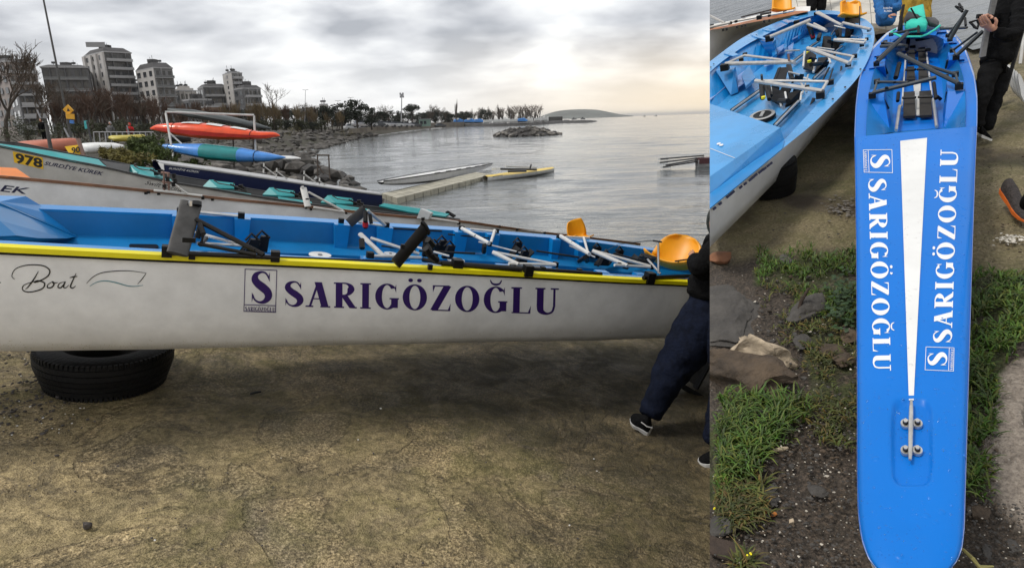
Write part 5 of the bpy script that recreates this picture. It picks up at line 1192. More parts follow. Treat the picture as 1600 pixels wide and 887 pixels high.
# yellow decked rowing boat moored at the dock's end
yb = thing('yellow_deck_boat', 'small white rowing boat with yellow deck moored at the dock end', 'rowing boat', OZ(810, 278, SEA_Z))
a, b = OZ(758, 284, SEA_Z), OZ(863, 268, SEA_Z); a.z = b.z = SEA_Z; ax_ = (b-a).normalized(); cr_ = Vector((-ax_.y, ax_.x, 0)); R = []; R2 = []; u_ = a.y/1000
for s in np.linspace(0, 1, 22):
    c = a.lerp(b, s); h_ = .5*math.sin(math.pi*min(1, .04+s*.93))**.6; z = Vector((0, 0, lerp(8.5, 7, s)*u_*.9)); R.append([c-cr_*h_+z, c-cr_*h_*.9+z*.3, c-Vector((0, 0, .1)), c+cr_*h_*.9+z*.3, c+cr_*h_+z]); R2.append([c-cr_*h_*1.03+z*1.01, c+z*1.25, c+cr_*h_*1.03+z*1.01])
MB().rings(R, True, False).build('hull', m_white, yb, smooth=60); MB().rings(R2, False, False).build('deck', mat('yellow deck', (.72, .50, .05), .4), yb)
p1_, p2_ = D(775, 264, a.y), D(838, 265, b.y*.93); MB().tube(p1_, p2_, .05, 6).build('oar', m_dark, yb); MB().tube(p1_+Vector((.4, 0, .1)), p2_+Vector((0, 0, .1)), .04, 6).build('oar', m_wtube, yb)
MB().box(p1_, (.35, .05, .1)).build('oar_blade', m_white, yb); MB().tube(D(828, 264, 23.5), D(830, 257, 23.5), .03, 5).build('rowlock', m_dark, yb)
MB().box(D(808, 267.4, 24), (.7, .3, .06)).build('seat', m_dark, yb)
letter('lettering', [[[np.array((i*.1+dx, 0)), np.array((i*.1+dx+.07, 0)), np.array((i*.1+dx+.08, 1)), np.array((i*.1+dx+.01, 1))] for i in range(9) for dx in (0,)]], flatmap([D(769, 277, 21.9), D(786, 274.5, 22.5), D(786, 273, 22.5), D(769, 275.4, 21.9)], .03), m_navy, yb)
# oars of a crew boat coming in from the right
ob = thing('crew_boat', 'dark crew boat cut by the picture edge with oars held out over the water', 'rowing boat', OZ(1110, 262, SEA_Z))
zz = OZ(1108, 263, SEA_Z).y
R = []
for s in np.linspace(0, 1, 12):
    c = Vector(D(1088+s*140, 262, zz)); c.z = SEA_Z; h_ = .55*math.sin(math.pi*min(1, .06+s*.5))**.6; z = Vector((0, 0, .38)); R.append([c+Vector((0, -h_, 0))+z, c+Vector((0, -h_*.9, .1)), c-Vector((0, 0, .1)), c+Vector((0, h_*.9, .1)), c+Vector((0, h_, 0))+z])
MB().rings(R, True, False).build('hull', m_pale, ob, smooth=60); MB().box(Vector(D(1124, 250, zz)), (2.0, .8, .25)).build('deck', mat('dark maroon', (.06, .015, .018), .6), ob)
for (x0, y0, x1, y1) in ((1032, 248.5, 1100, 243), (1031, 254, 1100, 246), (1036, 261, 1095, 251.5), (1040, 258, 1105, 247)):
    o = MB().tube(D(x0, y0, zz), D(x1, y1, zz), .035, 6).build('oar', m_dark, ob)
    c = D(x0+4, y0, zz); MB().prism([c+Vector((-.22, 0, .05)), c+Vector((.25, 0, .06)), c+Vector((.25, 0, -.05)), c+Vector((-.25, 0, -.06))], Vector((0, .03, 0))).build('blade', m_white, o)

# ------------------------------------------------------------------ small litter on the slipway
GN = Vector((.16, 0, 1))
def G(px, py): return PL(px, py, Vector((0, 0, -.226)), GN)
m_st = mat('grey brown stone', (.075, .065, .06), .8, var=.35, scale=25, bump=.5, bscale=80)
p = G(137, 826); o = rock_mb(MB(), p+Vector((0, 0, .016)), .024, 77, 2, (.75, .85, .95)).build('small_stone', m_st, smooth=40); tag(o, 'single small grey brown stone lying on the slipway at the lower left', 'stone')
p = G(400, 617); o = MB().path([p+Vector((-.028, -.012, .014)), p+Vector((0, 0, .018)), p+Vector((.022, .02, .012))], [.008, .011, .009], 7, .6).build('black_scrap', m_black); tag(o, 'short scrap of black rubber on the slipway right of the tyre', 'scrap')
mb = MB(); rs = random.Random(3)
for px, py in [(8, 656), (18, 655), (28, 669), (66, 665), (98, 641), (103, 650), (115, 651), (126, 641), (132, 641), (20, 683), (113, 665), (440, 719), (933, 739), (936, 741), (595, 641), (928, 720), (890, 824), (243, 848), (560, 690)]+[(rs.uniform(0, 130), rs.uniform(560, 690)) for _ in range(16)]:
    rock_mb(mb, G(px, py)+Vector((0, 0, .014)), rs.uniform(.003, .008), rs.randrange(999), 0, (1, .8, .6))
mb.build('shell_chips', mat('white shell', (.7, .68, .64), .6), kind='stuff')
mb = MB()
for k_ in range(260): rock_mb(mb, G(rs.gauss(40, 45), rs.gauss(610, 45))+Vector((0, 0, .012)), rs.uniform(.004, .014), rs.randrange(999), 0, (1, .9, .6))
for k_ in range(120): rock_mb(mb, G(rs.uniform(0, 1100), rs.uniform(640, 887))+Vector((0, 0, .010)), rs.uniform(.003, .007), rs.randrange(999), 0, (1, .9, .6))
mb.build('loose_gravel', m_st, kind='stuff')

# ================================================================== RIGHT: the steep bank with the two boats seen from above
HB = 1.3                                         # height of the viewpoint over the bank, measured square to it
def _d(px, py): return Vector((px-CX, py-CY, F))
def _w(v): return RT*v.x-UP*v.y+FW*v.z
_d1 = _d(1428, -250); _b = 430-CY; _d2 = Vector((-(_d1.y*_b+F*F)/_d1.x, _b, F)); _n = _d1.cross(_d2).normalized()
if _n.y > 0: _n = -_n
SA = _w(_d1).normalized(); SN = _w(_n).normalized(); SB_ = SA.cross(SN).normalized(); SO = CAM-SN*HB
def S(px, py, h=0.0):
    r = ray(px, py); return CAM+r*((HB-h)/(-r.dot(SN)))
def so_(a, b, h=0.0): return SO+SA*a+SB_*b+SN*h
def ab(p): q = p-SO; return q.dot(SA), q.dot(SB_), q.dot(SN)
def sc_(p): return (p-CAM).dot(FW)/1000.0        # metres per photo pixel at a point
# the bank's left face is one flat cut
_s1, _s2 = ray(1109, 0), ray(1109, 887); CUTN = _s1.cross(_s2).normalized()
if CUTN.dot(RT) < 0: CUTN = -CUTN
CUT = (CAM, CUTN, True); CUT0 = (CAM, CUTN, False)
def inside(p, eps=0.0): return (p-CAM).dot(CUTN) > eps

def bank_material():
    t = NT('bank soil and concrete')
    fine = t.noise(95, 4, 0.7); mid = t.noise(9, 6, 0.7, 0.5); vor = t.voro(120); big = t.noise(2.2, 4, 0.6, 0.4)
    soil = t.ramp(fine, [(0.3, (0.012, 0.009, 0.006)), (0.52, (0.055, 0.042, 0.030)), (0.72, (0.16, 0.12, 0.09))])
    conc = t.ramp(fine, [(0.3, (0.075, 0.06, 0.03)), (0.52, (0.21, 0.17, 0.092)), (0.75, (0.36, 0.30, 0.18))])
    conc = t.mix(t.rng(mid, 0.42, 0.65, 0, .7), conc, (0.12, 0.11, 0.045))
    conc = t.mix(t.rng(big, 0.5, 0.66), conc, (0.06, 0.045, 0.028))
    pale = t.ramp(fine, [(0.3, (0.13, 0.108, 0.088)), (0.5, (0.26, 0.22, 0.18)), (0.75, (0.38, 0.33, 0.27))])
    pale = t.mix(t.math('MULTIPLY', t.rng(mid, 0.52, 0.68), 0.7), pale, (0.10, 0.082, 0.066))
    sand = t.ramp(fine, [(0.3, (0.10, 0.085, 0.06)), (0.6, (0.24, 0.205, 0.15))])
    moss = t.mix(t.rng(fine, 0.35, 0.65), (0.022, 0.030, 0.006), (0.07, 0.085, 0.02))
    col = t.mix(t.attr('concrete'), soil, conc); col = t.mix(t.attr('sand'), col, sand); col = t.mix(t.attr('pale'), col, pale)
    col = t.mix(t.math('MULTIPLY', t.attr('moss'), t.rng(mid, 0.3, 0.55)), col, moss)
    chip = t.math('MULTIPLY', t.rng(t.voro(75), 0.20, 0.12), t.math('MULTIPLY', t.rng(t.noise(31, 2), 0.56, 0.64), t.rng(t.attr('concrete'), 0.6, 0.1)))
    col = t.mix(t.math('MULTIPLY', chip, 0.75), col, (0.45, 0.42, 0.37))
    h = t.math('ADD', t.math('MULTIPLY', vor, 0.6), t.math('MULTIPLY', fine, 0.8))
    n1 = t.bump(mid, 0.7, 0.03); n2 = t.bump(h, 0.8, 0.008, n1)
    return t.done(col, t.rng(mid, 0.3, 0.7, 0.6, 0.95), n2)
def poly_in(x, y, P):
    c = False
    for i in range(len(P)):
        (x0, y0), (x1, y1) = P[i], P[i-1]
        if (y0 > y) != (y1 > y) and x < (x1-x0)*(y-y0)/(y1-y0)+x0: c = not c
    return c
GRASS = [[(1105, 628), (1150, 622), (1255, 632), (1262, 655), (1210, 690), (1165, 755), (1105, 790)], [(1185, 385), (1230, 392), (1340, 388), (1340, 500), (1300, 505), (1240, 450), (1180, 440)], [(1255, 490), (1340, 480), (1340, 560), (1262, 600)], [(1515, 430), (1605, 425), (1605, 520), (1560, 560), (1545, 640), (1512, 640)], [(1510, 560), (1545, 590), (1552, 640), (1535, 720), (1540, 780), (1508, 760)], [(1255, 600), (1340, 570), (1340, 690), (1300, 690)], [(1160, 860), (1180, 870), (1175, 893), (1150, 893)]]
PALE = [(1545, 590), (1575, 560), (1610, 555), (1610, 830), (1585, 815), (1548, 780), (1535, 720), (1552, 650)]
ta_ = list(np.geomspace(.35, 14, 230)); tb_ = list(np.linspace(-1.0, .75, 240))
bk = MB(); msk = {'concrete': [], 'pale': [], 'sand': [], 'moss': []}
for a in ta_:
    for k in tb_:
        b = k*(a+.25); nz = Vector((a*2.2, b*2.2, 1)); h = .018*noise.noise(nz)+.010*noise.noise(nz*3.1)+.005*noise.noise(nz*9)*min(1, 3/a)
        p = so_(a, b, h-.012); px, py = proj(so_(a, b, 0)); w1, w2 = 26*noise.noise(nz*1.9), 20*noise.noise(nz*2.6+Vector((7, 7, 7)))
        qx, qy = px+w1, py+w2
        cn = sstep(400, 372, qy+.04*(px-1340)) if px < 1430 else sstep(452, 405, qy)
        pl_ = 1.0 if poly_in(qx*.5+px*.5, qy*.5+py*.5, PALE) else 0.0
        if pl_: p += SN*.012
        msk['concrete'].append(cn); msk['pale'].append(pl_); msk['sand'].append(sstep(120, 75, qy)*(1 if px > 1400 else 0))
        msk['moss'].append(max([.9 if poly_in(qx, qy, g) else 0 for g in GRASS]+[.35*sstep(.1, .5, noise.noise(nz*1.3+Vector((3, 9, 1))))*cn]))
        bk.v.append(p)
nb_ = len(tb_); bk.f = [(j*nb_+i, j*nb_+i+1, (j+1)*nb_+i+1, (j+1)*nb_+i) for j in range(len(ta_)-1) for i in range(nb_-1)]
# drop everything left of the cut, keep the masks as attributes through the cut
bm = bmesh.new(); LY = {k: bm.verts.layers.float.new(k) for k in msk}; vv = []
for i, p in enumerate(bk.v):
    v = bm.verts.new(p); vv.append(v)
    for k in msk: v[LY[k]] = msk[k][i]
for f in bk.f: bm.faces.new([vv[i] for i in f])
res_ = bmesh.ops.bisect_plane(bm, geom=bm.verts[:]+bm.edges[:]+bm.faces[:], plane_co=CAM, plane_no=CUTN, clear_inner=True, dist=1e-6)
edge = [e for e in res_['geom_cut'] if isinstance(e, bmesh.types.BMEdge)]
# the cut face goes down to the slipway
ext = bmesh.ops.extrude_edge_only(bm, edges=edge); dn_ = (Vector((0, 0, -1))-CUTN*Vector((0, 0, -1)).dot(CUTN)).normalized()
for v in [g for g in ext['geom'] if isinstance(g, bmesh.types.BMVert)]:
    gz = slip_z(v.co.x, v.co.y) if v.co.y < 8 else -1.5
    v.co += dn_*max(.3, (v.co.z-gz)/max(.2, -dn_.z)+.3)
me = bpy.data.meshes.new('bank'); bm.to_mesh(me); bm.free()
for p in me.polygons: p.use_smooth = True
me.set_sharp_from_angle(angle=math.radians(50))
me.materials.append(bank_material()); bank = bpy.data.objects.new('bank', me); COL.objects.link(bank); structure(bank)

# wet hollow and water at the head of the bank
ww = MB()
q = [S(1090, -40, .012), S(1620, -60, .012), S(1620, 60, .012), S(1548, 72, .012), S(1520, 78, .012), S(1430, 40, .012), S(1240, 33, .012), S(1090, 62, .012)]
ww.poly([q[0], q[1], q[2], q[3], q[4], q[5], q[6], q[7]][::-1]); structure(ww.build('water', water_material('bank water', 3.0), clip=CUT0, fix=False))
# pale paving blocks at the head of the bank
m_pav = mat('pale paving', (.52, .49, .43), .8, var=.12, scale=5, bump=.3, bscale=30)
dck = thing('paved_landing', 'pale landing of plastic blocks at the head of the bank behind the boats', 'landing', S(1310, 10, 0))
pa = [S(1236, 30, .03), S(1408, 40, .03), S(1408, -30, .03), S(1222, -26, .03)]
NI, NJ = 9, 5
for i in range(NI):
    for j in range(NJ):
        def bl(s, t): return (pa[0]*(1-s)+pa[1]*s)*(1-t)+(pa[3]*(1-s)+pa[2]*s)*t
        g = .02; t4 = [bl((i+g)/NI, (j+g)/NJ), bl((i+1-g)/NI, (j+g)/NJ), bl((i+1-g)/NI, (j+1-g)/NJ), bl((i+g)/NI, (j+1-g)/NJ)]
        z = SN*(.004*math.sin(i*3.1+j*5.7)); t4 = [p+z for p in t4]; MB().hexa([p-SN*.08 for p in t4], t4).build('paving_block', m_pav, dck)

# ------------------------------------------------------------------ the blue boat seen over its bow
m_db = mat('bright blue deck', (0.0004, 0.16, 0.60), 0.42, var=.04, scale=3, bump=.0, coat=.03, spec=.22)
def droplets(m, st=.35, sc=38.0):
    nt = m.node_tree; N = nt.nodes; L = nt.links; b = N['Principled BSDF']; tc = N.new('ShaderNodeTexCoord')
    v = N.new('ShaderNodeTexVoronoi'); v.inputs['Scale'].default_value = sc; L.new(tc.outputs['Object'], v.inputs['Vector'])
    n = N.new('ShaderNodeTexNoise'); n.inputs['Scale'].default_value = sc*.42; L.new(tc.outputs['Object'], n.inputs['Vector'])
    a = N.new('ShaderNodeMapRange'); a.inputs['From Min'].default_value = .30; a.inputs['From Max'].default_value = .12; a.interpolation_type = 'SMOOTHSTEP'; L.new(v.outputs['Distance'], a.inputs['Value'])
    c = N.new('ShaderNodeMapRange'); c.inputs['From Min'].default_value = .52; c.inputs['From Max'].default_value = .58; L.new(n.outputs['Fac'], c.inputs['Value'])
    k = N.new('ShaderNodeMath'); k.operation = 'MULTIPLY'; L.new(a.outputs[0], k.inputs[0]); L.new(c.outputs[0], k.inputs[1])
    bp = N.new('ShaderNodeBump'); bp.inputs['Strength'].default_value = st; bp.inputs['Distance'].default_value = .004; L.new(k.outputs[0], bp.inputs['Height'])
    L.new(bp.outputs[0], b.inputs['Normal']); L.new(bp.outputs[0], b.inputs['Coat Normal'])
droplets(m_db)
m_wd = mat('white deck paint', (.74, .74, .72), .45, var=.05); droplets(m_wd, .5, 60)
m_wl = mat('white lettering', (.78, .78, .78), .45, var=.03)
DH = .30
OUT = [(1385, 52), (1362, 75), (1350, 97), (1342, 125), (1337, 165), (1335, 210), (1336.5, 300), (1338, 400), (1339, 600), (1339, 740), (1341, 805), (1347, 845), (1357, 872), (1372, 891), (1392, 903), (1425, 909), (1456, 905), (1478, 894), (1494, 878), (1503, 857), (1507, 825), (1509, 760), (1513, 620), (1517, 480), (1520, 380), (1524, 260), (1527, 190), (1527, 150), (1522, 115), (1508, 75), (1490, 52), (1468, 42), (1430, 38), (1404, 42)]
INN = [(1394, 66), (1376, 88), (1366, 110), (1359, 140), (1355, 170), (1353, 214), (1402, 203), (1452, 200), (1508, 197), (1509, 160), (1506, 125), (1494, 88), (1480, 66), (1462, 56), (1430, 52), (1410, 56)]
bw = thing('blue_deck_boat', 'bright blue rowing boat seen from above with white wedge and white lettering', 'rowing boat', S(1428, 500, 0))
# deck: ring of the side decks plus the long fore deck
rim = MB()
left_o = [(1404, 42), (1385, 52), (1362, 75), (1350, 97), (1342, 125), (1337, 165), (1335, 214), (1336, 232)]; left_i = [(1410, 56), (1394, 66), (1376, 88), (1366, 110), (1359, 140), (1355, 170), (1353, 214), (1353, 232)]
right_o = [(1468, 42), (1490, 52), (1508, 75), (1522, 115), (1527, 150), (1527, 190), (1525.5, 216)]; right_i = [(1462, 56), (1480, 66), (1494, 88), (1506, 125), (1509, 160), (1508.4, 190), (1508, 216)]
def strip(o_, i_, h, k=4):
    O_ = catmull(o_, k); I_ = catmull(i_, k); m_ = min(len(O_), len(I_)); mb = MB()
    mb.rings([[S(*O_[j], h), S(*I_[j], h), S(*I_[j], h-.016), S(*O_[j], h-.016)] for j in range(m_)]); return mb
strip(left_o, left_i, DH-.0135).build('side_deck', m_db, bw); strip(right_o, right_i, DH-.0135).build('side_deck', m_db, bw)
strip([(1404, 42), (1430, 38), (1468, 42)], [(1410, 56), (1430, 52), (1462, 56)], DH+.002).build('stern_deck', m_db, bw)
def side(P, h): return [S(*p, h) for p in P]
fdL = catmull([(1335, 214), (1336.5, 300), (1338, 400), (1339, 600), (1339, 740), (1341, 805), (1347, 845), (1357, 872), (1372, 891), (1392, 903), (1425, 909)], 6)
fdR = catmull([(1526.7, 197), (1524, 260), (1520, 380), (1517, 480), (1513, 620), (1509, 760), (1507, 825), (1503, 857), (1494, 878), (1478, 894), (1456, 905), (1425, 909.2)], 6)
NS = 190
def along(P, t):
    s = [0]
    for i in range(1, len(P)): s.append(s[-1]+np.linalg.norm(P[i]-P[i-1]))
    t *= s[-1]; return (float(np.interp(t, s, [p[0] for p in P])), float(np.interp(t, s, [p[1] for p in P])))
R = []
for i in range(NS+1):
    t = i/NS; l, r = along(fdL, t), along(fdR, t); row = []
    for j in range(45):
        s = j/44; x, y = lerp(l[0], r[0], s), lerp(l[1], r[1], s)
        cam_ = .014*(1-(2*s-1)**4)
        row.append(S(x, y, DH+cam_*min(1, (1-t)*6)-.012*max(0, abs(2*s-1)-.94)/.06))
    R.append(row)
# shallow recess round the cleat is pressed into the deck
for i, row in enumerate(R):
    for j, p in enumerate(row):
        x, y = proj(p); d = (abs((x-1425)/31)**5+abs((y-690)/66)**5)**.2
        row[j] = p-SN*.010*sstep(1.05, .93, d)
deck = MB().rings(R, False, False); deck_o = deck.build('fore_deck', m_db, bw, smooth=0)
# rounded outline below the deck, the hull
ring0 = [S(x, y, DH-.004) for x, y in OUT]; cen = sum(ring0, Vector())/len(ring0)
def shrink(k, h):
    o = []
    for p in ring0:
        a, b, _ = ab(p); cb_ = ab(S(1428, 400, DH))[1]; o.append(so_(lerp(a, 2.6, .03+.06*(1-k)) if True else a, lerp(cb_+.0*a, b, k), h))
    return o
MB().rings([ring0, shrink(.97, DH-.03), shrink(.90, .17), shrink(.72, .08), shrink(.35, .045)], caps=False).build('hull', m_hull, bw, smooth=60)
# cockpit
IL = [(1410, 56), (1394, 66), (1376, 88), (1366, 110), (1359, 140), (1355, 170), (1353, 214)]; IR = right_i
FL = [(1413, 66), (1408, 80), (1402, 100), (1397, 130), (1395, 160), (1395, 185), (1399, 206)]; FR_ = [(1452, 66), (1462, 80), (1468, 100), (1472, 130), (1474, 160), (1474, 185), (1473, 200)]
FH = .16
def wall_(P, Q): 
    a, b = catmull(P, 4), catmull(Q, 4); return MB().rings([[S(*p, DH-.002), S(*q, FH)] for p, q in zip(a, b)], False, False)
wall_(IL, FL).build('inner_side', m_blue, bw); wall_(IR, FR_).build('inner_side', m_blue, bw)
MB().rings([[S(*p, FH), S(*q, FH)] for p, q in zip(catmull(FL, 4), catmull(FR_, 4))], False, False).build('floor', m_db, bw)
MB().poly([S(1410, 56, DH-.002), S(1462, 56, DH-.002), S(1452, 66, FH), S(1413, 66, FH)]).build('stern_bulkhead', m_blue, bw)
MB().rings([[p-SN*.001 for p in R[0]], [p-SN*.02 for p in R[0]], [S(lerp(1396, 1476, j/(len(R[0])-1)), lerp(206, 199.5, j/(len(R[0])-1)), FH-.01) for j in range(len(R[0]))]], False, False).build('bow_bulkhead', m_blue, bw)
# knee boxes standing against the inner sides
def kb(P, Q, h0=DH-.004, h1=FH+.004):
    t4 = [S(*p, h0) for p in P]; b4 = [S(*q, h1) for q in Q]; return MB().hexa(b4, t4).build('knee_box', m_db, bw)
def kneeL(y, sx_, wd, ht):
    xi = float(np.interp(y, [p[1] for p in IL], [p[0] for p in IL])); xf = float(np.interp(y, [p[1] for p in FL], [p[0] for p in FL])); k = (xf-xi)
    kb([(xi-1, y), (xi+k*sx_, y-1), (xi+k*sx_+1, y-ht), (xi+.5, y-ht)], [(xi+2, y+wd), (xi+k*(sx_+.25), y+wd-3), (xi+k*(sx_+.25), y+wd-ht), (xi+2, y+wd-ht)], FH+.11, FH+.01)
def kneeR(y, sx_, wd, ht):
    xi = float(np.interp(y, [p[1] for p in IR], [p[0] for p in IR])); xf = float(np.interp(y, [p[1] for p in FR_], [p[0] for p in FR_])); k = (xi-xf)
    kb([(xi+1, y), (xi-k*sx_, y+1), (xi-k*sx_-1, y-ht), (xi-.5, y-ht)], [(xi-1, y+wd), (xi-k*(sx_+.25), y+wd+3), (xi-k*(sx_+.25), y+wd-ht), (xi-1, y+wd-ht)], FH+.11, FH+.01)
for tl_, tr_, br_, bl_, dd in (((1353, 156), (1381, 152), (1391, 206), (1356, 212), .16), ((1358, 107), (1382, 104), (1387, 130), (1357, 133), .16), ((1366, 88), (1384, 86), (1390, 101), (1366, 103), .14), ((1377, 70), (1390, 68), (1396, 80), (1379, 82), .12),
        ((1481, 143), (1509, 142), (1508, 196), (1475, 199), .16), ((1483, 94), (1507, 93), (1508.5, 117), (1478, 115), .16), ((1475, 68), (1495, 67), (1497.5, 81), (1472, 83), .14), ((1463, 51), (1479, 50), (1481, 62), (1460, 65), .12)):
    t4 = [S(*tl_, DH-.005), S(*tr_, DH-.005)]; b4 = [S(*bl_, FH+.015), S(*br_, FH+.015)]; bk_ = SA*dd
    MB().hexa([b4[0], b4[1], b4[1]+bk_, b4[0]+bk_], [t4[0], t4[1], t4[1]+bk_, t4[0]+bk_]).build('knee_box', m_db, bw)
Z5 = lambda x, y: (1330+x/3.856, y/3.856)
for (x0, y0, x1, y1) in ((197, 600, 225, 655), (200, 395, 218, 445), (578, 555, 568, 615), (580, 365, 570, 412), (566, 265, 560, 290)):
    a, b = S(*Z5(x0, y0), DH-.02), S(*Z5(x1, y1), DH-.07); u_ = sc_(a); d_ = (CAM-a).normalized()
    MB().tube(a+d_*.01, b+d_*.01, 1.6*u_, 6).build('slot', m_black, bw)
# rails, foot plates
def tubeS(a, b, ha, hb, rpx, m_, par, nm='strut', n=8, flat=1.0, upv=None, clip=None):
    pa_, pb_ = S(*a, ha), S(*b, hb); return MB().tube(pa_, pb_, rpx*sc_(pa_), n, rpx*sc_(pb_), flat, upv).build(nm, m_, par, smooth=40, clip=clip)
tubeS(Z5(271, 785), Z5(292, 640), .20, .20, 2.4, m_alu, bw, 'seat_rail'); tubeS(Z5(515, 765), Z5(495, 600), .20, .20, 2.4, m_alu, bw, 'seat_rail')
tubeS(Z5(305, 640), Z5(330, 330), .19, .19, 1.3, m_wtube, bw, 'seat_rail'); tubeS(Z5(492, 620), Z5(445, 250), .19, .19, 1.3, m_wtube, bw, 'seat_rail')
MB().prism([S(*Z5(390, 700), .168), S(*Z5(412, 700), .168), S(*Z5(420, 490), .168), S(*Z5(372, 490), .168)], SN*.006).build('foot_board', m_wtube, bw)
m_fp = mat('brown black foot pad', (.022, .019, .016), .75, var=.3, scale=30)
def padS(P, h0, h1, m_=m_fp, par=bw, nm='footplate', th=.012, clip=None):
    q = [S(P[0][0], P[0][1], h0), S(P[1][0], P[1][1], h0), S(P[2][0], P[2][1], h1), S(P[3][0], P[3][1], h1)]; return MB().hexa([p-SN*th for p in q], q).build(nm, m_, par, clip=clip)
for P in (((313, 700), (388, 697), (383, 550), (316, 555)), ((412, 697), (487, 692), (482, 545), (410, 550)), ((332, 480), (386, 478), (380, 400), (336, 402)), ((405, 476), (466, 472), (458, 398), (405, 400)), ((340, 372), (386, 370), (382, 300), (344, 302)), ((404, 366), (452, 362), (445, 285), (404, 288)), ((352, 280), (388, 278), (384, 198), (356, 200)), ((404, 274), (440, 272), (434, 198), (404, 200))):
    o = padS([Z5(*p) for p in P], .185, .215)
    x0, x1 = P[3][0], P[2][0]; yt = P[2][1]; hh = (P[0][1]-P[3][1])
    tubeS(Z5(x0-6, yt+hh*.28), Z5(x1+6, yt+hh*.26), .232, .232, 3.2, m_black, o, 'toe_strap', flat=.6)
for P in ((498, 500, 510, 595), (285, 560, 280, 610), (515, 580, 540, 600), (290, 385, 268, 470), (345, 240, 335, 300), (470, 300, 430, 305), (480, 228, 395, 240)):
    tubeS(Z5(P[0], P[1]), Z5(P[2], P[3]), .24, .22, 2.6 if P[0] != 290 else 3.4, m_black, bw, 'strap')
# dark riggers
def rigS(segs, mounts, par=bw, mm=m_gplate, clip=None):
    r_ = None
    for (x0, y0, x1, y1, h0, h1, rp) in segs:
        o = tubeS((x0, y0), (x1, y1), h0, h1, rp, mm, r_ or par, 'strut' if r_ else 'rigger', clip=clip); r_ = r_ or o
    for x, y, h, s in mounts:
        c = S(x, y, h); u_ = sc_(c); o = MB().box(c, (s*u_, s*u_, s*u_*.8), (SA, SB_, SN)).build('mount', m_black, r_, clip=clip)
    return r_
zz5 = lambda x0, y0, x1, y1, h0, h1, r_: (*Z5(x0, y0), *Z5(x1, y1), h0, h1, r_)
m_dt = mat('dark slate tube', (.035, .042, .048), .38, .45, var=.2)
rigS([zz5(130, 560, 512, 468, .33, .37, 3.2), zz5(150, 495, 345, 497, .33, .36, 2.2), zz5(135, 560, 158, 490, .33, .33, 1.8)], [(*Z5(127, 575), .315, 10), (*Z5(155, 492), .315, 8), (*Z5(212, 530), .35, 4), (*Z5(262, 497), .35, 4)], mm=m_dt)
rigS([zz5(285, 325, 648, 505, .38, .33, 3.4), zz5(440, 390, 630, 450, .36, .33, 2.4), zz5(645, 505, 628, 445, .33, .33, 1.8)], [(*Z5(650, 520), .315, 11), (*Z5(627, 448), .315, 9), (*Z5(578, 455), .345, 4)], mm=m_dt)
rigS([zz5(155, 375, 340, 200, .33, .39, 3.0), zz5(165, 350, 250, 270, .33, .36, 1.6)], [(*Z5(152, 385), .315, 8), (*Z5(165, 352), .32, 6)], mm=m_dt)
rigS([zz5(180, 280, 335, 278, .33, .35, 2.6), zz5(205, 258, 330, 275, .33, .35, 1.8)], [(*Z5(195, 265), .32, 7), (*Z5(205, 255), .32, 6)], mm=m_dt)
rigS([zz5(235, 208, 395, 175, .33, .36, 2.2)], [(*Z5(240, 208), .32, 6)], mm=m_dt)
rigS([zz5(595, 240, 697, 62, .33, .46, 3.0), zz5(585, 215, 690, 75, .33, .44, 1.8)], [(*Z5(595, 238), .315, 7), (*Z5(582, 215), .32, 6)], mm=m_dt)
rigS([zz5(635, 335, 795, 188, .33, .42, 3.0), zz5(612, 305, 760, 195, .33, .41, 1.8), zz5(630, 330, 612, 295, .33, .33, 1.5)], [(*Z5(632, 345), .315, 9), (*Z5(610, 305), .32, 7)], mm=m_dt)
rigS([zz5(540, 175, 697, 168, .33, .36, 2.0)], [(*Z5(545, 172), .32, 5)], mm=m_dt)
for P in ((630, 40, 670, 72), (650, 25, 672, 60), (686, 110, 690, 155), (715, 135, 755, 172), (640, 45, 668, 45)): tubeS(Z5(P[0], P[1]), Z5(P[2], P[3]), .45, .43, 1.8, m_black, bw, 'oarlock')
o = tubeS(Z5(286, 185), Z5(316, 32), .34, .46, 2.2, m_black, bw, 'post'); tubeS(Z5(300, 190), Z5(300, 100), .33, .40, 2.6, m_black, o, 'post')
tubeS(Z5(405, 205), Z5(405, 130), .33, .36, 1.8, m_black, o, 'post'); tubeS(Z5(405, 130), Z5(360, 50), .36, .44, 1.2, m_black, o, 'post')
# white wedge, cleat and lettering
DS = on_mesh(deck_o, .0009)
wedge = [[[np.array((s0*0+j/4, i/24)), np.array(((j+1)/4, i/24)), np.array(((j+1)/4, (i+1)/24)), np.array((j/4, (i+1)/24))] for i in range(24) for j in range(4) for s0 in (0,)]]
def wmap(s, t, l):
    y = lerp(626, 203 if False else 202, t); x0 = lerp(1420, 1406, t); x1 = lerp(1427.5, 1449.5, t); yy = lerp(625.5, 203.5-5*s, t); return DS(lerp(x0, x1, s), yy, l+.0014)
letter('deck_stripe', wedge, wmap, m_wd, bw)
def deck_word(p00, p10, p11, p01, word='SARIGÖZOĞLU', nm='lettering', st=.00002): word_letters(word, quadmap(p00, p10, p11, p01, DS), m_wl, bw, st)
deck_word((1357, 279), (1365, 581), (1392, 580.5), (1384.5, 279))
deck_word((1486.5, 536), (1497, 233), (1470, 233), (1458, 536))
def deck_emblem(p00, p10, p11, p01):
    fm = quadmap(p00, p10, p11, p01, DS)
    letter('emblem_frame', frame_strokes(.17), fm, m_wl, bw)
    letter('emblem_letter', serif_word('S'), lambda s, t, l: fm(.2+.6*s, .25+.66*t, l), m_wl, bw); letter('emblem_word', serif_word('SARIGÖZOĞLU'), lambda s, t, l: fm(.06+.88*s, .035+.085*t, l), m_wl, bw, step=.00002)
deck_emblem((1348.5, 234.5), (1350, 270), (1395, 271), (1394, 234))
deck_emblem((1490, 580.5), (1491, 543.5), (1446.5, 542), (1445, 578.5))
mb = MB(); rs = random.Random(6)
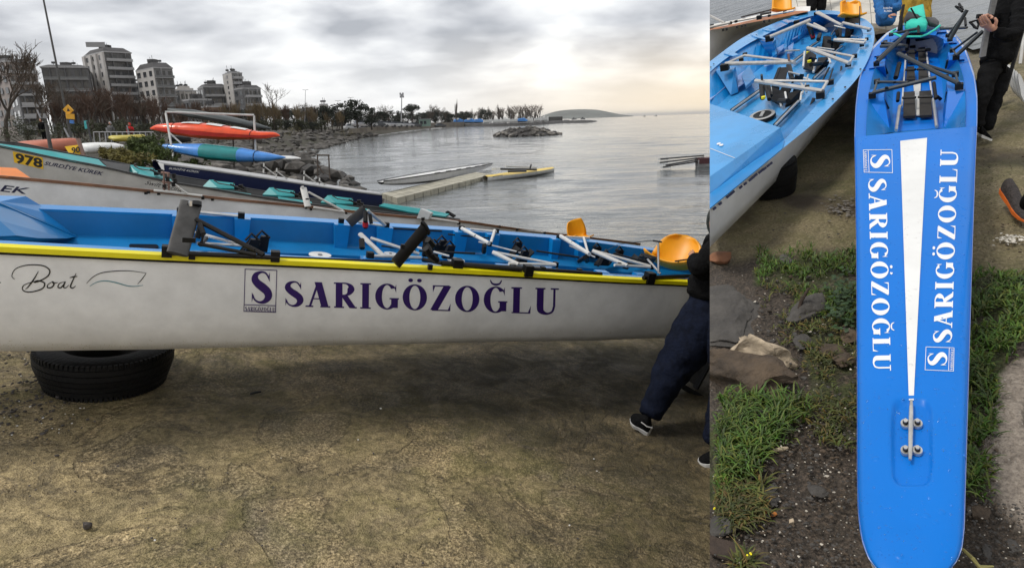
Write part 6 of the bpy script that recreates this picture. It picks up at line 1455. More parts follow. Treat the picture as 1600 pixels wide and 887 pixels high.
for k in range(900):
    x, y = rs.uniform(1342, 1508), rs.uniform(215, 880)
    if noise.noise(Vector((x*.02, y*.02, 5))) < -.25: continue
    if 228 < y < 584 and (1346 < x < 1398 or 1442 < x < 1500) and rs.random() < .8: continue
    if y < 630 and lerp(1404, 1418, (y-202)/424) < x < lerp(1452, 1430, (y-202)/424): continue
    p = DS(x, y, -.0008)
    if p is None: continue
    r_ = rs.uniform(.5, 1.4)*(1 if rs.random() < .88 else 1.8)*sc_(p); e_ = rs.uniform(.8, 1.3)
    mb.lathe(p, [(r_, 0), (r_*.8, r_*.22), (r_*.35, r_*.36), (.0001, r_*.38)], 7, (SA*e_, SB_, SN))
mb.build('water_drops', mat('drop on blue deck', (.0004, .15, .57), .08, spec=.6), bw, smooth=0, kind='stuff')
m_cl = mat('galvanised metal', (.56, .55, .52), .35, .75, var=.2, scale=30, bump=.15, bscale=60)
c0_, c1_ = DS(1423, 629, .012), DS(1422, 726, .012); u_ = sc_(c0_)
cl = MB().path([c0_, c0_.lerp(c1_, .12), c0_.lerp(c1_, .5), c0_.lerp(c1_, .88), c1_], [2*u_, 2.9*u_, 3.4*u_, 2.9*u_, 2*u_], 10).build('cleat_bar', m_cl, bw, smooth=40)
for y in (665, 707):
    for x in (1415, 1433.5):
        c = DS(x, y, .004); u_ = sc_(c)
        for nm, r_, hh, mm in (('bolt_plate', 7.2, .006, m_cl), ('bolt_ring', 4.2, .010, m_black), ('bolt', 3.2, .013, m_cl)):
            MB().disc(c-SN*.003, SA*r_*u_*1.35, SB_*r_*u_*.95, 18, SN*hh).build(nm, mm, cl, smooth=30)
    a, b = DS(1414, y, .004), DS(1434, y, .004); MB().box((a+b)/2, (9*u_, 22*u_, .008), (SA, (b-a).normalized(), SN)).build('bolt_strap', m_cl, cl)
# things lying in its stern
tq = mat('turquoise fabric', (.03, .55, .42), .7, var=.1, bump=.4, bscale=30)
def lump(nm, lab, cat, P, h, m_, fat=.03):
    c = sum([S(*p, h) for p in P], Vector())/len(P); mb = MB(); n_ = len(P)
    top_ = [S(*p, h) for p in P]; mb.rings([[p-SN*fat for p in top_], [c+(p-c)*1.06 for p in top_], [c+(p-c)*.9+SN*fat*.7 for p in top_], [c+(p-c)*.5+SN*fat for p in top_]])
    o = mb.build(nm, m_, smooth=60); return tag(o, lab, cat)
lump('dry_bag', 'turquoise dry bag standing in the stern of the bright blue boat', 'bag', [Z5(345, 62), Z5(385, 50), Z5(435, 36), Z5(442, 75), Z5(446, 105), Z5(410, 105)], .37, tq, .02)
lump('fender_roll', 'turquoise rolled fender lying across the stern of the bright blue boat', 'fender', [Z5(322, 140), Z5(350, 133), Z5(450, 126), Z5(458, 140), Z5(450, 160), Z5(330, 168)], .345, tq, .03)
lump('kit_bag', 'black kit bag between the turquoise roll and the turquoise dry bag', 'bag', [Z5(318, 120), Z5(330, 95), Z5(345, 78), Z5(400, 100), Z5(440, 108), Z5(420, 128), Z5(330, 140)], .36, m_black, .02)
lump('kit_bag', 'flat black kit bag lying on the stern end beside the dry bag', 'bag', [Z5(440, 112), Z5(505, 115), Z5(528, 135), Z5(520, 155), Z5(470, 145)], .34, m_dark, .015)
o = MB().path([S(*Z5(*p), .335) for p in ((535, 155), (505, 180), (460, 208), (420, 222), (300, 222), (262, 205), (240, 195), (268, 178))], .006, 6).build('turquoise_rope', tq); tag(o, 'thin turquoise rope loop lying round the stern of the bright blue boat', 'rope')

# ------------------------------------------------------------------ the pale blue boat left of it
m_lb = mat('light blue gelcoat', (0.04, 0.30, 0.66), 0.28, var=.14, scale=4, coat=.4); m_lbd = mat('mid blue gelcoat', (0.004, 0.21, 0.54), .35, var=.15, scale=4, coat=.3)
Z4 = lambda x, y: (1105+x/4.435, y/4.435)
Z6 = lambda x, y: (1105+x/3.858, 190+y/3.857)
lb = thing('light_blue_boat', 'white rowing boat with light blue deck and silver riggers seen from above', 'rowing boat', S(1220, 160, 0))
RH = .30
ro = [(1070, 365), (1109, 327), (1150, 293), (1222, 233), (1270, 193.5), (1321, 143), (1344, 116), (1360, 85), (1366, 60), (1364, 42), (1353, 31)]     # right rim, bow to stern
ri = [(1070, 300), (1109, 278), (1150, 268), (1216, 226), (1252, 190), (1300, 138), (1322, 110), (1340, 80), (1348, 60), (1347, 48), (1340, 40)]
lo = [(1060, 135), (1109, 96.5), (1159, 60), (1206, 38), (1235, 27), (1260, 19), (1275, 17), (1292, 16.5), (1310, 18), (1330, 22.5), (1353, 31)]
li = [(1060, 172), (1109, 113), (1162, 73), (1210, 48), (1238, 35), (1262, 27), (1277, 24), (1292, 22.5), (1308, 23.5), (1324, 28), (1340, 40)]
fo_r = [(1070, 260), (1130, 243), (1180, 221), (1219, 199), (1248, 168), (1283, 128), (1302, 103), (1318, 77), (1326, 60), (1328, 52), (1322, 46)]
fo_l = [(1060, 180), (1115, 168), (1150, 138), (1196, 100), (1225, 80), (1250, 62), (1266, 52), (1280, 45), (1296, 40), (1308, 40), (1322, 46)]
for o_, i_ in ((ro, ri), (lo, li)): strip(o_, i_, RH, 5).build('side_deck', m_lb, lb, clip=CUT)
def wl2(P, Q, h0, h1, m_, nm):
    MB().rings([[S(*p, h0), S(*q, h1)] for p, q in zip(catmull(P, 5), catmull(Q, 5))], False, False).build(nm, m_, lb, clip=CUT0)
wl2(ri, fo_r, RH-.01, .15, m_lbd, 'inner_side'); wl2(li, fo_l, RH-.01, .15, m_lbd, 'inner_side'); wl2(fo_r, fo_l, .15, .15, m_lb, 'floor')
# outside of the hull: white flank facing us, running down to the shaded keel
lowr = [(1060, 432), (1109, 386), (1160, 336), (1232, 262), (1284, 201), (1330, 150), (1350, 122), (1362, 90), (1367, 62), (1364, 44), (1353, 33)]
HF = []
for p, q in zip(catmull(ro, 5), catmull(lowr, 5)):
    a = S(*p, RH-.012); b = S(*q, RH-.012); w_ = (b-a); d_ = w_.length; u_ = w_/max(d_, 1e-6)
    e_ = S(*p, .06)
    # flank falls away under the rim; its lower silhouette matches the point seen past the turn of the bilge
    low = S(*q, .10)
    HF.append([a, a.lerp(low, .35)+SN*.0, a.lerp(low, .7), low, low-SN*.04-SB_*.10, low-SN*.05-SB_*.22])
MB().rings(HF, False, False).build('hull', m_hull, lb, smooth=60, clip=CUT0)
HL = []
for p in catmull(lo, 5):
    a = S(*p, RH-.012); HL.append([a, a+SB_*.015-SN*.12, a+SB_*.10-SN*.22])
MB().rings(HL, False, False).build('hull', m_hull, lb, smooth=60, clip=CUT0)
# raised fore deck
d4 = [S(1050, 144, RH+.03), S(1109, 162, RH+.045), S(1219, 199.5, RH+.05), S(1109, 276, RH+.05), S(1050, 318, RH+.05)]
e4 = [S(1050, 150, .2), S(1111, 170, .2), S(1226, 220, RH-.01), S(1109, 305, RH-.004), S(1050, 350, RH-.004)]
fm_ = MB(); fm_.add(d4+e4, [(0, 1, 2, 3, 4), (2, 7, 8, 3), (3, 8, 9, 4), (1, 6, 7, 2)]); fm_.build('fore_deck', m_lb, lb, clip=CUT0)
MB().prism([S(1226, 220, RH+.002), S(1109, 305.5, RH+.002), S(1109, 327, RH+.002), S(1222, 234, RH+.002)], SN*.004).build('splash_rail', m_lbd, lb, clip=CUT)
for x, y in ((1123, 225), (1127, 227)): MB().disc(S(x, y, RH+.052), SA*.012, SB_*.009, 12, SN*.002).build('deck_fitting', m_wl, lb)
tubeS((1110, 232), (1148, 247), RH+.052, RH+.052, .5, m_wl, lb, 'scratch', clip=CUT0)
# dark letters along the edge of the flank
for i, (x, y, l_) in enumerate(((1113, 325.5, 5), (1122, 318, 5), (1134, 307, 15), (1154, 292.5, 5), (1161, 287, 5), (1169, 281, 10), (1177, 274, 6), (1184, 269, 10), (1191, 264, 6), (1197, 259, 5), (1202, 255, 4))):
    a, b = S(x, y+.2, RH-.014), S(x+l_*.8, y-l_*.66+.2, RH-.014); d_ = SN*-.008+SB_*.003; MB().prism([a, b, b+d_, a+d_], SB_*.003).build('letter_stroke', m_navy, lb, clip=CUT0)
# knees and plates on the inner far side
def kn(P, h0=RH-.012, h1=.16): 
    t4 = [S(*Z4(*p), h0) for p in P[:4]]; b4 = [S(*Z4(*p), h1) for p in P[4:]]; MB().hexa(b4, t4).build('knee_box', m_lbd, lb, clip=CUT)
kn([(60, 490), (185, 482), (195, 462), (80, 462), (165, 660), (215, 640), (225, 600), (160, 610)])
kn([(365, 285), (460, 290), (475, 270), (390, 265), (430, 400), (480, 405), (485, 360), (440, 360)])
for P in (((240, 540), (290, 470), (335, 560), (270, 620)), ((450, 380), (475, 300), (485, 390), (455, 410)), ((530, 350), (545, 260), (555, 340), (540, 360)), ((630, 270), (640, 200), (650, 255), (640, 270))):
    MB().prism([S(*Z4(*p), .20) for p in P], SN*.02).build('rib', m_lbd, lb, clip=CUT)
for P in (((20, 500), (150, 575), (150, 590), (20, 700)), ((210, 500), (290, 455), (290, 560), (215, 610)), ((480, 320), (540, 280), (530, 340), (490, 380)), ((400, 430), (455, 395), (440, 450), (395, 470)), ((590, 240), (630, 210), (630, 260), (590, 280)), ((560, 330), (600, 300), (590, 370), (555, 380))):
    MB().prism([S(*Z4(*p), .185) for p in P], SN*.006).build('side_panel', mat('pale lilac blue gelcoat', (.22, .34, .62), .3, var=.2, scale=5, coat=.3), lb, clip=CUT)
for P in (((300, 245), (330, 260), (420, 285), (385, 260)), ((380, 210), (440, 222), (480, 215), (420, 195)), ((115, 375), (180, 395), (220, 385), (160, 355)), ((515, 150), (560, 165), (590, 155), (545, 140)), ((575, 122), (610, 132), (640, 125), (600, 115))):
    MB().prism([S(*Z4(*p), RH+.002) for p in P], SN*.006).build('rigger_plate', m_lb, lb, clip=CUT)
for x, y in ((408, 205), (412, 212), (340, 245), (345, 250), (165, 365), (150, 378), (45, 446), (25, 468), (870, 688), (955, 606), (1062, 482), (1090, 490)):
    MB().disc(S(*Z4(x, y), RH+.004), SA*.007, SB_*.005, 8, SN*.004).build('bolt', m_dark, lb)
# rails, wheel, foot stretchers
for P, r_ in (((170, 765, 372, 622), 2.9), ((470, 870, 632, 702), 3.6), ((740, 545, 818, 470), 2.6), ((590, 432, 670, 372), 2.2), ((715, 325, 780, 282), 2.0), ((860, 240, 890, 195), 1.6), ((890, 355, 935, 320), 1.6), ((965, 245, 1000, 215), 1.4)):
    o = tubeS(Z4(P[0], P[1]), Z4(P[2], P[3]), .175, .175, r_, m_black, lb, 'seat_rail'); tubeS(Z4(P[0], P[1]), Z4(P[2], P[3]), .185, .185, r_*.55, m_alu, o, 'rail_top')
m_sv0 = m_alu
cw_ = S(*Z4(383, 812), .16); u_ = sc_(cw_)
o = MB().lathe(cw_, [(0.2*u_, .012), (16*u_, .014), (21*u_, .012), (22*u_, 0)], 28, (SA*1.25, SB_*.9, SN)).build('hatch_wheel', m_black, lb, smooth=30)
MB().lathe(cw_, [(15*u_, .016), (18*u_, .018), (20.5*u_, .015)], 28, (SA*1.25, SB_*.9, SN)).build('wheel_rim', m_alu, o); MB().box(cw_+SN*.018, (24*u_, 5*u_, .006), (SA, SB_, SN)).build('wheel_bar', m_alu, o)
def pads4(Ps):
    for P in Ps: padS([Z4(*p) for p in P], .18, .225, m_black, lb)
pads4([((500, 640), (560, 655), (590, 590), (530, 575)), ((430, 640), (480, 655), (500, 600), (450, 590)), ((585, 660), (640, 640), (650, 600), (600, 610)), ((700, 440), (745, 450), (760, 405), (715, 395)), ((780, 480), (830, 455), (845, 425), (795, 435)), ((825, 320), (870, 325), (880, 285), (835, 275)), ((910, 300), (950, 290), (955, 255), (918, 255)), ((985, 235), (1020, 225), (1025, 200), (990, 205)), ((415, 672), (520, 730), (545, 640), (440, 600)), ((540, 735), (640, 690), (655, 620), (560, 645)), ((455, 560), (540, 565), (560, 465), (490, 470)), ((600, 560), (660, 550), (670, 515), (610, 510)),
       ((665, 470), (735, 490), (755, 380), (690, 340)), ((745, 505), (810, 465), (840, 395), (770, 400)), ((790, 345), (855, 350), (860, 255), (805, 250)), ((865, 350), (905, 330), (930, 280), (880, 280)), ((895, 250), (930, 262), (935, 190), (905, 185)), ((950, 262), (990, 250), (1005, 205), (960, 195))])
for P in ((405, 590, 430, 690, 4), (565, 455, 590, 560, 5), (425, 600, 440, 665, 4), (700, 350, 715, 410, 4), (375, 580, 385, 680, 5), (770, 275, 780, 240, 4), (895, 215, 905, 250, 3), (560, 700, 500, 700, 5), (720, 450, 790, 440, 4)):
    tubeS(Z4(P[0], P[1]), Z4(P[2], P[3]), .26, .23, P[4]*.8, m_black, lb, 'strap')
for P in ((675, 360, 665, 465), (755, 420, 735, 500), (840, 390, 855, 440), (540, 640, 550, 700), (655, 640, 645, 700), (500, 690, 515, 740), (440, 610, 445, 660), (670, 540, 720, 560)): tubeS(Z4(P[0], P[1]), Z4(P[2], P[3]), .232, .22, 1.6, m_wtube, lb, 'foot_frame')
for P in ((620, 150, 690, 160, 1.4), (560, 500, 640, 520, 1.6), (505, 470, 470, 560, 1.4), (640, 560, 690, 640, 1.6), (700, 520, 660, 650, 1.4), (845, 470, 800, 560, 1.4), (760, 330, 880, 345, 1.2), (880, 180, 960, 200, 1.2), (1000, 250, 1060, 262, 1.2), (540, 355, 640, 350, 1.3), (845, 560, 870, 480, 1.3)):
    tubeS(Z4(P[0], P[1]), Z4(P[2], P[3]), .27, .24, P[4], m_sv0 if P[0] % 20 == 0 else m_black, lb, 'slim_bar')
for x, y in ((390, 684), (708, 432), (700, 370), (725, 245)): MB().disc(S(*Z4(x, y), .25), SA*.016, SB_*.012, 10, SN*.012).build('yellow_clip' if x != 725 else 'red_clip', m_yellow if x != 725 else m_red, lb)
# silver riggers
z4 = lambda x0, y0, x1, y1, h0, h1, r_: (*Z4(x0, y0), *Z4(x1, y1), h0, h1, r_)
m_sv = mat('silver grey tube', (.50, .48, .45), .38, .25, var=.12, scale=25)
rigS([z4(130, 443, 605, 432, .335, .36, 3.1), z4(260, 385, 605, 428, .345, .36, 2.0), z4(135, 440, 262, 384, .335, .345, 2.0)], [(*Z4(122, 466), .32, 12), (*Z4(262, 378), .34, 6), (*Z4(236, 415), .345, 6)], lb, m_sv, CUT)
rigS([z4(335, 562, 800, 632, .37, .335, 3.3), z4(335, 560, 835, 566, .37, .335, 2.2), z4(832, 566, 795, 630, .335, .335, 2.4)], [(*Z4(785, 658), .32, 12), (*Z4(855, 570), .32, 9), (*Z4(693, 602), .35, 6), (*Z4(592, 572), .36, 3)], lb, m_sv)
o = rigS([z4(435, 257, 715, 140, .335, .38, 2.8)], [(*Z4(432, 266), .32, 11)], lb, m_sv, CUT); rigS([z4(688, 165, 825, 215, .36, .35, 2.2), z4(740, 165, 820, 205, .36, .35, 1.6)], [(*Z4(620, 158), .32, 8)], lb, m_sv)
rigS([z4(697, 335, 985, 440, .37, .335, 3.0), z4(700, 332, 1010, 392, .37, .335, 1.9), z4(1012, 392, 985, 436, .335, .335, 2.0)], [(*Z4(978, 447), .32, 8), (*Z4(1022, 390), .32, 7), (*Z4(880, 385), .345, 4)], lb, m_sv)
rigS([z4(880, 277, 1092, 300, .36, .335, 2.4), z4(900, 272, 1105, 278, .36, .335, 1.6), z4(1100, 278, 1088, 300, .335, .335, 1.5)], [(*Z4(1072, 312), .32, 6), (*Z4(1105, 272), .32, 5), (*Z4(1000, 280), .345, 3)], lb, m_sv)
rigS([z4(760, 90, 932, 176, .335, .36, 2.2), z4(772, 84, 905, 160, .335, .35, 1.5)], [(*Z4(752, 97), .32, 5), (*Z4(852, 137), .345, 3)], lb, m_sv)
rigS([z4(940, 160, 1132, 205, .36, .335, 2.2)], [(*Z4(1120, 210), .32, 5)], lb, m_sv)
for P in ((700, 170, 735, 272, 3.2), (722, 200, 738, 262, 2.4)): tubeS(Z4(P[0], P[1]), Z4(P[2], P[3]), .34, .24, P[4], m_black, lb, 'strap')
tubeS(Z4(730, 240), Z4(735, 258), .275, .255, 3.0, m_red, lb, 'strap_clip')
for P in ((377, 520, 380, 560), (562, 375, 568, 425)): tubeS(Z4(P[0], P[1]), Z4(P[2], P[3]), .41, .37, 1.8, m_brn if P[0] > 400 else m_dark, lb, 'rowlock_pin')
for P in ((962, 462, 958, 555), (930, 462, 918, 580), (1050, 330, 1048, 395), (740, 680, 705, 780), (1022, 410, 1020, 450)): tubeS(Z4(P[0], P[1]), Z4(P[2], P[3]), .27, .20, 1.6 if P[0] != 740 else 2.8, m_dark, lb, 'bracket')  # the first two are solid dark strips in place of slot shadows
# its cox seat with a thin post
def seat_right(par, base_px, top_px, wpx, h, nm='cox_seat', flare=1.0, clip=None):
    b0 = S(*base_px, h); u_ = sc_(b0); up_ = UP; rt_ = RT; fwd = FW
    def fn(s, t):
        x = (s-.5)*2; H_ = (base_px[1]-top_px[1])*u_
        w_ = wpx*.5*u_*(1-.10*t) if t > .25 else wpx*.5*u_*1.04
        if t > .86: w_ *= math.sqrt(max(0, 1-((t-.86)/.14)**2*.75))
        if t < .3: q = t/.3; return b0+rt_*x*w_+up_*(-4*u_+3*u_*q)+fwd*(-.06+.10*q)+up_*(3*u_*x*x)
        q = (t-.3)/.7; return b0+rt_*(x*w_+3*u_*q)+up_*H_*q+fwd*(.04+.04*q-.05*x*x)
    shell_seat(par, fn, nm)
seat_right(lb, (1329, 26), (1331, -3), 36, RH+.02)
tubeS(Z4(1056, 185), Z4(1058, 45), RH+.0, RH+.16, .8, m_gplate, lb, 'rudder_post')
padS([Z4(*p) for p in ((950, 150), (1050, 165), (1055, 130), (955, 122))], .3, .32, m_black, lb, 'slatted_plate')

# ------------------------------------------------------------------ boat with a wooden edge, top left of the bank
wb = thing('wood_edged_boat', 'white boat with orange brown wooden edge and silver tubes behind the light blue boat', 'rowing boat', S(1160, 60, 0))
we = [(1060, 58), (1109, 48), (1150, 40.5), (1172, 36), (1218, 28), (1250, 21), (1262, 19)]; wi = [(1060, 54), (1109, 44.8), (1150, 37), (1172, 32), (1206, 24.5), (1240, 18.2), (1262, 17.4)]
strip(we, wi, RH+.02, 5).build('gunwale', mat('orange brown wood', (.36, .13, .04), .45, var=.3, scale=12), wb, clip=CUT)
HF = []
for p, q in zip(catmull(we, 5), catmull([(1060, 115), (1109, 97), (1160, 62), (1206, 40), (1240, 27), (1262, 20)], 5)):
    a = S(*p, RH+.005); b = S(*q, RH-.27); HF.append([a, a.lerp(b, .5)+SB_*.01, b, b-SN*.1])
MB().rings(HF, False, False).build('hull', m_hull, wb, smooth=60, clip=CUT0)
HF = [[S(*p, RH+.012), S(*p, RH+.012)+SA*.10-SN*.06, S(*p, RH+.012)+SA*.2-SN*.0] for p in catmull(wi, 5)]
MB().rings(HF, False, False).build('inside', m_white, wb, clip=CUT0)
rigS([z4(20, 190, 160, 158, .35, .36, 2.0), z4(18, 110, 120, 160, .40, .36, 1.8), z4(160, 155, 600, 75, .36, .36, 1.7)], [(*Z4(28, 185), .35, 7), (*Z4(160, 160), .355, 5), (*Z4(360, 122), .36, 7), (*Z4(540, 85), .36, 5), (*Z4(430, 110), .36, 4), (*Z4(200, 150), .36, 4), (*Z4(255, 135), .36, 4)], wb, m_sv, CUT)
tubeS(Z4(235, 120), Z4(445, 68), .37, .38, 1.2, m_dark, wb, 'oar_shaft'); tubeS(Z4(370, 100), Z4(440, 90), .37, .37, 2, m_dark, wb, 'bracket')
for x in (110, 135, 205, 240, 265, 395, 430): MB().box(S(*Z4(x, 209-(x-110)*.205), RH+.01), (.02, .015, .02), (SA, SB_, SN)).build('bracket', m_dark, wb)
seat_right(wb, (1221, 17), (1221, -14), 33, RH+.03)

# ------------------------------------------------------------------ tyre in the shade under the light blue boat
ct = S(1208, 300, .0); tyre('old_tyre', 'black tyre standing in the shade under the light blue boat', ct, 36*sc_(ct), (SA, SB_, SN), .16)

# ------------------------------------------------------------------ stones, wood and litter on the bank
m_bs = mat('brown grey boulder', (.045, .034, .025), .9, var=.3, scale=9, col2=(.12, .085, .055), bump=1.0, bscale=30); m_slate = mat('slate grey stone', (.05, .046, .042), .85, var=.4, col2=(.085, .078, .07), scale=12, bump=.6, bscale=40)
m_tan = mat('tan stone', (.42, .34, .24), .85, var=.35, scale=14, bump=.6, bscale=40); m_brick = mat('orange brick', (.42, .15, .035), .9, var=.3, scale=20, bump=.6, bscale=60); m_wd2 = mat('dark rotten wood', (.055, .038, .028), .9, var=.4, scale=14, bump=.8, bscale=30)
def stoneS(nm, lab, cat, px, py, wpx, hpx, m_, th=.5, seed=1, rot=0.0, rg=.35, sub=3):
    c = S(px, py, .0); u_ = sc_(c); mb = MB(); rock_mb(mb, (0, 0, 0), 1, seed, sub, (1, 1, 1), rg)
    fsh = -(c-CAM).normalized().dot(SN); sa, sb = hpx*.5*u_/max(.3, abs(fsh)), wpx*.5*u_
    X = SA*math.cos(rot)+SB_*math.sin(rot); Y = SB_*math.cos(rot)-SA*math.sin(rot)
    mb.v = [c+X*v.x*sa*1.25+Y*v.y*sb*1.25+SN*(v.z*min(sa, sb)*th*1.25+.002) for v in mb.v]
    return tag(mb.build(nm, m_, smooth=35, clip=CUT), lab, cat)
stoneS('boulder', 'large brown grey slab of rock lying above the lush grass', 'rock', 1168, 580, 140, 48, m_bs, .7, 5, .35, .6, 4)
stoneS('boulder', 'tan broken upper edge of the large slab of rock', 'rock', 1176, 553, 100, 30, m_tan, 1.2, 9, .45, .5, 4)
stoneS('boulder', 'wide flat dark slab half buried in soil over the large slab of rock', 'rock', 1140, 490, 110, 70, m_slate, .16, 12, .1, .7, 4)
stoneS('boulder', 'grey stone with a stick beside it in the middle of the left soil', 'rock', 1262, 488, 52, 36, m_slate, .6, 15, .4, .6)
stoneS('stone', 'grey stone in the grass below the concrete edge', 'stone', 1226, 408, 18, 14, m_slate, .7, 21)
stoneS('stone', 'reddish stone at the left edge of the bank', 'stone', 1126, 402, 26, 14, mat('reddish stone', (.25, .11, .055), .9, var=.3, bump=.5, bscale=40), .6, 22)
stoneS('stone', 'pale brown stone beside the bright blue boat at mid height', 'stone', 1316, 562, 28, 16, m_bs, .6, 24); stoneS('stone', 'brown stone nearest the bright blue boat below the dark leaves', 'stone', 1328, 526, 22, 16, m_bs, .6, 25); stoneS('stone', 'long brown stone left of the pale brown one', 'stone', 1296, 548, 36, 14, m_bs, .5, 26)
stoneS('stone', 'flat blue grey stone in the dark soil patch', 'stone', 1252, 535, 24, 20, m_slate, .4, 27)
stoneS('stone', 'pale grey stone above the orange brick piece', 'stone', 1197, 778, 30, 30, m_slate, .6, 31); stoneS('stone', 'small pale stone resting on the pale grey stone', 'stone', 1208, 763, 16, 15, m_slate, .7, 32)
stoneS('brick_piece', 'orange piece of broken brick on the soil', 'brick', 1194, 799, 33, 15, m_brick, .6, 33, .15)
stoneS('stone', 'dark purple grey stone at the lower left edge of the bank', 'stone', 1130, 822, 34, 34, m_slate, .7, 35)
stoneS('timber_piece', 'dark piece of rotten timber at the lower left corner of the bank', 'timber', 1130, 858, 60, 22, m_wd2, .6, 36, .3)
stoneS('stone', 'flat brown stone right of the pale grey stone', 'stone', 1277, 768, 24, 14, m_slate, .5, 37); stoneS('stone', 'small tan pebble below the orange brick piece', 'stone', 1237, 815, 8, 10, m_tan, .8, 38)
stoneS('stone', 'dark blue pebble at the lower right beside the bow', 'stone', 1541, 864, 12, 20, m_slate, .6, 41); stoneS('stone', 'brown stone in the soil beside the bow end', 'stone', 1534, 803, 22, 28, m_bs, .5, 42); stoneS('stone', 'grey stone against the bow end of the bright blue boat', 'stone', 1519, 799, 18, 14, m_slate, .5, 43); stoneS('stone', 'dark stone at the lower right corner of the bank', 'stone', 1584, 852, 16, 14, m_slate, .6, 44)
o = MB().path([S(1246, 490, .01), S(1252, 470, .05), S(1264, 450, .09)], [.006, .006, .004], 6).build('stick', m_wd2); tag(o, 'thin dark stick standing in the soil by the grey stone', 'stick')
o = MB().path([S(1209, 703, .012), S(1222, 701, .016), S(1231, 699, .012)], [.004, .006, .003], 6).build('wood_chip', m_tan); tag(o, 'pale splinter of wood on the soil right of the lush grass', 'wood chip')
o = MB().path([S(1504, 857, .02), S(1520, 872, .05), S(1530, 885, .03), S(1552, 884, .02)], [.003, .004, .004, .002], 5).build('dry_straw', mat('dry straw', (.38, .34, .12), .7)); tag(o, 'bent yellow straw beside the bow end', 'straw')
# white rubble patch by the running shoe
pr_ = thing('rubble_patch', 'patch of white broken rubble under the running shoe', 'rubble', S(1580, 374, 0)); rs = random.Random(12); mb = MB()
for k in range(60):
    x, y = rs.gauss(1580, 11), rs.gauss(374, 4); c = S(x, y, .005); rock_mb(mb, c, rs.uniform(1.5, 4.2)*sc_(c), rs.randrange(999), 1, (1, 1, .5))
mb.build('rubble', mat('white rubble', (.55, .52, .46), .85, var=.3, scale=20), pr_, kind='stuff')
mb = MB()
for k in range(70):
    x, y = rs.gauss(1318, 14), rs.gauss(324, 8); c = S(x, y, .004); rock_mb(mb, c, rs.uniform(1.0, 3.4)*sc_(c), rs.randrange(999), 1, (1.6, 1, .4))
mb.build('rubble', mat('grey rubble', (.20, .185, .17), .85, var=.4, scale=20), kind='stuff')
# gravel and chips over the soil
def scatter(nm, n, rmin, rmax, m_, fn, seed, sub=0):
    rs = random.Random(seed); mb = MB(); k = 0
    while k < n:
        x, y = fn(rs)
        c = S(x, y, .006)
        if not inside(c, .01): k += 1; continue
        rock_mb(mb, c, rs.uniform(rmin, rmax)*sc_(c)*(1 if rs.random() < .9 else 1.8), rs.randrange(9999), sub, (1.1, 1, .6)); k += 1
    mb.build(nm, m_, kind='stuff')
soilL = lambda rs: (rs.uniform(1112, 1345), rs.uniform(640, 893)) if rs.random() < .75 else (rs.uniform(1180, 1340), rs.uniform(430, 640))
soilR = lambda rs: (rs.uniform(1495, 1605), rs.uniform(780, 893)) if rs.random() < .7 else (rs.uniform(1515, 1560), rs.uniform(640, 800))
scatter('dark_gravel', 800, 1.0, 3.6, m_slate, soilL, 1); scatter('brown_gravel', 700, .8, 3.2, m_bs, soilL, 2); scatter('shell_bits', 330, .6, 2.0, mat('shell bits', (.55, .50, .42), .7, var=.3), soilL, 3)
scatter('dark_gravel', 260, .8, 3.0, m_slate, soilR, 4); scatter('brown_gravel', 260, .8, 3.0, m_bs, soilR, 5); scatter('shell_bits', 60, .6, 1.8, MATS['shell bits'], soilR, 6)
scatter('dark_gravel', 160, .5, 1.6, m_slate, lambda rs: (rs.uniform(1115, 1335), rs.uniform(260, 390)), 7); scatter('brown_gravel', 200, .5, 1.6, m_bs, lambda rs: (rs.uniform(1535, 1600), rs.uniform(230, 450)), 8)
# grass
def grass(nm, polys, dens, hmin, hmax, m_, seed, lean=.5, wd=.0042):
    rs = random.Random(seed); V, Fc, T_ = [], [], []
    for P in polys:
        x0, x1 = min(p[0] for p in P), max(p[0] for p in P); y0, y1 = min(p[1] for p in P), max(p[1] for p in P)
        for k in range(int((x1-x0)*(y1-y0)*dens)):
            x, y = rs.uniform(x0, x1), rs.uniform(y0, y1)
            if not poly_in(x+rs.gauss(0, 7), y+rs.gauss(0, 6), P): continue
            if noise.noise(Vector((x*.035, y*.035, seed)))+.30*rs.random() < .0: continue
            c = S(x, y, 0)
            if not inside(c, .02): continue
            for b_ in range(rs.randint(2, 4)):
                a = rs.uniform(0, 6.3); d = SA*math.cos(a)+SB_*math.sin(a); h = rs.uniform(hmin, hmax); ln = h*rs.uniform(.3, 1.1)*lean*2; w_ = d.cross(SN).normalized()*wd*rs.uniform(.6, 1.3)
                p0 = c+d*.004*b_; p1 = p0+SN*h*.55+d*ln*.3; p2 = p0+SN*h*.9+d*ln*.75; p3 = p0+SN*h*rs.uniform(.7, 1.0)+d*ln*1.25
                if not inside(p3, .004): continue
                o = len(V); V += [p0-w_, p0+w_, p1-w_, p1+w_, p2-w_*.7, p2+w_*.7, p3]; Fc += [(o, o+1, o+3, o+2), (o+2, o+3, o+5, o+4), (o+4, o+5, o+6)]
                g = rs.uniform(.4, 1.4); yl = rs.random()**2.2; T_ += [(g*(.9+1.3*yl), g*(1+.1*yl), g*(.8+.9*yl))]*7
    mb = MB(); mb.v = V; mb.f = Fc; mb.tone = T_; mb.build(nm, m_, fix=False, kind='stuff')
m_gr = mat('grass blades', (.048, .105, .007), .6, var=.25, scale=10, tone=True); m_gr2 = mat('mossy short grass', (.062, .078, .012), .7, var=.3, scale=10, tone=True)
grass('grass', [GRASS[0]], .075, .016, .050, m_gr, 1, .62, .0024); grass('grass', [GRASS[1]], .06, .010, .026, m_gr, 2, .6, .0022); grass('grass', [GRASS[3], GRASS[4]], .07, .010, .030, m_gr, 5, .62, .0024); grass('short_grass', [GRASS[6],  [(1110, 780), (1180, 740), (1200, 790), (1150, 830)]], .10, .012, .032, m_gr2, 3, .8, .0026)
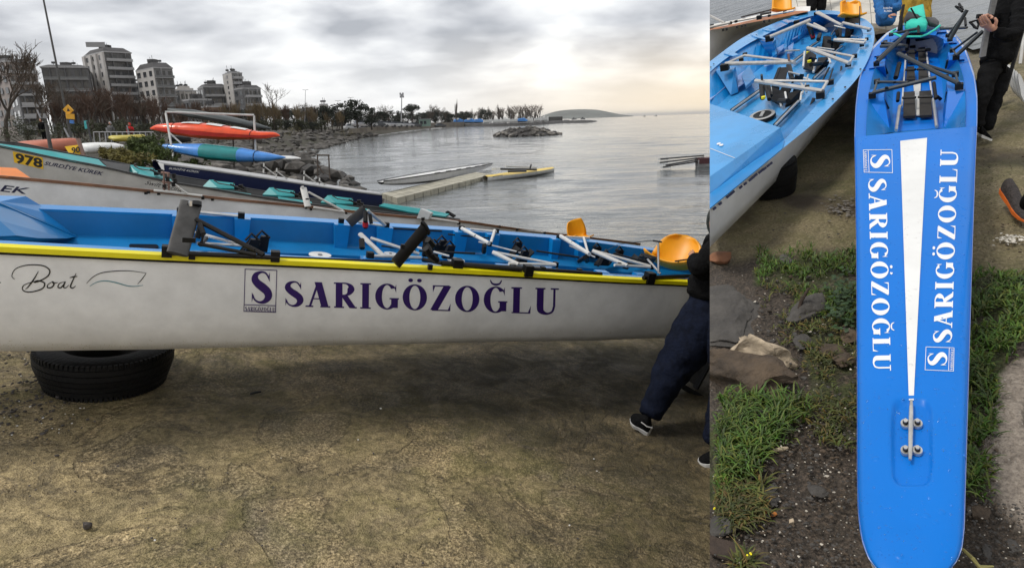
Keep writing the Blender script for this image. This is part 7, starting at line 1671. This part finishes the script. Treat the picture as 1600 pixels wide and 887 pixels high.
grass('short_grass', [[(1190, 440), (1240, 440), (1340, 540), (1290, 600), (1215, 520)], [(1230, 630), (1340, 600), (1340, 700), (1290, 700)]], .04, .006, .018, m_gr2, 9, .8, .0024)
# broad dark leaves beside the boat
mb = MB(); rs = random.Random(4)
for k in range(170):
    c = S(rs.gauss(1318, 13), rs.gauss(482, 22), 0)+SN*rs.uniform(.01, .05); a = rs.uniform(0, 6.3); d = SA*math.cos(a)+SB_*math.sin(a)+SN*rs.uniform(-.2, .4); e_ = d.cross(SN).normalized(); r_ = rs.uniform(.010, .018)
    mb.poly([c, c+d*r_*.6+e_*r_*.55, c+d*r_*1.3, c+d*r_*.6-e_*r_*.55])
mb.build('low_leaves', mat('dark green leaves', (.022, .05, .014), .6, var=.4, scale=20), kind='stuff', fix=False)
mb = MB()
for x, y in ((1117, 793), (1172, 866)):
    for k in range(3): c = S(x+rs.gauss(0, 1.5), y+rs.gauss(0, 1.5), .03); mb.disc(c, SA*.0028, SB_*.0024, 6, SN*.001)
mb.build('yellow_blossoms', m_yellow, kind='stuff')

# ================================================================== PEOPLE
def skin(name, V, E, m_, parent, sub=2, root=0, fold=0.0):
    """one continuous surface grown round a skeleton: V = [(point, radius or (rx, ry))], E = edges"""
    off = WL.get(parent.name, Vector()) if parent else Vector()
    me = bpy.data.meshes.new(name); me.from_pydata([tuple(Vector(p)-off) for p, r in V], E, [])
    o = bpy.data.objects.new(name, me); COL.objects.link(o); md = o.modifiers.new('skin', 'SKIN')
    if not me.skin_vertices: 
        bm = bmesh.new(); bm.from_mesh(me); bm.verts.layers.skin.verify(); bm.to_mesh(me); bm.free()
    for i, (p, r) in enumerate(V):
        sv = me.skin_vertices[0].data[i]; sv.radius = r if isinstance(r, tuple) else (r, r); sv.use_root = (i == root)
    md.use_smooth_shade = True; sb = o.modifiers.new('sub', 'SUBSURF'); sb.levels = sb.render_levels = sub
    dg = bpy.context.evaluated_depsgraph_get(); nm_ = bpy.data.meshes.new_from_object(o.evaluated_get(dg)); bpy.data.objects.remove(o)
    nm_.name = name; nm_.materials.clear(); nm_.materials.append(m_)
    if fold:                                    # cloth folds: ridges that run round the limbs
        for v in nm_.vertices:
            q = v.co+off; k_ = 1/fold; f_ = 1-abs(noise.noise(Vector((q.x*.09*k_, q.y*.09*k_, q.z*.20*k_))))*2.2; f2 = noise.noise(Vector((q.x*.25*k_, q.y*.25*k_, q.z*.45*k_)))
            v.co += v.normal*fold*(.75*f_+.35*f2-.4)
    for p in nm_.polygons: p.use_smooth = True
    o = bpy.data.objects.new(name, nm_); COL.objects.link(o); o.parent = parent; WL[o.name] = off; return o
def chain(*pts): return [(p, r) for p, r in pts], [(i, i+1) for i in range(len(pts)-1)]
m_skin = mat('skin', (.48, .25, .17), .5, var=.1, scale=20); m_blkc = mat('black cloth', (.0055, .0055, .006), .9, var=.4, scale=30, bump=.5, bscale=60, spec=.12); m_blkt = mat('black trousers', (.0065, .0065, .007), .9, var=.4, scale=25, bump=.5, bscale=40, spec=.12)
m_jean = mat('dark navy jeans', (.007, .010, .022), .9, spec=.12, var=.4, scale=18, bump=.6, bscale=35); m_hair = mat('dark hair', (.02, .015, .012), .7, var=.4, scale=60); m_greyc = mat('grey cloth', (.13, .13, .13), .85, var=.2, scale=30)
m_redc = mat('red cloth', (.60, .012, .015), .8, var=.15); m_hood = mat('blue hoodie cloth', (.012, .115, .33), .85, var=.2, scale=40, bump=.4, bscale=60); m_sole = mat('white shoe sole', (.66, .66, .65), .5); m_osole = mat('orange shoe sole', (.70, .15, .02), .55, var=.15)
def shoe(par, heel, toe, up, wd, ht, m_up, m_so, lift=.0):
    """a shoe between heel and toe on the ground: sole and upper"""
    heel, toe, up = Vector(heel), Vector(toe), Vector(up).normalized(); L = (toe-heel); x = L.normalized(); y = up.cross(x).normalized(); l = L.length
    so_l, upl = [], []
    for t, w_, h0, h1 in ((0, .55, .06, .26), (.06, .8, .02, .30), (.25, .85, 0, .30), (.5, .85, .02, .26), (.72, 1.0, 0, .24), (.9, .8, .04, .22), (1.0, .35, .10, .20)):
        c = heel+L*t; w2 = wd*.5*w_; so_l.append([c+y*w2+up*h0*ht, c-y*w2+up*h0*ht, c-y*w2*1.04+up*h1*ht, c+y*w2*1.04+up*h1*ht])
    for t, w_, h0, h1 in ((.02, .6, .27, .95), (.08, .78, .29, 1.1), (.28, .8, .29, 1.05), (.45, .8, .26, .85), (.62, .9, .24, .66), (.8, .85, .22, .52), (.93, .6, .21, .40), (.985, .3, .2, .28)):
        c = heel+L*t; w2 = wd*.5*w_; n_ = 9; upl.append([c+y*w2*math.cos(a)*(1 if math.sin(a) < .5 else 1)+up*ht*(h0+(h1-h0)*math.sin(a)**.8) for a in [math.pi*k/(n_-1) for k in range(n_)]])
    MB().rings(so_l).build('shoe_sole', m_so, par, smooth=40); return MB().rings(upl, True, True).build('shoe', m_up, par, smooth=50)
def head(par, c, R_, face, up, hairm=m_hair, skinm=m_skin, cap=None):
    """egg shaped head with brow, nose, mouth, ears; hair or hood over it"""
    f = Vector(face).normalized(); u = Vector(up).normalized(); s = f.cross(u).normalized(); u = s.cross(f); n_ = 22; Rg = []
    for i in range(15):
        v = math.pi*i/14; rr = []
        for k in range(n_):
            a = 2*math.pi*k/n_; cx, cy, cz = math.sin(v)*math.sin(a)*.76, math.sin(v)*math.cos(a)*.92, math.cos(v)
            if cz < 0: cx *= 1-.28*cz*cz; cy *= 1-.10*cz*cz
            if cy > .5:
                w_ = max(0, 1-abs(cx)/.16); cy += .20*w_*max(0, 1-abs(cz+.12)/.22)          # nose
                cy -= .07*max(0, 1-abs(abs(cx)-.30)/.16)*max(0, 1-abs(cz-.06)/.14)            # eye sockets
                cy += .04*max(0, 1-abs(cx)/.25)*max(0, 1-abs(cz+.46)/.08)                     # lips
            rr.append(Vector(c)+(s*cx+f*cy+u*cz*1.12)*R_)
        Rg.append(rr)
    h = MB().rings(Rg, False).build('head', skinm, par, smooth=0)
    for sg in (-1, 1):
        MB().lathe(Vector(c)+s*sg*R_*.76-u*R_*.05, [(.02*R_, .03*R_), (.2*R_, .05*R_), (.22*R_, 0), (.1*R_, -.04*R_)], 10, (f, u*1.4, s*sg)).build('ear', skinm, h)
        e = Vector(c)+f*R_*.80+s*sg*R_*.30+u*R_*.07; MB().lathe(e, [(.001, .05*R_), (.05*R_, .03*R_), (.06*R_, -.02*R_)], 8, (s, u, f)).build('eye', m_blk, h)
    Hg = [[Vector(c)+(p-Vector(c))*(1.09 if (p-Vector(c)).dot(f) < .62*R_ else .93) for p in r] for r in Rg[:10]]
    MB().rings(Hg, False).build('hair' if cap is None else 'hood', hairm if cap is None else cap, h, smooth=0); return h
def hand(par, wrist, dirn, palm, size, curl=.6, side=1, m_=m_skin, name='hand'):
    """palm, four unequal bent fingers and a thumb in one skin"""
    d = Vector(dirn).normalized(); n = Vector(palm).normalized(); s = d.cross(n).normalized()*side; n = s.cross(d)*side if (s.cross(d)*side).dot(Vector(palm)) > 0 else -(s.cross(d)*side)
    w_ = Vector(wrist); z = size; V = [(w_, .16*z), (w_+d*.22*z, (.20*z, .13*z)), (w_+d*.46*z, (.22*z, .11*z))]; E = [(0, 1), (1, 2)]
    for k, (o_, l_) in enumerate(((-.19, .40), (-.065, .46), (.06, .43), (.18, .34))):
        b = w_+d*.52*z+s*o_*z; a = 0; p = b; i0 = len(V); V.append((b, .062*z)); E.append((2, i0))
        for j in range(3):
            a += curl*(.55+.1*k); p = p+(d*math.cos(a)+n*math.sin(a))*l_*z*(.42, .33, .25)[j]; V.append((p, (.056, .050, .042)[j]*z)); E.append((len(V)-2, len(V)-1))
    i0 = len(V); t0 = w_+d*.20*z-s*.19*z+n*.04*z; V.append((t0, .075*z)); E.append((1, i0)); t1 = t0+(d*.6-s*.55+n*.45).normalized()*.2*z; V.append((t1, .066*z)); E.append((i0, i0+1)); V.append((t1+(d*.8+n*.5+s*.1).normalized()*.18*z, .05*z)); E.append((i0+1, i0+2))
    return skin(name, V, E, m_, par, 2)

# --- person in dark clothes stepping at the stern of the white boat, half hidden by the bank
fg1, fg2 = G(1003, 676), G(1104, 722)
dp = (fg1-CAM).dot(FW); dp2 = (fg2-CAM).dot(FW)
pn = thing('person', 'person in black jacket and dark navy jeans striding at the stern of the white boat', 'person', fg1)
J = lambda x, y, d=dp: D(x, y, d)
u_ = dp/1000
V = [(J(1120, 440, dp+.02), 30*u_), (J(1100, 506, dp), 47*u_), (J(1064, 556, dp), 35*u_), (J(1040, 596, dp), 27*u_), (J(1019, 640, dp), 20*u_), (J(1013, 654, dp), 20*u_),
     (J(1140, 520, dp-.1), 46*u_), (J(1150, 590, dp-.2), 34*u_), (J(1130, 650, dp2+.05), 26*u_), (J(1116, 700, dp2), 19*u_)]
skin('jeans', V, [(0, 1), (1, 2), (2, 3), (3, 4), (4, 5), (0, 6), (6, 7), (7, 8), (8, 9)], m_jean, pn, 3, fold=.017)
V = [(J(1114, 482), 50*u_), (J(1120, 446), 50*u_), (J(1140, 405), (50*u_, 42*u_)), (J(1148, 375), (40*u_, 32*u_)), (J(1146, 360), 18*u_),
     (J(1128, 388, dp-.12), 26*u_), (J(1106, 412, dp-.16), 23*u_), (J(1092, 424, dp-.15), 20*u_), (J(1090, 410, dp-.10), 17*u_), (J(1086, 403, dp-.04), 13*u_)]
skin('jacket', V, [(0, 1), (1, 2), (2, 3), (3, 4), (3, 5), (5, 6), (6, 7), (7, 8), (8, 9)], m_blkc, pn, 3, fold=.014)
hand(pn, J(1087, 405, dp-.04), J(1077, 391, dp)-J(1087, 405, dp-.04), Vector((.3, .8, -.3)), .085, .5)
head(pn, J(1128, 350), .105, (-.4, -.6, -.2), (-.2, .1, 1), cap=mat('dark grey green knit', (.035, .04, .036), .95, var=.3, scale=60, bump=.6, bscale=80))
shoe(pn, J(1017, 676, dp), J(986, 655, dp+.03), (-.12, -.25, 1), .105, .105, m_blkc, m_sole)
shoe(pn, fg2+Vector((.12, 0, 0)), fg2-Vector((.05, .02, 0)), (0, 0, 1), .10, .10, m_blkc, m_sole)
MB().path([J(1002, 659, dp-.06), J(1011, 666, dp-.06), J(1019, 668, dp-.05)], .004, 5).build('shoe_stripe', m_sole, pn)

# timber cradle end standing behind that person
ck = thing('boat_cradle', 'dark timber cradle standing behind the striding person', 'cradle', G(1085, 605))
for a, b, r_ in (((1087, 606), (1112, 560), 6), ((1058, 598), (1115, 632), 5), ((1098, 560), (1125, 575), 5)):
    A_, B_ = D(*a, dp+.75), D(*b, dp+.7); MB().tube(A_, B_, r_*.0042, 4).build('beam', m_black, ck)
MB().prism([D(1068, 590, dp+.85), D(1090, 604, dp+.85), D(1107, 570, dp+.85), D(1090, 560, dp+.85)], Vector((0, .03, 0))).build('board', m_gplate, ck)

# --- man in black on the right bank, busy with his hands
sf = S(1536, 219, .0); d0 = (sf-CAM).dot(FW); u_ = d0/1000; Z8 = lambda x, y, dd=0.0: D(1500+x/3.7, y/3.7, d0+dd)
mn = thing('person', 'man in black jacket and black trousers holding a small fitting beside the bright blue boat', 'person', sf)
px_ = lambda w_: w_/3.7*u_
V = [(Z8(212, 350), (px_(60), px_(50))), (Z8(160, 430, -.02), px_(58)), (Z8(130, 560, -.05), px_(42)), (Z8(112, 650, -.03), px_(34)), (Z8(108, 740, -.01), px_(28)),
     (Z8(235, 440, .04), px_(55)), (Z8(205, 560, .03), px_(42)), (Z8(178, 660, .02), px_(36)), (Z8(155, 755, .01), px_(30))]
skin('trousers', V, [(0, 1), (1, 2), (2, 3), (3, 4), (0, 5), (5, 6), (6, 7), (7, 8)], m_blkt, mn, 3, fold=.009)
V = [(Z8(200, 408), (px_(92), px_(68))), (Z8(230, 270), (px_(90), px_(64))), (Z8(262, 150), (px_(102), px_(70))), (Z8(290, 30), (px_(95), px_(66))), (Z8(300, -45), (px_(60), px_(45))), (Z8(302, -80), px_(34)),
     (Z8(350, 10, -.06), px_(50)), (Z8(338, 110, -.12), px_(45)), (Z8(318, 205, -.16), px_(40)), (Z8(265, 205, -.17), px_(36)), (Z8(200, 183, -.17), px_(27)),
     (Z8(240, 10, .06), px_(48)), (Z8(205, 90, .02), px_(40)), (Z8(185, 125, -.04), px_(34)), (Z8(165, 110, -.10), px_(26))]
skin('jacket', V, [(0, 1), (1, 2), (2, 3), (3, 4), (4, 5), (3, 6), (6, 7), (7, 8), (8, 9), (9, 10), (3, 11), (11, 12), (12, 13), (13, 14)], m_blkc, mn, 3, fold=.009)
head(mn, Z8(298, -150, -.02), px_(62), (-.6, -.5, -.5), (0, 0, 1))
hand(mn, Z8(195, 178, -.17), Z8(120, 120, -.19)-Z8(195, 178, -.17), Vector((-.2, .2, 1)), px_(125), .35, 1)
hand(mn, Z8(165, 105, -.11), Z8(110, 78, -.16)-Z8(165, 105, -.11), Vector((0, -.2, -1)), px_(105), .45, -1)
shoe(mn, Z8(112, 790, -.02), Z8(182, 815, -.02), SN, px_(46), px_(62), m_blkc, m_sole)
shoe(mn, Z8(70, 770, .06), Z8(130, 790, .06), SN, px_(46), px_(60), m_blkc, m_sole)
MB().prism([Z8(190, -20, -.07), Z8(222, -20, -.07), Z8(170, 200, -.05), Z8(150, 325, -.04), Z8(118, 332, -.03), Z8(142, 200, -.04)], FW*.012).build('grey_lining', m_greyc, mn)
o = MB().path([Z8(55, 132, -.2), Z8(75, 125, -.2), Z8(98, 118, -.2), Z8(108, 140, -.2), Z8(100, 168, -.2), Z8(82, 160, -.2), Z8(70, 138, -.2)], px_(6), 6).build('oarlock_gate', m_black); tag(o, 'black oarlock fitting held in the hands of the man in black', 'fitting')
o = MB().box(Z8(112, 96, -.18), (px_(26), px_(16), px_(22))).build('hex_nut', m_black); tag(o, 'small black nut between the fingers of the man in black', 'nut')
# --- boy in a blue hoodie
sb_ = S(1385, 62, .02); d1_ = (sb_-CAM).dot(FW); Q5 = lambda x, y, dd=0.0: D(1330+x/3.856, y/3.856, d1_+dd); ub = d1_/1000/3.856
by = thing('person', 'person in a blue hoodie and black trousers standing between the two blue boats', 'person', sb_)
V = [(Q5(205, 165), (58*ub, 40*ub)), (Q5(208, 100), (60*ub, 42*ub)), (Q5(215, 30), (66*ub, 44*ub)), (Q5(220, -40), (52*ub, 38*ub)), (Q5(220, -85), 26*ub), (Q5(165, -20), 34*ub), (Q5(168, 55, -.06), 29*ub), (Q5(195, 100, -.14), 25*ub), (Q5(222, 100, -.17), 19*ub), (Q5(268, -20), 34*ub), (Q5(276, 50, -.03), 28*ub), (Q5(262, 40, -.1), 24*ub)]
skin('hoodie', V, [(0, 1), (1, 2), (2, 3), (3, 4), (3, 5), (5, 6), (6, 7), (7, 8), (3, 9), (9, 10), (10, 11)], m_hood, by, 3, fold=.008)
V = [(Q5(202, 178), (54*ub, 38*ub)), (Q5(185, 220), 34*ub), (Q5(180, 262), 28*ub), (Q5(225, 220), 34*ub), (Q5(226, 262), 28*ub)]
skin('trousers', V, [(0, 1), (1, 2), (0, 3), (3, 4)], m_blkt, by); head(by, Q5(222, -150), 52*ub, (-.2, -1, -.2), (0, 0, 1))
hand(by, Q5(222, 100, -.17), Q5(245, 92, -.19)-Q5(222, 100, -.17), Vector((0, .5, -.5)), 48*ub, .5)
for (y0, y1, x0, x1, w_) in ((56, 42, 192, 248, 'SURDİYE'), (74, 60, 198, 246, 'KÜREK')):
    letter('lettering', sans_word(w_, .01), flatmap([Q5(x0, y0, -.195), Q5(x1, y0, -.195), Q5(x1, y1, -.195), Q5(x0, y1, -.195)], .001), m_wl, by, step=.00002)
# --- person in black trousers behind the light blue boat
st_ = S(1275, 22, .03); d2_ = (st_-CAM).dot(FW); Q4 = lambda x, y, dd=0.0: D(1105+x/4.435, y/4.435, d2_+dd); u4 = d2_/1000/4.435
pb_ = thing('person', 'person in black trousers standing behind the stern of the light blue boat', 'person', st_)
V = [(Q4(755, -120), (80*u4, 60*u4)), (Q4(728, -40), 44*u4), (Q4(724, 40), 36*u4), (Q4(724, 88), 30*u4), (Q4(788, -40), 44*u4), (Q4(790, 40), 36*u4), (Q4(792, 88), 30*u4)]
skin('trousers', V, [(0, 1), (1, 2), (2, 3), (0, 4), (4, 5), (5, 6)], m_blkt, pb_)
V = [(Q4(755, -150), (84*u4, 62*u4)), (Q4(755, -260), (92*u4, 66*u4)), (Q4(755, -340), (70*u4, 50*u4)), (Q4(690, -310), 40*u4), (Q4(680, -200), 34*u4), (Q4(690, -110), 28*u4), (Q4(820, -310), 40*u4), (Q4(830, -200), 34*u4), (Q4(820, -110), 28*u4), (Q4(755, -380), 34*u4)]
skin('jacket', V, [(0, 1), (1, 2), (2, 3), (3, 4), (4, 5), (2, 6), (6, 7), (7, 8), (2, 9)], m_blkc, pb_); head(pb_, Q4(755, -450), 62*u4, (-.3, -1, -.1), (0, 0, 1))
# mustard sheet behind the dry bag
o = MB(); g_ = []
for j in range(9):
    g_.append([D(lerp(1407, 1456, i/12)+lerp(0, -2, j/8), lerp(-8, 37, j/8), d1_+.15+.03*noise.noise(Vector((i*.7, j*.9, 2)))) for i in range(13)])
o.rings(g_, False, False); o = o.build('mustard_sheet', mat('mustard yellow sheet', (.44, .27, .02), .65, var=.3, scale=9, bump=.7, bscale=14), smooth=0); md = o.modifiers.new('thick', 'SOLIDIFY'); md.thickness = .01
tag(o, 'crumpled mustard yellow sheet hanging behind the turquoise dry bag', 'sheet')
# oars with white blades leaning at the right edge
oa = thing('oar_stack', 'stack of oars with white blades leaning behind the man in black', 'oars', S(1592, 160, 0))
do_ = (S(1592, 165, 0)-CAM).dot(FW)
for k in range(4):
    c = D(1583+k*5.2, 124+k*5, do_-.03*k); uo = do_/1000; w1, h1 = 7*uo, 24*uo; X = (RT*.9+UP*.15+FW*.3).normalized(); Y = (UP*.95-RT*.25).normalized()
    MB().prism([c+X*w1*math.cos(a)*(1.15 if math.sin(a) < 0 else .85)+Y*h1*math.sin(a) for a in [2*math.pi*i/18 for i in range(18)]], FW*.008).build('blade', m_white, oa, smooth=30)
MB().tube(D(1571, 142, do_-.15), D(1600, 40, do_-.15), 2.6*uo, 8).build('shaft', m_black, oa); MB().tube(D(1594, 100, do_), D(1603, 30, do_), 2.2*uo, 8).build('shaft', m_wtube, oa)
MB().prism([D(1561, 152, do_), D(1566, 132, do_), D(1570, 134, do_), D(1564, 156, do_)], FW*.01).build('blade_tip', m_white, oa)
MB().prism([D(1562, 150, do_+.05), D(1556, 120, do_+.05), D(1572, 95, do_+.05), D(1580, 110, do_+.05), D(1570, 148, do_+.05)], FW*.01).build('grey_blade', m_greyc, oa)
# running shoe of someone stepping in from the right
s1, s2 = S(1604, 350, .012), S(1568, 300, .05); us = sc_(s1); rn = thing('person', 'person stepping in from the right in a black running shoe with orange sole', 'person', s1)
shoe(rn, s2+(s1-s2)*0, s1, (SN*.9+RT*.25+UP*.2), 24*us, 25*us, mat('black shoe mesh', (.035, .028, .026), .8, var=.4, scale=60, bump=.5, bscale=120), m_osole)
V = [(S(1604, 322, .12), 12*us), (S(1622, 300, .22), 14*us), (S(1640, 250, .36), 20*us), (S(1660, 190, .6), 26*us)]; skin('trousers', V, [(0, 1), (1, 2), (2, 3)], m_blkt, rn)
# --- three small figures by the fence
def small_person(lab, px, pyt, pyb, dep, top_m, bot_m, hood=None, face=(0, -1, 0)):
    a, b = D(px, pyb, dep), D(px, pyt, dep); h = (b-a).length; t = thing('person', lab, 'person', a); z = Vector((0, 0, h)); x = Vector((h, 0, 0)); y = Vector((0, h, 0))
    skin('trousers', [(a+z*.5, (.09*h, .07*h)), (a+z*.27-x*.05, .05*h), (a+z*.03-x*.06, .035*h), (a+z*.27+x*.05, .05*h), (a+z*.03+x*.06, .035*h)], [(0, 1), (1, 2), (0, 3), (3, 4)], bot_m, t, 1)
    skin('jacket', [(a+z*.5, (.10*h, .08*h)), (a+z*.66, (.105*h, .08*h)), (a+z*.79, (.10*h, .07*h)), (a+z*.85, .04*h), (a+z*.78-x*.11, .048*h), (a+z*.62-x*.14, .04*h), (a+z*.53-x*.08-y*.09, .032*h), (a+z*.78+x*.11, .048*h), (a+z*.62+x*.14, .04*h), (a+z*.53+x*.08-y*.09, .032*h)], [(0, 1), (1, 2), (2, 3), (2, 4), (4, 5), (5, 6), (2, 7), (7, 8), (8, 9)], top_m, t, 1)
    head(t, a+z*.92, .07*h, face, (0, 0, 1), cap=hood); return t
small_person('small figure in a grey hooded top standing by the fence', 178, 191, 226, 22, m_greyc, m_blkt, mat('pale grey hood', (.35, .35, .36), .8))
small_person('small figure in a red hooded jacket by the fence', 208, 193, 228, 22.5, m_redc, m_blkt, m_redc)
small_person('small figure in black standing behind the short grey post', 71, 186, 222, 17, m_blkc, m_blkt)

# ------------------------------------------------------------------ thin sea haze round the whole place
hz = MB(); hz.box((0, 12990, 22), (52400, 26100, 60)); hz.v = [Vector((v.x, v.y, -3.2 if v.z < 0 else 62)) for v in hz.v]
hm = bpy.data.materials.new('haze'); hm.use_nodes = True; nt = hm.node_tree; nt.nodes.clear()
ho = nt.nodes.new('ShaderNodeOutputMaterial'); pv = nt.nodes.new('ShaderNodeVolumePrincipled'); pv.inputs['Color'].default_value = (.90, .89, .87, 1); pv.inputs['Density'].default_value = .00009; pv.inputs['Anisotropy'].default_value = .2
nt.links.new(pv.outputs[0], ho.inputs['Volume'])
hz.build('haze', hm, kind='stuff')
